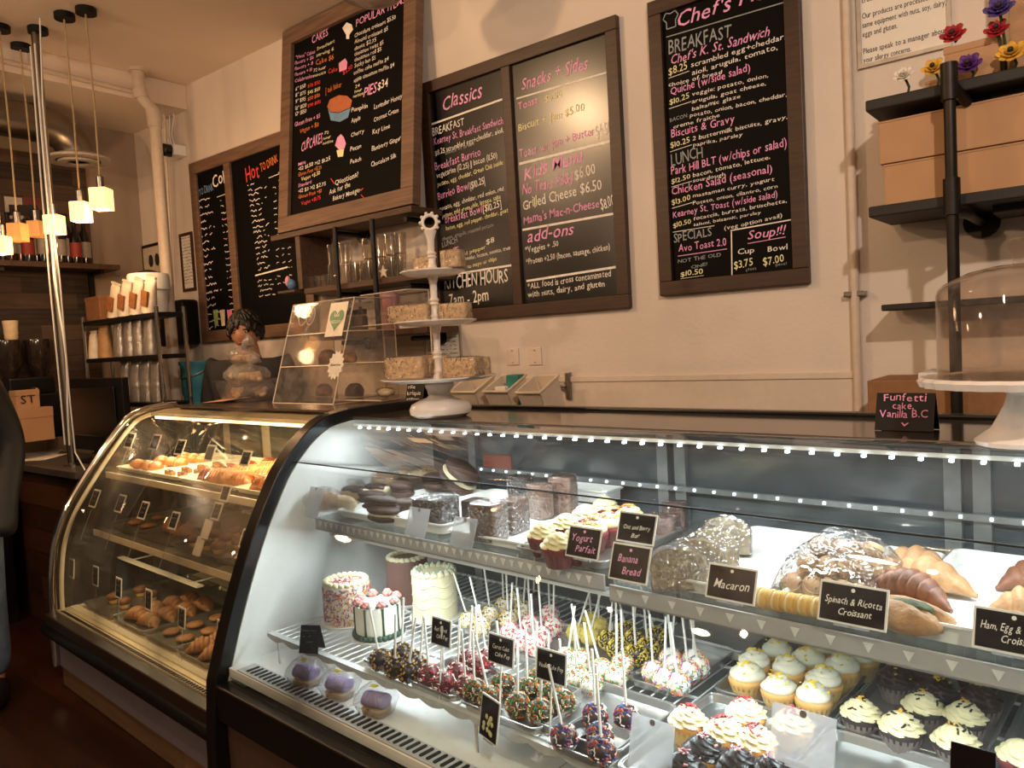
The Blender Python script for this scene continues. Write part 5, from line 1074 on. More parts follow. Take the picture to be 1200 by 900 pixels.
poptray('steel tray of gold-crusted cake pops beside the rose cake', (428, 770), (472, 798), (503, 778))
poptray('steel tray of dark red cake pops', (475, 795), (532, 822), (588, 786))
poptray('steel tray of orange and green sprinkled chocolate cake pops', (535, 822), (630, 858), (685, 821))
poptray('steel tray of plum dark cake pops with mixed sprinkles', (637, 868), (704, 897), (746, 860))
poptray('steel tray of yellow and black cake pops in the back row', (536, 734), (566, 744), (612, 712))
poptray('steel tray of red and white cake pops in the back row', (568, 757), (640, 778), (676, 745))
poptray('steel tray of yellow cake pops in the back row', (655, 760), (752, 797), (800, 750))
poptray('steel tray of white cake pops with green and orange sprinkles', (612, 785), (690, 815), (735, 785))
poptray('steel tray with rainbow cake pops at one end', (737, 792), (796, 818), (860, 760))
pops('gold', [(447, 776, -12, 66), (462, 783, 0, 68), (470, 768, 2, 60), (483, 776, 0, 78), (476, 788, 8, 60), (490, 785, 6, 90)], ZT, 'gold-crusted cake pops')
pops('redvelvet', [(503, 793, -6, 72), (520, 802, -4, 90), (535, 790, 3, 95), (548, 776, 4, 70), (560, 782, -3, 72), (572, 774, -10, 62), (546, 806, -5, 60)], ZT, 'dark red cake pops')
pops('carrot', [(556, 812, -3, 80), (577, 822, -16, 70), (590, 806, -6, 70), (606, 829, 0, 90), (618, 812, -2, 70), (632, 836, 2, 80), (644, 818, -2, 70), (660, 826, -4, 70), (628, 800, 0, 80)], ZT, 'orange and green sprinkled cake pops')
pops('plum', [(664, 868, -14, 68), (698, 842, -5, 95), (704, 866, -8, 130), (735, 844, -6, 90), (706, 884, -4, 60)], ZT, 'plum dark cake pops')
pops('yellowblack', [(552, 730, -18, 60), (566, 735, -14, 60), (576, 722, -8, 55), (590, 712, -2, 50), (604, 705, 2, 60), (596, 728, -3, 60), (612, 716, 3, 55)], ZT, 'yellow and black cake pops')
pops('darkpurple', [(625, 704, 0, 40)], ZT, 'dull mauve cake pops')
pops('redwhite', [(597, 742, 2, 60), (612, 752, -10, 110), (622, 734, -5, 80), (636, 748, -8, 110), (648, 736, 0, 62), (644, 722, -2, 70), (626, 758, -4, 60)], ZT, 'red and white cake pops')
pops('yellow', [(672, 742, 20, 66), (688, 746, 15, 62), (701, 736, 0, 62), (694, 730, -4, 40)], ZT, 'pale yellow cake pops')
pops('yellowchoc', [(712, 752, 6, 70), (724, 762, -3, 56), (736, 742, -14, 60), (742, 752, 2, 70), (746, 770, -4, 60), (760, 762, -6, 66), (772, 748, -18, 58)], ZT, 'yellow sprinkled cake pops')
pops('greenorange', [(663, 772, 8, 60), (676, 794, -3, 50), (682, 775, -10, 60), (694, 802, -10, 80), (708, 788, -20, 76), (722, 794, 0, 60), (730, 780, -3, 66)], ZT, 'green and orange sprinkled cake pops')
pops('rainbow', [(766, 790, -4, 56), (778, 800, 2, 70), (790, 784, -8, 80), (796, 804, -8, 64), (808, 790, -8, 66), (812, 776, 0, 60), (820, 784, -10, 58), (784, 775, 6, 62)], ZT, 'rainbow cake pops')
# ------------------------------------------------------------------ cupcakes
def cupcake(cake_m, liner_m, frost_m, style, spr, n=26, seed=0, name='x'):
    t = thing('cupcake', name, 'cupcake', (0, 0, 0))
    MB().lathe([(0, .001), (.0235, .001), (.024, 0), (.034, .037), (.0335, .037), (.023, .003)], 60, fn=lambda a, i, tt: 1+.022*math.sin(20*a)).build('paper_liner', liner_m, t, smooth=30)
    MB().lathe([(.0315, .028), (.034, .037), (.0355, .043), (.033, .049), (.022, .052), (0, .053)], 24).build('cake_top', cake_m, t, smooth=180)
    mb = MB()
    if style == 'swirl':
        prof = []; 
        N = 22; pr = []
        for i in range(N+1):
            q = i/N; pr.append((.0345*(1-q)**.50*(1+.06*math.sin(q*3*2*PI)), .047+q*.032))
        pr[-1] = (0, pr[-1][1]); mb.lathe(pr, 40, fn=lambda a, i, tt: 1+.09*math.cos(8*(a+tt*2.6)))
    else:
        mb.blob((0, 0, .055), (.0335, .0335, .017), 20, 10, amp=.05, fr=2, seed=seed); mb.blob((.004, 0, .066), (.024, .023, .013), 18, 9, amp=.06, fr=2, seed=seed+2); mb.blob((-.003, .003, .075), (.012, .012, .007), 12, 8, amp=.05, seed=seed)
    fr_ = mb.build('frosting', frost_m, t, smooth=60)
    if spr:
        m2 = MB(); q = random.Random(seed)
        for i in range(n):
            a = q.uniform(0, 6.3); rr = abs(q.gauss(0, .013)); z = .047+.032*(1-min(1, rr/.0345)**2)+.0022 if style == 'swirl' else .0825-.008*(min(rr, .022)/.02)**2
            M = Matrix.Translation((rr*math.cos(a), rr*math.sin(a), z)) @ Matrix.Rotation(a*3, 4, 'Z') @ Matrix.Rotation(q.uniform(-.7, .7), 4, 'Y')
            m2.box((0, 0, 0), (.0070 if style == 'swirl' else .0062, .0028, .0022), q.randrange(len(spr)), M=M)
        o = m2.build('sprinkles', [sm(x) for x in spr], fr_); o['kind'] = 'stuff'
    return Proto(t)
vcake = mat('vanilla_cake', 'cf9d56', .7, var=.1, scale=60); ccake = mat('chocolate_cake', '24150f', .7, var=.2, scale=80); rcake = mat('red_velvet_cake', '6e1d20', .7, var=.15, scale=60)
vlin = mat('buttered_liner', 'd3b06f', .6, var=.06); clin = mat('grey_liner', '6f625b', .55, var=.1); rlin = mat('red_liner', '5a2424', .55); wlin = mat('pale_liner', 'c9bfae', .55)
wf = mat('white_frosting', 'e3dcc6', .45, var=.02); cf = mat('cream_frosting', 'dccfa2', .45, var=.03); df = mat('chocolate_frosting', '2d1a13', .35, var=.12)
CK = dict(lemon=cupcake(vcake, vlin, wf, 'dome', ['e3b92f', 'f0cf55'], 24, 1), chocchoc=cupcake(ccake, clin, df, 'swirl', ['e0b13c'], 12, 2), chocwhite=cupcake(ccake, clin, cf, 'swirl', ['3a2114', 'd9a637', '2a160e'], 24, 3), vanred=cupcake(vcake, vlin, cf, 'swirl', ['8a1f2a', 'b04a50'], 22, 4), vanchoc=cupcake(vcake, vlin, mat('black_frosting', '17100f', .35, var=.2), 'swirl', ['d9a0a0', '7a2c34'], 18, 5), redvel=cupcake(rcake, rlin, cf, 'swirl', None, 0, 6), redspr=cupcake(rcake, rlin, cf, 'dome', ['d9486a', 'e0b040', '6fa35a', 'e07a3a'], 60, 7))
CKN = dict(lemon='white-frosted vanilla cupcake with yellow crumbs', chocchoc='chocolate-swirled chocolate cupcake with gold stars', chocwhite='cream-swirled chocolate cupcake with dark sprinkles', vanred='cream-swirled vanilla cupcake with red sprinkles', vanchoc='vanilla cupcake with near-black frosting', redvel='red velvet cupcake with cream swirl', redspr='cupcake with cream frosting under bright sprinkles')
def rank(pts):
    """Names each spot of a tray by its row from the front and place in the row."""
    s = sorted(pts, key=lambda p: -p[1]); return s
def cakes(kind, pts, z, group, where):
    cs = sorted([(CP(x, y, z=z+.06), (x, y)) for x, y in pts], key=lambda c: c[0].x)
    for i, (c, _) in enumerate(cs):
        side = f'{ORD[i]} from left' if i < len(cs)-1 else 'furthest right'
        if len(cs) == 1: side = 'only one'
        CK[kind].put(f'{CKN[kind]}, {side} {where}', C(c.x, c.y, z), rz=i*.9, group=group, scale=(1.17+.03*((i*5) % 3-1), 1.17+.03*((i*5) % 3-1), 1.03))
_, TA = tray_px('steel tray of vanilla cupcakes with white frosting', (836, 806), (962, 848), (1042, 768), RACK, group='cupcake trays')
_, TB = tray_px('steel tray of chocolate cupcakes', (974, 852), (1151, 899), (1200, 803), RACK, group='cupcake trays')
tray('steel tray of cream and near-black frosted cupcakes at the front', TA[0]+.005, TA[1]+.0, 1.197, TA[2]-.012, RACK, group='cupcake trays')
tray('empty steel tray at the front beside the sprinkled cupcakes', TB[0]+.005, TB[1], 1.235, TB[2]-.012, RACK, group='cupcake trays')
tray('steel tray of red cupcakes at the right edge', TB[1]+.012, TB[1]+.31, TB[2]-.1, TB[3], RACK, group='cupcake trays')
a = CP(737, 792, z=RACK+.02)
tray('empty steel tray between plum cake pops and cupcakes', -1.135, TA[0]-.012, 1.235, 1.49, RACK, group='cupcake trays')
tray('empty steel tray behind the cupcakes at the back', TA[0]-.26, TA[0]-.015, 1.82, 1.975, RACK, group='cupcake trays', h=.03)
cakes('lemon', [(875, 788), (884, 772), (911, 760), (913, 802), (924, 780), (953, 812), (965, 793), (948, 770), (986, 778), (969, 757), (1009, 766)], RACK+.004, 'white frosted vanilla cupcakes', 'in the tray')
cakes('chocchoc', [(1049, 790), (1077, 780), (1098, 805), (1146, 792), (1148, 814)], RACK+.004, 'chocolate cupcakes', 'in the tray')
cakes('chocwhite', [(1009, 830), (1082, 822), (1056, 846), (1131, 834), (1120, 862)], RACK+.004, 'chocolate cupcakes', 'in the tray')
cakes('vanred', [(806, 838), (849, 852), (874, 830), (886, 862), (929, 842)], RACK+.004, 'front cupcakes', 'in the front tray')
cakes('vanchoc', [(824, 874), (801, 893), (864, 890), (904, 899)], RACK+.004, 'front cupcakes', 'in the front tray')
cakes('redvel', [(1197, 880)], RACK+.004, None, 'on the deck at the right edge')
# ------------------------------------------------------------------ layer cakes
icing_w = mat('ivory_buttercream', 'ece3bd', .5, var=.03); icing_c = mat('cream_icing', 'e9e0c6', .5, var=.03)
def board(t, r): MB().lathe([(0, 0), (r, 0), (r, .004), (0, .004)], 32).build('cake_board', mat('white_cake_board', 'dcd9d2', .5), t, smooth=30)
def cake_at(px, py, H): c = CP(px, py, z=RACK+H); return c.x, c.y
u, v = cake_at(405, 679, .135); r = .074
t = cthing('layer_cake', 'round cake coated in rainbow sprinkles with a cream rope border', 'cake', u, v, RACK); board(t, r+.012)
MB().lathe([(r, .004), (r, .12), (r*.95, .128), (0, .128)], 36).build('cake_body', icing_c, t, smooth=50)
mb = MB(); q = random.Random(3); pal = ['c9486a', '4a6fb0', 'e0a040', 'd9602f', '8a4a80', 'f0e8e2']
for i in range(1500):
    a = q.uniform(0, 6.3); z = q.uniform(.008, .122); M = Matrix.Rotation(a, 4, 'Z') @ Matrix.Translation((r+.0008, 0, z)) @ Matrix.Rotation(q.uniform(0, 3.1), 4, 'X'); mb.box((0, 0, 0), (.002, .0075, .0022), q.randrange(6), M=M)
for i in range(240):
    a = q.uniform(0, 6.3); rr = r*.75*math.sqrt(q.random()); mb.box((rr*math.cos(a), rr*math.sin(a), .129), (.0075, .0022, .002), q.randrange(6), rot=(0, 0, q.uniform(0, 3)))
o = mb.build('sprinkle_coat', [sm(x) for x in pal], t); o['kind'] = 'stuff'
mb = MB()
for k in range(22): a = 2*PI*k/22; mb.blob((r*.86*math.cos(a), r*.86*math.sin(a), .132), (.013, .009, .010), 10, 7, amp=.05, seed=k, M=None)
mb.build('rope_border', icing_w, t, smooth=180)
u, v = cake_at(442, 706, .10); r = .07
t = cthing('layer_cake', 'white cake with pink piped roses and dark green vines', 'cake', u, v, RACK); board(t, r+.014)
MB().lathe([(r, .004), (r, .096), (r*.96, .102), (0, .103)], 36).build('cake_body', mat('pale_green_white_icing', 'e6e2d2', .5, var=.03), t, smooth=50)
rose = mat('pink_rose_icing', 'd98a84', .5, var=.12); vine = mat('green_vine_icing', '2f4a3a', .5, var=.15)
mb = MB(); mg = MB(); mr = MB()
for k in range(30): a = 2*PI*k/30; mb.blob((r*1.02*math.cos(a), r*1.02*math.sin(a), .012), (.011, .010, .009), 8, 6, amp=.1, seed=k)
mb.build('vine_base_border', vine, t, smooth=180)
for k in range(8):
    a = 2*PI*k/8+.35; d = Vector((math.cos(a), math.sin(a), 0)); mg.tube([d*r*1.01+Vector((0, 0, z)) for z in (.012, .04, .07, .10)], [.004, .003, .003, .004], 6)
    for s_ in (-1, 1): mg.blob(tuple(d*r*.9+Vector((-d.y*s_*.014, d.x*s_*.014, .106))), (.009, .006, .004), 8, 6)
    o_ = d*r*.86
    for ring in range(3):
        for j in range(5): b_ = 2*PI*j/5+ring*.6; rr = .010-.003*ring; mr.blob((o_.x+rr*math.cos(b_), o_.y+rr*math.sin(b_), .110+.004*ring), (.007, .007, .006), 8, 6)
mg.build('vine', vine, t, smooth=180); mr.build('roses', rose, t, smooth=180)
u, v = cake_at(508, 668, .15); r = .072
t = cthing('layer_cake', 'tall ivory buttercream cake with blue dots on its piped border', 'cake', u, v, RACK); board(t, r+.014)
MB().lathe([(r, .004), (r, .138), (r*.95, .146), (0, .147)], 40).build('cake_body', icing_w, t, smooth=50)
mb = MB()
for z0_ in (.05, .08, .115): mb.tube([((r+.0005)*math.cos(2*PI*k/60), (r+.0005)*math.sin(2*PI*k/60), z0_+.006*math.sin(2*PI*k/60*6)) for k in range(60)], .0022, 5, closed=True)
mb.build('comb_ridge', icing_w, t, smooth=180); mb = MB(); md = MB()
for k in range(18): a = 2*PI*k/18; mb.lathe([(.014, 0), (.012, .007), (.006, .014), (0, .019)], 12, M=Matrix.Translation((r*.84*math.cos(a), r*.84*math.sin(a), .143)), fn=lambda a_, i, tt: 1+.13*math.cos(5*a_+tt)); 
for k in range(26): a = 2*PI*k/26; rr = r*(.72+.2*(k % 2)); md.blob((rr*math.cos(a), rr*math.sin(a), .158), (.0028,)*3, 8, 6)
mb.build('piped_border', icing_w, t, smooth=180); md.build('blue_dots', mat('blue_pearl', '7fb4c4', .4), t, smooth=180)
u, v = cake_at(476, 651, .155); r = .072
t = cthing('layer_cake', 'pinkish brown iced cake with cream dollops round its rim, at the back', 'cake', u, v, RACK); board(t, r+.014)
MB().lathe([(r, .004), (r, .142), (r*.95, .149), (0, .15)], 40).build('cake_body', mat('mauve_brown_icing', '7a574d', .5, var=.05, stretch=(1, 1, 30)), t, smooth=50)
mb = MB()
for k in range(20): a = 2*PI*k/20; mb.blob((r*.82*math.cos(a), r*.82*math.sin(a), .153), (.014, .011, .009), 10, 7, amp=.08, seed=k)
mb.build('dollop_border', icing_w, t, smooth=180)
# dark tent card beside the cakes
def tent(name, label, loc, rz, w_, h, lines, cols, mats_, cap=.02, cat='sign'):
    t = thing(name, label, cat, loc, rz); a = R(18); d = h*math.tan(a)
    mb = MB()
    for s_ in (-1, 1): mb.add([(-w_/2, s_*d, 0), (w_/2, s_*d, 0), (w_/2, s_*.001, h), (-w_/2, s_*.001, h)], [(0, 1, 2, 3)] if s_ < 0 else [(3, 2, 1, 0)])
    mb.build('folded_card', blackp, t, solid=.002)
    if lines:
        n = Vector((0, -math.cos(a), math.sin(a))); m2 = MB()
        for i, (tx, x0, f, x1, cp, mi) in enumerate(lines):
            def P(x, f): return Vector((x*w_, -d*(1-f), h*f))+n*.0035
            (scribble(m2, P(x0, f), P(x1, f), cp, n, mi, seed=i, wd=cp*.2) if tx == '~' else write(m2, tx, P(x0, f), P(x1, f), cp, n, mi, wob=.06, seed=i))
        m2.build('lettering', mats_, t)
    return t
c = CP(366, 762, z=RACK); tent('tent_card', 'black folded tent card left of the rose cake', C(c.x, c.y, RACK), -CA+.5, .06, .075, [('~', -.35, .75, .35, .008, 0), ('~', -.35, .55, .3, .008, 0), ('~', -.3, .35, .3, .008, 0)], 0, [grey_m])
# ------------------------------------------------------------------ clamshell cakes on the deck
lav = mat('lavender_cream', 'b09cc4', .5, var=.12, scale=50); spg = mat('golden_sponge', 'c9a070', .7, var=.12, scale=60); ylab = mat('yellow_sticker', 'e3d23a', .5)
def clam():
    t = thing('clamshell_cake', 'x', 'packaged cake', (0, 0, 0)); 
    def rr(hw, hd, z): return [(x, y, z) for x, y in rrect(hw, hd, .016)]
    MB().loft([rr(.036, .032, .002), rr(.044, .040, .03), rr(.046, .042, .031), rr(.046, .042, .035), rr(.041, .037, .05), rr(.030, .028, .066), rr(.026, .024, .067)]).build('clear_shell', clam_m, t, smooth=50)
    mb = MB(); mb.loft([rr(.030, .026, .004), rr(.033, .028, .016), rr(.031, .027, .018)]); mb.build('sponge', spg, t, smooth=50)
    mb = MB()
    for k in range(8): mb.blob((-.028+.008*k, 0, .034), (.006, .024, .017), 10, 8, amp=.06, seed=k)
    mb.build('lavender_frosting', lav, t, smooth=180); MB().box((0, -.004, .0685), (.020, .014, .001)).build('label_patch', ylab, t)
    return Proto(t)
CL = clam()
for i, (px, py, lab) in enumerate(((359, 790, 'furthest left, by the end panel'), (398, 804, 'in the middle of the three'), (441, 823, 'furthest right, nearest the vent slots'))):
    c = CP(px, py, z=DECK+.03); CL.put(f'clear clamshell of lavender frosted cake on the white deck, {lab}', C(c.x, c.y, DECK), rz=-CA+.25, scale=1.12, group='clamshell cakes')
# ------------------------------------------------------------------ price cards
def pcard(label, px, py, wp, hp, v=None, z=None, lines=(), lean=R(20), bw=.004, stm=None, blank=False, stem=None, base=None, face=None, col='w', rz=-CA, border=True, group='price cards', name='price_card'):
    c = CP(px, py, v=v, z=z); k = depth(C(*c))/FPX; w_, h = wp*k, hp*k/math.cos(lean)*1.02
    t = thing(name, label, 'price card', C(c.x, c.y-h/2*math.sin(lean), c.z-h/2*math.cos(lean)), group=group, rot=(-lean, 0, rz)); b = bw if border else 0
    if blank:
        MB().box((0, 0, h/2), (w_, .003, h)).build('holder', holder_m, t, bevel=.001); MB().lathe([(.006, 0), (.006, .0012), (0, .0012)], 12, M=Matrix.Translation((0, -.0016, h*.93)) @ Matrix.Rotation(PI/2, 4, 'X')).build('notch', mat('notch_grey', '6f6d6b', .5), t)
    else:
        MB().box((0, .0005, h/2), (w_, .0028, h)).build('holder', cardw_m if border else card_m, t, bevel=.0008); cd_ = MB().box((0, -.0014, h/2), (w_-2*b, .0012, h-2*b)).build('card', face or card_m, t)
        mb = MB(); n = Vector((0, -1, 0)); y = -.0026
        for i, (tx, x0, f, x1, cp) in enumerate(lines):
            p0, p1 = Vector((x0*w_, y, f*h)), Vector((x1*w_, y, f*h+.02*h)); cp *= h
            if tx == '~': scribble(mb, p0, p1, cp, n, 0, seed=i+int(px), wd=cp*.16)
            else: write(mb, tx, p0, p1, cp, n, 0, shear=.3, wob=.05, seed=i)
        if lines: mb.lathe([(.0035, 0), (.0035, .0004), (0, .0004)], 8, M=Matrix.Translation((0, y+.0004, h*.84)) @ Matrix.Rotation(PI/2, 4, 'X')); mb.build('lettering', CH[col], cd_)
    if base is not None: stem = max(.004, (t.location.z-base)/math.cos(lean))
    if stem: MB().tube([(0, .003, h*.1), (0, .004, -stem)], .002 if stm is None else .0014, 6).build('stem', stm or cardw_m, t)
    else: MB().box((0, .004, .002), (w_*.5, .008, .012)).build('clip', holder_m, t)
    return t
VS1, VS2 = SH[0][3]-.02, SH[1][3]-.02
pcard('blank clear holder at the far left of the upper shelf by the wrapped pastries', 368, 588, 27, 32, v=VS1, blank=True)
pcard('blank clear holder in front of the wrapped brownie block', 489, 612, 36, 31, v=VS1, blank=True)
pcard('blank clear holder in front of the wrapped coffee cake slice', 543, 624, 38, 32, v=VS1, blank=True)
pcard('black card in pink script reading Yogurt Parfait', 684, 636, 48, 34, v=1.365, lines=[('Yogurt', -.38, .52, .25, .22), ('Parfait', -.2, .2, .38, .22)], col='p')
pcard('black card reading Oat and Berry Bar, set higher behind the others', 746, 619, 52, 33, v=1.42, lines=[('Oat and Berry', -.34, .44, .36, .14), ('Bar', -.1, .18, .12, .14)])
pcard('black card in pink script reading Banana Bread', 738, 660, 54, 40, v=VS2, lines=[('Banana', -.3, .5, .2, .2), ('Bread', -.15, .18, .3, .2)], col='p')
pcard('black card reading Macaron', 857, 684, 62, 38, v=VS2, lines=[('Macaron', -.34, .34, .36, .24)])
pcard('black card reading Spinach & Ricotta Croissant', 999, 709, 78, 44, v=VS2, lines=[('Spinach & Ricotta', -.4, .48, .42, .16), ('Croissant', -.2, .22, .28, .16)])
pcard('black card reading Ham, Egg & Cheese Croissant at the right edge', 1188, 742, 84, 46, v=VS2, lines=[('Ham, Egg & Cheese', -.4, .5, .42, .17), ('Croissant', -.15, .24, .3, .17)])
pcard('black card reading Red Velvet Cake Pop on a tall holder over the dark red pops', 517, 741, 34, 32, v=1.235, lines=[('Red Velvet', -.3, .52, .32, .14), ('Cake Pop', -.2, .28, .36, .14)], base=RACK, lean=R(8))
pcard('black card reading Carrot Cake Cake Pop on a tall holder', 587, 762, 42, 34, v=1.235, lines=[('Carrot Cake', -.3, .52, .32, .14), ('Cake Pop', -.2, .28, .36, .14)], base=RACK, lean=R(8))
pcard('black card reading Vanilla Cake Pop on a tall holder', 646, 781, 46, 37, v=1.235, lines=[('Vanilla Cake Pop', -.4, .42, .4, .14)], base=RACK, lean=R(8))
t = pcard('black picture card with yellow flower shapes standing at the rack front', 573, 842, 40, 48, v=1.19, lean=R(10), rz=-CA-.25)
mb = MB(); q = random.Random(5); k = .04*depth(t.location)/FPX*1000/40
for i in range(12): mb.blob((q.uniform(-.018, .018), -.003, .014+q.uniform(0, .04)), (.006, .001, .006), 8, 6)
mb.build('printed_flowers', mat('printed_yellow', 'c9c08a', .6, var=.1), t, smooth=180)
pcard('blank grey holder at the front edge between the pop trays and cupcakes', 763, 874, 58, 58, v=1.2, blank=True, lean=R(14))
pcard('blank grey holder in front of the red sprinkled cupcakes', 940, 866, 76, 62, v=1.21, blank=True, lean=R(14))
pcard('black card low at the front edge below the chocolate cupcakes', 1140, 894, 46, 34, v=1.2, lean=R(14), border=False)
# ------------------------------------------------------------------ upper shelf goods
ZS1, ZS2 = SH[0][2], SH[1][2]
def wrapshell(mb, name, t, **k): return mb.build(name, film_m, t, smooth=50, **k)
def bun(mb, c, L, r, rz, mi=0, amp=.05, seed=0, flat=None):
    mb.blob((0, 0, 0), (L/2, r, r*.8), 18, 12, mi, amp=amp, seed=seed, M=Matrix.Translation(c) @ Matrix.Rotation(rz, 4, 'Z'), flat=flat); return mb
beige = mat('blond_pastry', 'd1b48c', .6, var=.15, scale=40); tan_ = mat('tan_pastry', 'b58c64', .6, var=.2, scale=30); eclair_t = mat('eclair_glaze', '3f2a20', .3, var=.15); creamf = mat('pastry_cream', 'e0d2ae', .5); cocoa = mat('cocoa_cookie', '46312a', .6, var=.2, scale=40)
def shelf_thing(name, label, cat, px, py, z, rz=0, group=None):
    c = CP(px, py, z=z); return cthing(name, label, cat, c.x, c.y, z, rz, group)
tray('white tray of pastries at the left end of the upper shelf', -2.12, -1.86, 1.43, 1.90, ZS1, m_=whiteplast, h=.02, group='upper shelf trays')
tray('white tray of chocolate pastries on the upper shelf', -1.85, -1.60, 1.43, 1.90, ZS1, m_=whiteplast, h=.03, group='upper shelf trays')
tray('white tray of wrapped cake slices on the upper shelf', -1.585, -1.255, 1.425, 1.88, ZS1, m_=whiteplast, h=.022, group='upper shelf trays')
ZP = ZS1+.006
def wrapped(label, px, py, L, r, rz, m_, dz=0, lift=.0):
    t = shelf_thing('wrapped_pastry', label, 'pastry', px, py+8, ZP+lift, rz, 'pastries at the left of the upper shelf'); bun(MB(), (0, 0, r*.8), L, r, 0, seed=int(px)).build('pastry', m_, t, smooth=180)
    wrapshell(bun(MB(), (0, 0, r*.86), L*1.25, r*1.25, 0, amp=.09, seed=int(px)+1), 'plastic_wrap', t); return t
def eclair(label, px, py, L, r, rz, top, lift=0, fill=True):
    t = shelf_thing('eclair', label, 'pastry', px, py+6, ZP+lift, rz, 'pastries at the left of the upper shelf')
    bun(MB(), (0, 0, r*.8), L, r, 0, seed=int(px)).build('pastry', beige, t, smooth=180)
    MB().blob((0, 0, r*1.05), (L*.48, r*.93, r*.62), 18, 10, amp=.03, seed=3).build('glaze', top, t, smooth=180)
    if fill: MB().blob((L*.44, 0, r*.85), (r*.45, r*.6, r*.5), 10, 8, amp=.1).build('cream_filling', creamf, t, smooth=180)
    return t
wrapped('cling-wrapped blond pastry furthest left on the upper shelf', 380, 590, .13, .042, .3, tan_)
wrapped('cling-wrapped pale pastry second from the left on the upper shelf', 402, 572, .13, .04, .6, beige, lift=.01)
wrapped('cling-wrapped golden roll behind the glazed eclairs', 450, 566, .14, .042, .2, tan_, lift=.01)
wrapped('cling-wrapped pastry sticks at the back of the left tray', 474, 558, .14, .036, .9, beige, lift=.02)
wrapped('cling-wrapped sugared sticks standing right of the back rolls', 497, 558, .12, .036, 1.1, beige, lift=.02)
eclair('blond oblong biscuit lying in front of the glazed eclairs', 402, 592, .125, .03, .1, beige, fill=False)
eclair('chocolate-glazed eclair with cream at its end, front left', 416, 580, .12, .032, .15, eclair_t, lift=.008)
eclair('chocolate-glazed eclair with a cream swirl, second from the left', 441, 576, .115, .03, .2, eclair_t, lift=.008)
def dark(label, px, py, L, r, rz, lift=0, cream=False):
    t = shelf_thing('chocolate_cookie_sandwich', label, 'pastry', px, py+6, ZP+lift, rz, 'chocolate pastries on the upper shelf')
    MB().blob((0, 0, r*.42), (L/2, r, r*.42), 18, 10, amp=.04, seed=int(px)).build('lower_cookie', cocoa, t, smooth=180)
    MB().blob((0, 0, r*.75), (L*.46, r*.92, r*.22), 16, 8).build('cream_layer', creamf if cream else cocoa, t, smooth=180)
    MB().blob((0, 0, r*1.08), (L/2, r, r*.42), 18, 10, amp=.04, seed=int(px)+3).build('upper_cookie', cocoa, t, smooth=180)
dark('dark chocolate finger pastry, middle left of the chocolate tray', 436, 584, .12, .03, .2, .008)
dark('dark chocolate roll lying across the front chocolate sandwich', 446, 592, .15, .03, .15, .03)
dark('chocolate cookie sandwich with a cream stripe at the tray front', 450, 606, .13, .034, .1, 0, True)
dark('chocolate pastry behind the striped sandwich', 474, 594, .10, .03, .5, .005)
dark('rounded chocolate ball pastry left of the wrapped brownie', 472, 578, .09, .042, 0, .01)
dark('second rounded chocolate ball pastry behind the wrapped brownie', 511, 568, .11, .042, .3, .01)
t = shelf_thing('whoopie_pie', 'large whoopie pie with a thick cream band at the back', 'pastry', 534, 580, ZP, .3, 'chocolate pastries on the upper shelf'); tl = Matrix.Rotation(R(38), 4, 'Y')
for nm, z, m_, hh in (('lower_cookie', .024, cocoa, .026), ('cream_layer', .048, creamf, .014), ('upper_cookie', .073, cocoa, .03)): MB().blob((0, 0, z), (.07, .058, hh), 20, 10, amp=.03, seed=4, M=Matrix.Translation((-.01, 0, .028)) @ tl).build(nm, m_, t, smooth=180)
tray('small white tray at the back of the upper shelf beside the whoopie pie', -1.60, -1.36, 1.885, 1.985, ZS1+.024, m_=whiteplast, h=.04, group='upper shelf trays', r=.01)
def slice_block(label, px, py, w_, d, h, rz, m_, group, lift=0, wrap=True, name='wrapped_cake_slice'):
    t = shelf_thing(name, label, 'cake slice', px, py, ZP+lift, rz, group)
    def sec(z, k): return [(x*k, y*k, z) for x, y in rrect(w_/2, d/2, min(w_, d)*.16)]
    MB().loft([sec(.001, .97), sec(h*.1, 1), sec(h*.5, .985), sec(h*.92, 1), sec(h, .95)]).build('cake_block', m_, t, smooth=35)
    if wrap:
        q = random.Random(int(px)); N = 26
        def ws(z, k): return [(x*(k+q.uniform(-.02, .03)), y*(k+q.uniform(-.02, .03)), z+q.uniform(-.002, .002)) for x, y in rrect(w_/2, d/2, min(w_, d)*.2, 6)]
        wrapshell(MB().loft([ws(max(0, h*f), k) for f, k in ((0, 1.03), (.12, 1.07), (.3, 1.04), (.5, 1.06), (.7, 1.05), (.9, 1.06), (1.03, 1.02), (1.06, .7), (1.08, .25))]), 'plastic_wrap', t)
    return t
brn = mat('brownie', '25140f', .6, var=.25, scale=50, bump=.3); cof = mat('coffee_cake', '5a3a2a', .7, var=.35, scale=55, bump=.3, bscale=60); cofl = mat('coffee_cake_pale', '7a5644', .7, var=.3, scale=55, bump=.3)
G_ = 'cling-wrapped slices on the upper shelf'
slice_block('large cling-wrapped black brownie block', 512, 616, .115, .10, .085, .25, brn, G_)
slice_block('small dark cake piece between the brownie and coffee cake', 556, 608, .05, .07, .06, .1, brn, G_, wrap=False)
slice_block('front cling-wrapped coffee cake slice, brown and upright', 574, 632, .085, .075, .10, .15, cof, G_)
slice_block('narrow cling-wrapped slice leaning just right of the front coffee cake', 604, 622, .05, .085, .09, .1, cof, G_)
slice_block('cling-wrapped chocolate slice in the middle behind the narrow one', 634, 606, .07, .055, .10, -.15, cofl, G_)
slice_block('cling-wrapped tall pale brown slice beside the frosted cupcakes', 661, 602, .075, .06, .115, .25, cofl, G_)
slice_block('dark cling-wrapped slice at the very back of the slices', 612, 588, .085, .05, .085, .1, brn, G_)
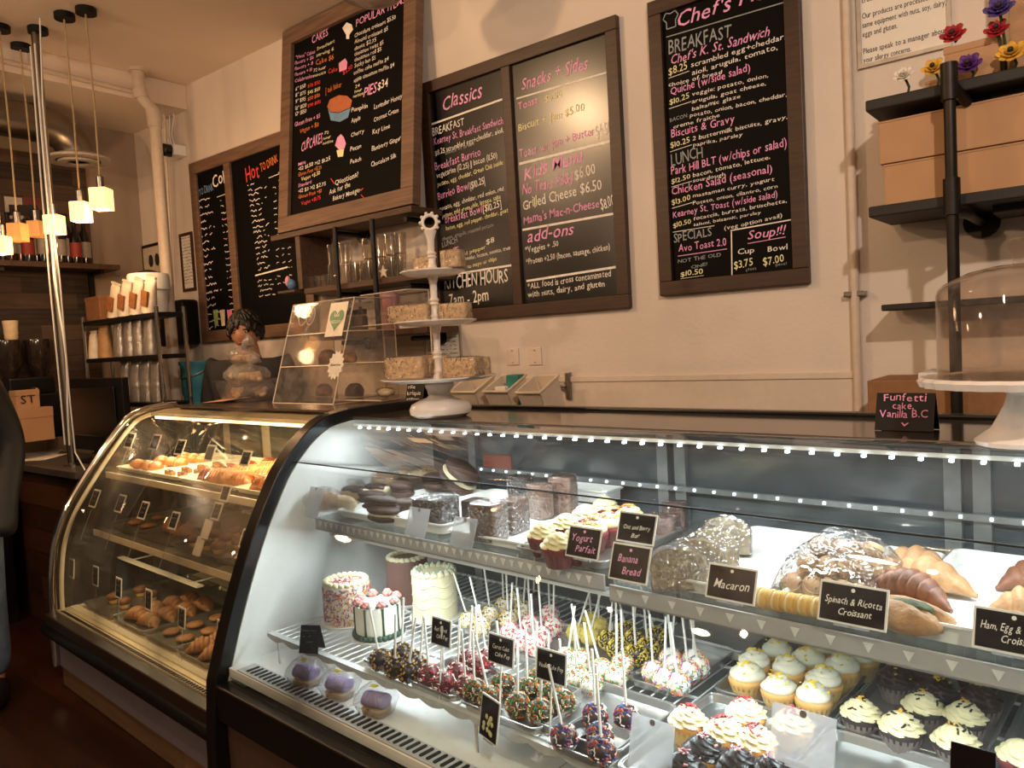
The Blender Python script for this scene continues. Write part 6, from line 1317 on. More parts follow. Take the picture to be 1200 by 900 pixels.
_, TU = tray_px('steel tray of frosted red cupcakes on the upper shelf', (610, 638), (712, 668), (790, 618), ZS1, group='upper shelf trays', h=.02)
cakes('redvel', [(636, 622), (663, 611), (686, 600), (709, 590), (654, 634)], ZS1+.004, 'red cupcakes on the upper shelf', 'on the upper shelf')
cakes('redspr', [(693, 618), (713, 611), (737, 602), (676, 630)], ZS1+.004, 'red cupcakes on the upper shelf', 'on the upper shelf')
ZP = ZS2+.006
bx = CP(790, 625, z=ZS2)
tray('white tray of wrapped banana bread', -.90, -.655, 1.405, 1.90, ZS2, m_=whiteplast, h=.028, group='upper shelf trays')
tray('white tray under the wrapped macarons', -.64, -.44, 1.405, 1.90, ZS2, m_=whiteplast, h=.02, group='upper shelf trays')
tray('white tray of spinach and ricotta croissants', -.425, -.19, 1.405, 1.90, ZS2, m_=whiteplast, h=.035, group='upper shelf trays')
tray('white tray of croissants at the right edge', -.178, .06, 1.405, 1.90, ZS2, m_=whiteplast, h=.035, group='upper shelf trays')
ban = mat('banana_bread', '7a6a4a', .75, var=.4, scale=60, bump=.3, bscale=70); bcr = mat('banana_crust', '4a3020', .6, var=.2)
def loaf(label, px, py, w_, h, th, rz, lean):
    t = shelf_thing('banana_bread_slice', label, 'bread slice', px, py, ZP, rz, 'banana bread slices'); t.rotation_euler = (-lean, 0, rz-CA)
    pr = [(-w_/2, 0), (w_/2, 0), (w_/2*1.04, h*.6)]+[(w_/2*math.cos(a), h*.62+h*.38*math.sin(a)) for a in [PI*k/10 for k in range(11)]]+[(-w_/2*1.04, h*.6)]
    M = Matrix.Rotation(PI/2, 4, 'X'); MB().prism(pr, -th/2, th/2, M=M).build('crumb', ban, t, smooth=35, bevel=.003); MB().prism([(x*1.02, y*1.015) for x, y in pr], -th/2+.003, th/2-.003, M=M).build('crust', bcr, t, smooth=35)
    q = random.Random(int(px)); mb = MB(); secs = []
    for k, s_ in ((-.75, .9), (-.62, 1.04), (-.2, 1.06), (.2, 1.05), (.62, 1.04), (.75, .9)): secs.append([(x*s_+q.uniform(-.002, .002), -k*th*1.15, max(0, y*s_+q.uniform(-.002, .003))) for x, y in pr])
    wrapshell(mb.loft(secs), 'plastic_wrap', t)
loaf('front cling-wrapped banana bread slice, cut face showing', 797, 690, .115, .088, .035, .55, .12)
loaf('second cling-wrapped banana bread slice, behind the front one', 817, 678, .115, .088, .03, .5, .2)
loaf('third cling-wrapped banana bread slice, in the middle of the row', 836, 664, .11, .086, .03, .45, .3)
loaf('rearmost cling-wrapped banana bread slice', 852, 650, .11, .09, .035, .45, .3)
slice_block('cling-wrapped berry bar behind the Oat and Berry card', 776, 628, .09, .06, .055, .1, mat('berry_bar', '6a4a40', .7, var=.4, scale=50), G_)
slice_block('second cling-wrapped berry bar at the back beside the banana bread', 792, 618, .06, .05, .07, .3, mat('berry_bar', '6a4a40', .7, var=.4, scale=50), G_, lift=.0)
# macarons in a film bag
mac_t = thing('macaron', 'x', 'macaron', (0, 0, 0))
mm_ = mat('tan_macaron', 'b08a66', .6, var=.08); ym = mat('yellow_macaron', 'c9a050', .6, var=.06)
MB().lathe([(0, 0), (.017, .001), (.020, .005), (.0195, .009), (.0205, .010), (.0205, .012)], 20).lathe([(.0205, .018), (.0195, .020), (.020, .024), (.017, .028), (.0, .031)], 20).build('shells', mm_, mac_t, smooth=50); MB().lathe([(.018, .011), (.0185, .015), (.018, .019)], 18).build('filling', creamf, mac_t, smooth=50)
mac_y = thing('macaron', 'x', 'macaron', (0, 0, 0)); MB().lathe([(0, 0), (.017, .001), (.020, .005), (.0195, .009), (.0205, .010), (.0205, .012)], 20).lathe([(.0205, .018), (.0195, .020), (.020, .024), (.017, .028), (.0, .031)], 20).build('shells', ym, mac_y, smooth=50); MB().lathe([(.018, .011), (.0185, .015), (.018, .019)], 18).build('filling', creamf, mac_y, smooth=50)
pm, py_ = Proto(mac_t), Proto(mac_y)
for k in range(7):
    c = CP(886+k*15.5, 700+k*2.7, z=ZP+.02); py_.put(f'yellow macaron on edge in the front row under film, {ORD[k]} from the left', C(c.x, c.y, ZP+.0215), rot=(0, PI/2, -CA-.1), group='macarons under film')
for r_i, (z, ys, n) in enumerate(((.026, .045, 6), (.026, .09, 6), (.026, .135, 6), (.062, .075, 5), (.062, .12, 5), (.095, .10, 4))):
    for k in range(n):
        uu = -.635+.014*r_i*.5+k*.032; pm.put(f'tan macaron under film, {ORD[k]} from the left in {("second lowest", "third lowest", "back lowest", "front upper", "back upper", "topmost")[r_i]} row', C(uu, 1.475+ys, ZP+z-.018), rot=(R(35), .1*(k % 3-1), -CA+k), group='macarons under film')
tb = cthing('film_bag', 'crinkled clear film over the pile of macarons', 'wrap', -.555, 1.56, ZP, 0); secs = []
q = random.Random(4)
for z, hw, hd in ((.0, .096, .13), (.02, .100, .135), (.05, .092, .12), (.08, .08, .10), (.10, .064, .08), (.12, .04, .055), (.135, .015, .02)):
    secs.append([(x*(1+q.uniform(-.06, .05)), y*(1+q.uniform(-.06, .05)), z+q.uniform(-.004, .004)) for x, y in rrect(hw, hd, .035, 8)])
wrapshell(MB().loft(secs), 'plastic_wrap', tb)
# savoury croissants
golden = mat('golden_crust', 'a87e56', .6, var=.25, scale=30, bump=.5, bscale=60); browned = mat('browned_crust', '7a4c34', .5, var=.25, scale=25, bump=.25, bscale=40); spin = mat('spinach_filling', '3f4a2a', .7, var=.4, scale=70, bump=.4)
def croissant(t, L, r, m_, bend=.35, ridge=9, name='crust', seed=0, flat=.8):
    secs = []; N = 45
    for i in range(N+1):
        q = i/N; x = (q-.5)*L; y = -bend*L*(4*(q-.5)**2)*.5; rr = r*max(.10, math.sin(PI*min(.97, max(.03, q)))**.75)*(1+.15*(abs(math.sin(q*PI*ridge))))
        secs.append([(x, y+rr*math.cos(a), rr*flat*.95+rr*flat*math.sin(a)) for a in [2*PI*k/14 for k in range(14)]])
    return MB().loft(secs).build(name, m_, t, smooth=45)
t = shelf_thing('spinach_croissant', 'browned savoury croissant lying across the spinach pastry', 'pastry', 1068, 702, ZP+.028, -.35, 'spinach and ricotta croissants'); croissant(t, .17, .032, browned, .15)
t = shelf_thing('spinach_croissant', 'golden savoury croissant lying long at the back of its tray', 'pastry', 1086, 688, ZP+.004, -.12, 'spinach and ricotta croissants'); croissant(t, .19, .036, golden, .1, 5)
t = shelf_thing('spinach_croissant', 'second golden savoury croissant behind the long one', 'pastry', 1074, 672, ZP+.002, -.05, 'spinach and ricotta croissants'); croissant(t, .17, .034, golden, .1, 5)
t = shelf_thing('spinach_croissant', 'open golden pastry with green spinach showing, nearest its card', 'pastry', 1064, 738, ZP, -.3, 'spinach and ricotta croissants')
mb = MB()
for s_ in (-1, 1): mb.blob((0, s_*.018, .026), (.07, .024, .026), 18, 10, amp=.08, seed=4+s_)
mb.blob((0, 0, .016), (.065, .03, .016), 16, 8, amp=.06); mb.build('crust', golden, t, smooth=180); MB().blob((.012, -.006, .046), (.038, .017, .012), 14, 8, amp=.15, fr=5).build('filling', spin, t, smooth=180)
for i, (px, py, rz, l) in enumerate(((1196, 725, .2, 0), (1200, 690, .5, .0))):
    t = shelf_thing('ham_croissant', ('flaky croissant low at the right edge of the upper shelf', 'flaky croissant behind another at the right edge of the upper shelf')[i], 'pastry', px+14, py, ZP+l, rz, 'croissants at the right edge'); croissant(t, .15, .034, (golden, browned)[i % 2], .2, 7)
# ------------------------------------------------------------------ left case goods
def on1(name, label, cat, px, py, z, rz=0, group=None): c = CP(px, py, z=z); return cthing(name, label, cat, c.x, c.y, z, rz, group), c
zt1 = SH1[0][0]; zt2 = SH1[1][0]; zd = .388
cw = mat('warm_white_tray', 'e3dccb', .35, var=.03); GT = 'trays in the warm case'
def ctr(label, ua, ub, va, vb, z, m_): return tray(label, ua, ub, va, vb, z, m_=m_, h=.018, r=.014, group=GT)
ctr('white tray of glazed buns, leftmost on the top shelf of the warm case', -3.86, -3.50, 1.40, 1.88, zt1, cw); ctr('white tray of nut bars on the top shelf of the warm case', -3.485, -3.20, 1.40, 1.88, zt1, cw); ctr('big white tray of drizzled croissants on the top shelf of the warm case', -3.185, -2.72, 1.395, 1.88, zt1, cw); ctr('white tray of almond croissants at the right of the top shelf of the warm case', -2.71, -2.37, 1.395, 1.88, zt1, cw)
gm = mat('steel_dull_tray', '8d8a80', .35, .8, var=.06)
for i, (ua, ub) in enumerate(((-3.87, -3.52), (-3.51, -3.16), (-3.15, -2.80), (-2.79, -2.40))): ctr(f'{ORD[i]} dull tray from the left on the middle shelf of the warm case', ua, ub, 1.33, 1.85, zt2, gm)
for i, (ua, ub) in enumerate(((-3.88, -3.55), (-3.54, -3.22), (-3.21, -2.93), (-2.92, -2.66), (-2.65, -2.38))): ctr(f'{ORD[i]} tray from the left on the deck of the warm case', ua, ub, 1.215, 1.72, zd, gm)
bunm = mat('glazed_bun', 'b5713a', .4, var=.25, scale=30, bump=.2, coat=.2); driz = mat('white_drizzle', 'e3d3b0', .5); redb = mat('berry_glaze', '8a3a2a', .4, var=.25, scale=30); darkb = mat('bran_muffin', '6b452a', .6, var=.3, scale=40, bump=.3); cook = mat('brown_cookie', '8f623a', .6, var=.25, scale=40, bump=.3)
def pastry_proto(kind):
    t = thing('croissant' if kind in ('drizzle', 'almond', 'berry', 'plain') else 'bun' if kind in ('bun', 'muffin') else 'nut_bar' if kind == 'bar' else 'cookie', 'x', 'pastry')
    if kind == 'drizzle':
        croissant(t, .15, .036, bunm, .3, 8); mb = MB()
        for k in range(9): x = -.05+.0125*k; mb.tube([(x-.012, -.038, .038), (x-.004, -.01, .066), (x+.004, .012, .064), (x+.012, .032, .042)], .0022, 5)
        mb.build('icing_drizzle', mat('orange_drizzle', 'e8b070', .4), t, smooth=60)
    elif kind == 'almond':
        croissant(t, .14, .036, bunm, .3, 8); mb = MB(); q = random.Random(2)
        for k in range(22): mb.blob((q.uniform(-.05, .05), q.uniform(-.03, .02), .060+q.uniform(-.006, .006)), (.007, .004, .002), 8, 5, M=None)
        mb.build('almond_flakes', driz, t, smooth=180)
    elif kind == 'berry': croissant(t, .14, .033, redb, .25, 9)
    elif kind == 'plain': croissant(t, .15, .036, cook, .2, 7)
    elif kind == 'bun':
        MB().blob((0, 0, .026), (.048, .045, .028), 20, 12, amp=.06, seed=2).build('bun_body', bunm, t, smooth=180); MB().tube([((.032-.0032*k*.35)*math.cos(k*.55), (.032-.0032*k*.35)*math.sin(k*.55), .044+.0005*k) for k in range(24)], .004, 6).build('glaze_swirl', driz, t, smooth=60)
    elif kind == 'muffin':
        MB().lathe([(0, 0), (.026, 0), (.034, .03), (.03, .03)], 30, fn=lambda a, i, tt: 1+.03*math.sin(15*a)).build('paper_liner', vlin, t, smooth=40); MB().blob((0, 0, .038), (.042, .042, .024), 18, 10, amp=.08, seed=3).build('muffin_top', darkb, t, smooth=180)
    elif kind == 'bar':
        MB().box((0, 0, .012), (.085, .03, .024)).build('bar_body', cook, t, bevel=.004); mb = MB(); q = random.Random(1)
        for k in range(12): mb.blob((q.uniform(-.038, .038), q.uniform(-.012, .012), .026), (.006, .005, .004), 8, 6)
        mb.build('nut_topping', darkb, t, smooth=180)
    elif kind == 'cookie':
        MB().blob((0, 0, .014), (.045, .045, .016), 22, 10, amp=.04, seed=5).build('cookie_body', cook, t, smooth=180); mb = MB(); q = random.Random(1)
        for k in range(10): a = q.uniform(0, 6.3); r_ = q.uniform(0, .034); mb.blob((r_*math.cos(a), r_*math.sin(a), .026-.006*(r_/.034)**2), (.005, .005, .004), 8, 6)
        mb.build('chips', darkb, t, smooth=180)
    return Proto(t)
PP = {k: pastry_proto(k) for k in ('drizzle', 'almond', 'berry', 'plain', 'bun', 'muffin', 'bar', 'cookie')}
def rows(kind, what, ua, ub, va, vb, nu, nv, z, where, group, rz=.3, jit=.4):
    n = 0
    for j in range(nv):
        for i in range(nu):
            uu = ua+(ub-ua)*(i+.5)/nu; vv = va+(vb-va)*(j+.5)/nv
            PP[kind].put(f'{what} {where}, {ORD[i]} from the left in {("the front row", "the second row", "the third row", "the fourth row")[j]}' if nu*nv > 1 else f'{what} {where}', C(uu+rnd.uniform(-.006, .006), vv, z+.005), rz=rz+rnd.uniform(-jit, jit)-CA, scale=.92 if kind in ('drizzle', 'almond', 'berry', 'plain') else .76, group=group)
GP = 'pastries in the warm case'
rows('bun', 'glazed cinnamon bun', -3.84, -3.54, 1.42, 1.76, 3, 3, zt1, 'on the leftmost top tray', GP)
rows('bar', 'nut-topped bar', -3.46, -3.22, 1.42, 1.72, 2, 4, zt1, 'on the nut bar tray', GP, 0, .15)
rows('berry', 'berry-glazed croissant', -3.16, -2.98, 1.43, 1.80, 1, 4, zt1, 'on the big top tray', GP, .2, .2)
rows('drizzle', 'orange-drizzled croissant', -2.97, -2.74, 1.42, 1.80, 2, 4, zt1, 'on the big top tray', GP, .5, .2)
rows('almond', 'almond-flaked croissant', -2.69, -2.40, 1.42, 1.80, 2, 4, zt1, 'on the right top tray', GP, .4, .2)
rows('cookie', 'brown cookie', -3.84, -3.56, 1.38, 1.6, 2, 2, zt2, 'on the leftmost middle tray', GP)
rows('muffin', 'bran muffin', -3.13, -2.83, 1.36, 1.62, 3, 3, zt2, 'on the third middle tray', GP)
rows('plain', 'plain brown croissant', -3.47, -3.2, 1.40, 1.62, 2, 2, zt2, 'on the second middle tray', GP, .2, .2)
rows('cookie', 'brown cookie', -2.77, -2.43, 1.36, 1.66, 3, 3, zt2, 'on the rightmost middle tray', GP)
rows('muffin', 'bran muffin', -3.85, -3.60, 1.26, 1.5, 2, 2, zd, 'on the first deck tray', GP)
rows('plain', 'plain brown croissant', -3.51, -3.25, 1.25, 1.56, 2, 4, zd, 'on the second deck tray', GP, .2, .2)
rows('cookie', 'brown cookie', -3.19, -2.95, 1.25, 1.54, 2, 3, zd, 'on the third deck tray', GP)
rows('plain', 'plain brown croissant', -2.90, -2.68, 1.25, 1.56, 2, 4, zd, 'on the fourth deck tray', GP, .9, .2)
rows('muffin', 'bran muffin', -2.63, -2.41, 1.25, 1.52, 2, 3, zd, 'on the fifth deck tray', GP)
L1 = [('~', -.3, .55, .3, .12), ('~', -.25, .3, .25, .12)]
def c1card(label, px, py, v, wp=20, hp=19, lean=R(24), **k): return pcard(label, px, py, wp, hp, v=v, lines=L1, col='g', bw=.0075, stm=holder_m, lean=lean, group='price cards in the warm case', **k)
for i, (px, py) in enumerate(((152, 516), (182, 518), (211, 524), (288, 537))): c1card(f'black card at the back of the warm case top shelf, {ORD[i]} from the left', px, py, 1.45, 21, 17, base=zt1)
pcard('plain grey card standing at the back of the warm case top shelf', 246, 531, 21, 18, v=1.45, stm=holder_m, bw=.0075, lean=R(24), face=mat('slate_grey_card', '7b7a80', .5), base=zt1, group='price cards in the warm case')
for i, (px, py) in enumerate(((111, 584), (141, 590), (168, 598), (204, 610))): c1card(f'white-edged black card over the middle shelf of the warm case, {ORD[i]} from the left', px, py, 1.295, 20, 19, base=zt2-.03)
c1card('white-edged black card highest in the tilted strip on the warm case glass', 264, 578, 1.345, 20, 18); c1card('white-edged black card second in the tilted strip on the warm case glass', 254, 599, 1.325, 20, 19)
pcard('blank white tag third in the tilted strip on the warm case glass', 242, 620, 19, 20, v=1.305, lean=R(24), face=cardw_m, group='price cards in the warm case'); pcard('blank white tag lowest in the tilted strip on the warm case glass', 233, 640, 19, 20, v=1.285, lean=R(24), face=cardw_m, group='price cards in the warm case')
c1card('white-edged black card half hidden by the black case frame, upper', 287, 631, 1.31, 18, 20)
for i, (px, py) in enumerate(((84, 666), (112, 675), (139, 689), (174, 703), (213, 724), (259, 740))): c1card(f'white-edged black card above the deck trays of the warm case, {ORD[i]} from the left', px, py, 1.205, 16+i*.6, 22+i*.6, lean=R(6), base=zd)
# ------------------------------------------------------------------ things standing on top of the cases
ZTOP = 1.2645
bp_ = CP(517, 488, z=ZTOP); base = C(bp_.x, bp_.y, ZTOP); k = depth(base)/FPX
def zy(y): return W(517, y, Y=base.y).z-ZTOP
t = thing('tiered_stand', 'white three-tier cake stand with turned posts and a ring finial', 'cake stand', base)
zp = [zy(444), zy(378), zy(319)]; rp = [66*k, 47*k, 37*k]
MB().lathe([(0, 0), (.085, 0), (.102, .012), (.105, .028), (.096, .045), (.07, .058), (.045, .066), (.036, .075), (.036, .084), (.046, .096), (.05, .108), (.046, zp[0]-.012), (.03, zp[0]-.006), (.02, zp[0])], 32).build('pedestal', porc_m, t, smooth=40)
for z, r in zip(zp, rp): MB().lathe([(0, z-.004), (r*.3, z-.010), (r*.8, z-.006), (r, z+.004), (r*1.0, z+.008), (r*.86, z+.001), (0, z)], 64, fn=lambda a, i, tt: 1+(.025*math.cos(16*a) if i in (3, 4) else 0)).build('plate', porc_m, t, smooth=50)
for a, b in ((zp[0], zp[1]), (zp[1], zp[2]), (zp[2], zy(268))):
    h = b-a; MB().lathe([(.022, a), (.018, a+h*.06), (.014, a+h*.1), (.017, a+h*.14), (.012, a+h*.2), (.012, a+h*.34), (.018, a+h*.38), (.013, a+h*.42), (.018, a+h*.46), (.011, a+h*.52), (.013, a+h*.8), (.018, a+h*.92), (.022, a+h)], 20).build('turned_post', porc_m, t, smooth=40)
zf = zy(258); MB().tube([(.024*math.cos(a), 0, zf+.024*math.sin(a)) for a in [2*PI*i/20 for i in range(20)]], .006, 8, closed=True, M=Matrix.Rotation(R(35), 4, 'Z')).build('ring_finial', porc_m, t, smooth=60)
mb = MB()
for i in range(10): a = 2*PI*i/10; mb.blob((.031*math.cos(a)*.82, .031*math.cos(a)*.57, zf+.031*math.sin(a)), (.006,)*3, 8, 6)
mb.build('finial_scroll', porc_m, t, smooth=180)
krisp = mat('rice_cereal_treat', 'd2b184', .6, var=.25, scale=70, bump=.6, bscale=120)
def treat(label, px, py, z, y, w_, d, h, rz):
    p = W(px, py, Y=y); t = thing('rice_treat', label, 'treat', (p.x, y, ZTOP+z+.009), rz, 'rice cereal treats on the tiered stand')
    mb = MB(); q = random.Random(int(px*3)); secs = []
    for f, kk in ((0, .95), (.1, 1), (.5, 1), (.9, 1), (1, .92)): secs.append([(x*kk*(1+q.uniform(-.03, .03)), y_*kk*(1+q.uniform(-.03, .03)), h*f) for x, y_ in rrect(w_/2, d/2, .012, 5)])
    mb.loft(secs).build('treat_body', krisp, t, smooth=60); secs = []
    for f, kk in ((0, 1.03), (.3, 1.06), (.7, 1.04), (1.02, 1.02), (1.07, .6)): secs.append([(x*kk*(1+q.uniform(-.03, .03)), y_*kk*(1+q.uniform(-.03, .03)), h*f) for x, y_ in rrect(w_/2, d/2, .012, 5)])
    wrapshell(mb.__class__().loft(secs), 'plastic_wrap', t)
by = base.y
treat('wrapped rice treat at the front left of the bottom plate', 477, 436, zp[0], by-.06, .135, .07, .07, .5); treat('wrapped rice treat at the front right of the bottom plate', 543, 434, zp[0], by-.03, .12, .07, .06, .25)
treat('wrapped rice treat behind the post on the bottom plate', 510, 432, zp[0], by+.09, .10, .06, .07, .6); treat('wrapped rice treat at the far right of the bottom plate', 556, 430, zp[0], by+.07, .10, .06, .055, .9)
treat('wrapped rice treat overhanging the left of the middle plate', 482, 372, zp[1], by-.03, .15, .07, .055, .35); treat('wrapped rice treat on the right of the middle plate', 534, 370, zp[1], by+.01, .10, .06, .05, .3)
treat('wrapped rice treat on the left of the top plate', 498, 310, zp[2], by+.02, .07, .05, .05, .3); treat('wrapped rice treat on the right of the top plate', 531, 308, zp[2], by+.0, .07, .055, .055, .3)
c = CP(488, 481, v=1.99); tent('tent_sign', 'small black sign reading rice krispie treats behind the tiered stand', C(c.x-.02, 2.015, 1.2755), -CA+.25, .085, .085, [('rice', -.4, .72, .0, .016, 0), ('krispie', -.4, .42, .36, .018, 0), ('treats', -.4, .14, .3, .018, 0)], 0, [white_m])
a = CP(1022, 505, z=ZTOP); b = CP(1098, 505, z=ZTOP); mid = (a+b)/2; hh = W(1060, 461, Y=C(mid.x, mid.y+.02, 0).y).z-ZTOP
tent('tent_sign', 'black folded sign in pink chalk reading Funfetti cake Vanilla B.C', C(mid.x, mid.y+.02, ZTOP+.001), -CA+.0, abs(b.x-a.x)*.98, hh, [('Funfetti', -.36, .78, .36, .017, 0), ('cake,', -.2, .56, .16, .015, 0), ('Vanilla B.C', -.42, .34, .40, .016, 0), ('v', -.05, .12, .09, .012, 0)], 0, [pink_m])
# cake stand with dome
c = CP(1197, 522, z=ZTOP); base = C(c.x, c.y+.02, ZTOP); k = depth(base)/FPX
def zq(y): return W(1197, y, Y=base.y).z-ZTOP
t = thing('domed_cake_stand', 'white scalloped cake stand under a clear dome at the right edge', 'cake stand', base); zp_ = zq(443); rp_ = 108*k
MB().lathe([(0, 0), (.075, 0), (.078, .008), (.05, .03), (.03, .07), (.024, zp_-.03), (.04, zp_-.008), (.06, zp_-.004)], 32).build('pedestal', porc_m, t, smooth=40)
MB().lathe([(.02, zp_-.012), (rp_*.8, zp_-.008), (rp_*.97, zp_-.012), (rp_, zp_), (rp_*.97, zp_+.006), (rp_*.84, zp_+.001), (0, zp_)], 96, fn=lambda a, i, tt: 1+(.018*math.cos(24*a) if i in (2, 3, 4) else 0)).build('plate', porc_m, t, smooth=50)
rd = 87*k; zt_ = zq(310); zs_ = zq(338)
MB().lathe([(rd, zp_+.003), (rd, zs_-.005), (rd*.97, zs_+.006), (rd*.9, zs_+.016), (rd*.6, zt_-.008), (rd*.3, zt_), (.0, zt_+.002)], 48).build('dome', domeg_m, t, smooth=50, solid=.003)
MB().lathe([(.012, zt_), (.010, zt_+.015), (.02, zt_+.03), (.018, zt_+.045), (0, zt_+.05)], 18).build('dome_knob', domeg_m, t, smooth=50)
# acrylic pastry case
ua, ub = CP(284, 476, z=1.272).x, CP(372, 476, z=1.272).x; v0_ = 1.95; v1_ = 2.32; hz = CP(398, 350, v=2.08).z-1.272; H_ = hz
t = cthing('acrylic_display_box', 'clear acrylic sloped display box with a vegan heart sticker', 'display box', (ua+ub)/2, 2.14, 1.272); hw = (ub-ua)/2; f0, b0 = v0_-2.14, v1_-2.14; ft = f0+.15
def pane(pts, name, m_=acryl_m, solid=.004, par=t): mb = MB(); mb.add(pts, [tuple(range(len(pts)))]); return mb.build(name, m_, par, solid=solid)
pane([(-hw, f0, 0), (hw, f0, 0), (hw, ft, H_), (-hw, ft, H_)], 'sloped_front'); pane([(-hw, ft, H_), (hw, ft, H_), (hw, b0, H_), (-hw, b0, H_)], 'top_sheet')
for s_ in (-1, 1): pane([(s_*hw, f0, 0), (s_*hw, b0, 0), (s_*hw, b0, H_), (s_*hw, ft, H_)], 'side_panel')
for z in (.012, H_*.36, H_*.68): pane([(-hw, f0+.15*z/H_, z), (hw, f0+.15*z/H_, z), (hw, b0, z), (-hw, b0, z)], 'shelf')
mb = MB(); ed = mat('acrylic_edge', 'c9bca9', .25)
for s_ in (-1, 1): mb.tube([(s_*hw, f0, 0), (s_*hw, ft, H_), (s_*hw, b0, H_), (s_*hw, b0, 0)], .0032, 6)
for z in (.0, H_*.36, H_*.68, H_): mb.tube([(-hw, f0+.15*z/H_, z), (hw, f0+.15*z/H_, z), (hw, b0, z)], .0028, 6)
mb.build('polished_edges', ed, t)
nf = Vector((0, -H_, .15)).normalized()
def fr(x, z, o=.004): return Vector((x, f0+.15*z/H_, z))+nf*o
uxx, uzz = Vector((1, 0, 0)), Vector((0, .15, H_)).normalized()
mb = MB(); c0 = fr(hw-.10, H_*.80); s_ = .085
mb.add([c0-uxx*s_*.8-uzz*s_*.95, c0+uxx*s_*.8-uzz*s_*.95, c0+uxx*s_*.8+uzz*s_*.95, c0-uxx*s_*.8+uzz*s_*.95], [(0, 1, 2, 3)], 0)
hp = [(16*math.sin(a)**3/17, (13*math.cos(a)-5*math.cos(2*a)-2*math.cos(3*a)-math.cos(4*a))/17) for a in [2*PI*i/40 for i in range(40)]]
mb.add([c0+nf*.001+uxx*(x*s_*.68)+uzz*(y*s_*.72) for x, y in hp], [tuple(range(39, -1, -1))], 1)
write(mb, 'VEGAN', c0+nf*.002-uxx*.042-uzz*.02, c0+nf*.002+uxx*.042-uzz*.02, .016, nf, 0, wob=0)
for sx in (-1, 0, 1): mb.add([c0+nf*.002+uxx*(sx*.012+dx)+uzz*(.012+dz) for dx, dz in ((-.005, 0), (.005, 0), (sx*.008, .026))], [(0, 1, 2)], 0)
mb.build('vegan_sticker', [mat('sticker_white', 'd5cdbf', .4), mat('sticker_green', '2f7a4c', .4)], t)
mb = MB(); c0 = fr(hw-.035, H_*.36); pl_ = [c0+uxx*(.055*(1+.10*math.cos(14*a))*math.cos(a))+uzz*(.062*(1+.10*math.cos(14*a))*math.sin(a)) for a in [2*PI*i/84 for i in range(84)]]
mb.add(pl_, [tuple(range(84))], 0); write(mb, 'Gluten Free', c0+nf*.001-uxx*.040-uzz*.004, c0+nf*.001+uxx*.040-uzz*.004, .011, nf, 1, wob=0); mb.build('gluten_free_badge', [mat('badge_white', 'd8d2c8', .4), ink_m], t)
mb = MB()
for dx in (-hw*.55, -hw*.28): c0 = fr(dx, H_*.86, .002); pts = [c0+uxx*.032*math.cos(a)+uzz*.042*math.sin(a) for a in [2*PI*i/24 for i in range(24)]]; mb.tube(pts, .0016, 5, closed=True)
mb.build('etched_rings', mat('etched_white', 'cbbfb0', .5), t)
for i, (x, z, L_, r_, m_, lab) in enumerate(((-hw*.3, H_*.36, .13, .04, browned, 'brown loaf on the middle shelf of the acrylic box'), (hw*.35, H_*.36, .12, .038, golden, 'golden roll on the middle shelf of the acrylic box'), (-hw*.5, .012, .12, .035, browned, 'dark pastry on the bottom shelf of the acrylic box, left'), (hw*.5, .012, .13, .036, cocoa, 'wrapped dark pastry on the bottom shelf of the acrylic box, right'))):
    q_ = t.matrix_basis @ Vector((x, .02, z+.004)); o = thing('boxed_pastry', lab, 'pastry', q_, -CA, 'pastries in the acrylic box'); croissant(o, L_, r_, m_, .1, 6)
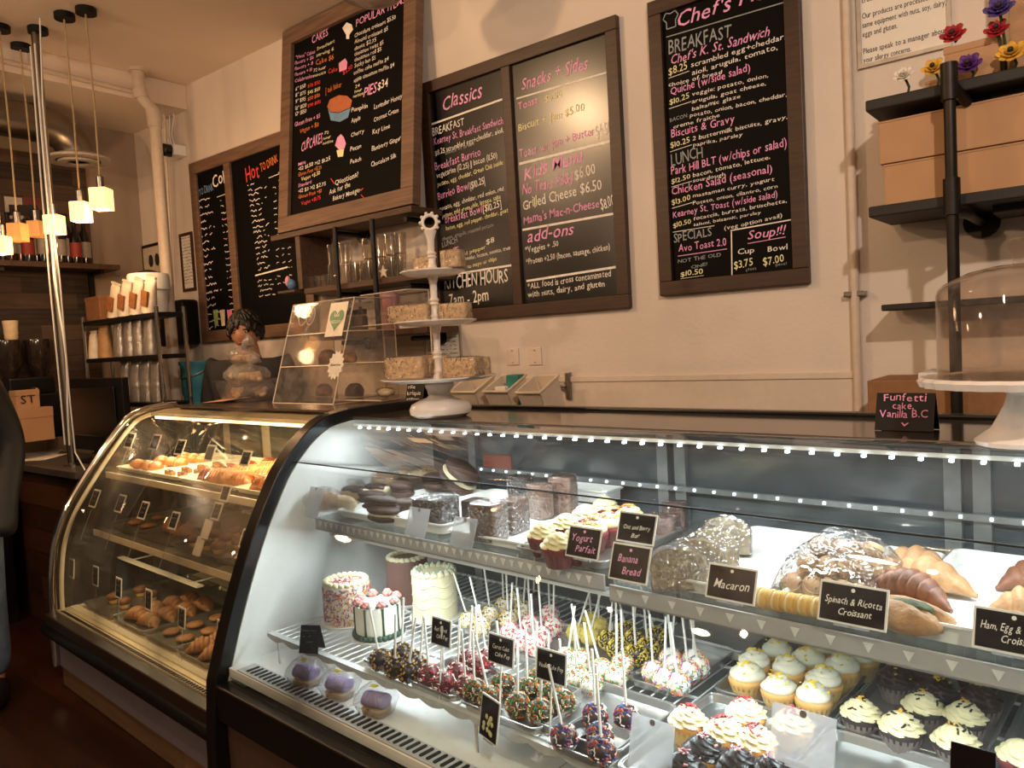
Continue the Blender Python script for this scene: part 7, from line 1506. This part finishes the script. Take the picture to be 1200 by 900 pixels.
# second, lower acrylic tray rack to the right
uc = CP(398, 470, z=1.272).x+.06
t = cthing('acrylic_shelf_rack', 'clear acrylic tiered rack right of the vegan sticker box', 'rack', uc+.17, 2.14, 1.272); hz2 = CP(486, 341, v=2.3).z-1.272
for z, v_ in ((.012, -.12), (hz2*.36, -.06), (hz2*.7, 0), (hz2, .06)): pane([(-.17, v_, z), (.17, v_, z), (.17, .18, z), (-.17, .18, z)], 'shelf', par=t); MB().tube([(-.17, v_, z), (.17, v_, z), (.17, .18, z)], .0028, 6).build('polished_edge', ed, t)
for s_ in (-1, 1): MB().tube([(s_*.17, .18, 0), (s_*.17, .18, hz2)], .004, 6).build('upright', ed, t)
t2 = thing('boxed_pastry', 'pale wrapped sweet on the bottom of the tiered acrylic rack', 'pastry', t.matrix_basis @ Vector((.05, .0, .016)), 0, 'pastries in the acrylic box'); bun(MB(), (0, 0, .02), .09, .024, 0).build('sweet', creamf, t2, smooth=180); wrapshell(bun(MB(), (0, 0, .022), .12, .028, 0, amp=.1), 'plastic_wrap', t2)
# clear tub with bags, flyer
c = CP(262, 470, z=1.272); cu_ = min(c.x, -3.66)
tub_c = (-3.72, 2.04)
t = cthing('clear_tub', 'clear plastic tub of bagged biscuits left of the acrylic box', 'tub', *tub_c, 1.272)
MB().loft([[(x*f, y*f, z) for x, y in rrect(.17, .12, .04)] for z, f in ((0, .8), (.10, .98), (.105, 1.04), (.11, 1.04), (.105, .96), (.004, .78))]).build('tub_shell', clam_m, t, smooth=40)
bagfilm_m = clear('bag_film_milky', 'f4efe8', 1.5, .14, 1.45, haze=.42, bump=1.0, bscale=40, base=.08)
for i in range(5):
    p = [(-.07, -.02, .02), (.07, .02, .02), (-.05, -.02, .10), (.07, -.03, .10), (.0, -.02, .19)][i]
    o = cthing('biscuit_bag', f'clear bag of biscuits in the tub, {("lower left", "lower right", "upper left", "upper right", "topmost")[i]}', 'bag', tub_c[0]+p[0], tub_c[1]+p[1], 1.272+p[2], .4*i, 'biscuit bags in the clear tub')
    mb = MB()
    for k_ in range(4): mb.blob((-.035+.024*k_, .007*(k_ % 2), .032), (.025, .034, .017), 10, 7, amp=.06, seed=k_, M=Matrix.Rotation(.3*k_, 4, 'X'))
    mb.build('biscuits', beige, o, smooth=180); MB().blob((0, 0, .04), (.084, .060, .052), 18, 12, amp=.12, fr=5, seed=i).build('bag_film', bagfilm_m, o, smooth=60); MB().tube([(0, 0, .075), (.01, 0, .105), (.045, .0, .125)], [.008, .018, .034], 8).build('tied_neck', bagfilm_m, o, smooth=60)
c = CP(226, 457, z=1.30); o = MB().add([(-.11, -.05, 0), (.10, -.06, .01), (.13, .08, .02), (-.08, .09, .012)], [(0, 1, 2, 3)]).build('printed_flyer', mat('orange_flyer', 'c99a7a', .6, var=.35, scale=9), solid=.001, loc=C(-3.80, 1.93, 1.274)); tag(o, 'orange and white printed flyer lying at the left end of the case top', 'flyer')
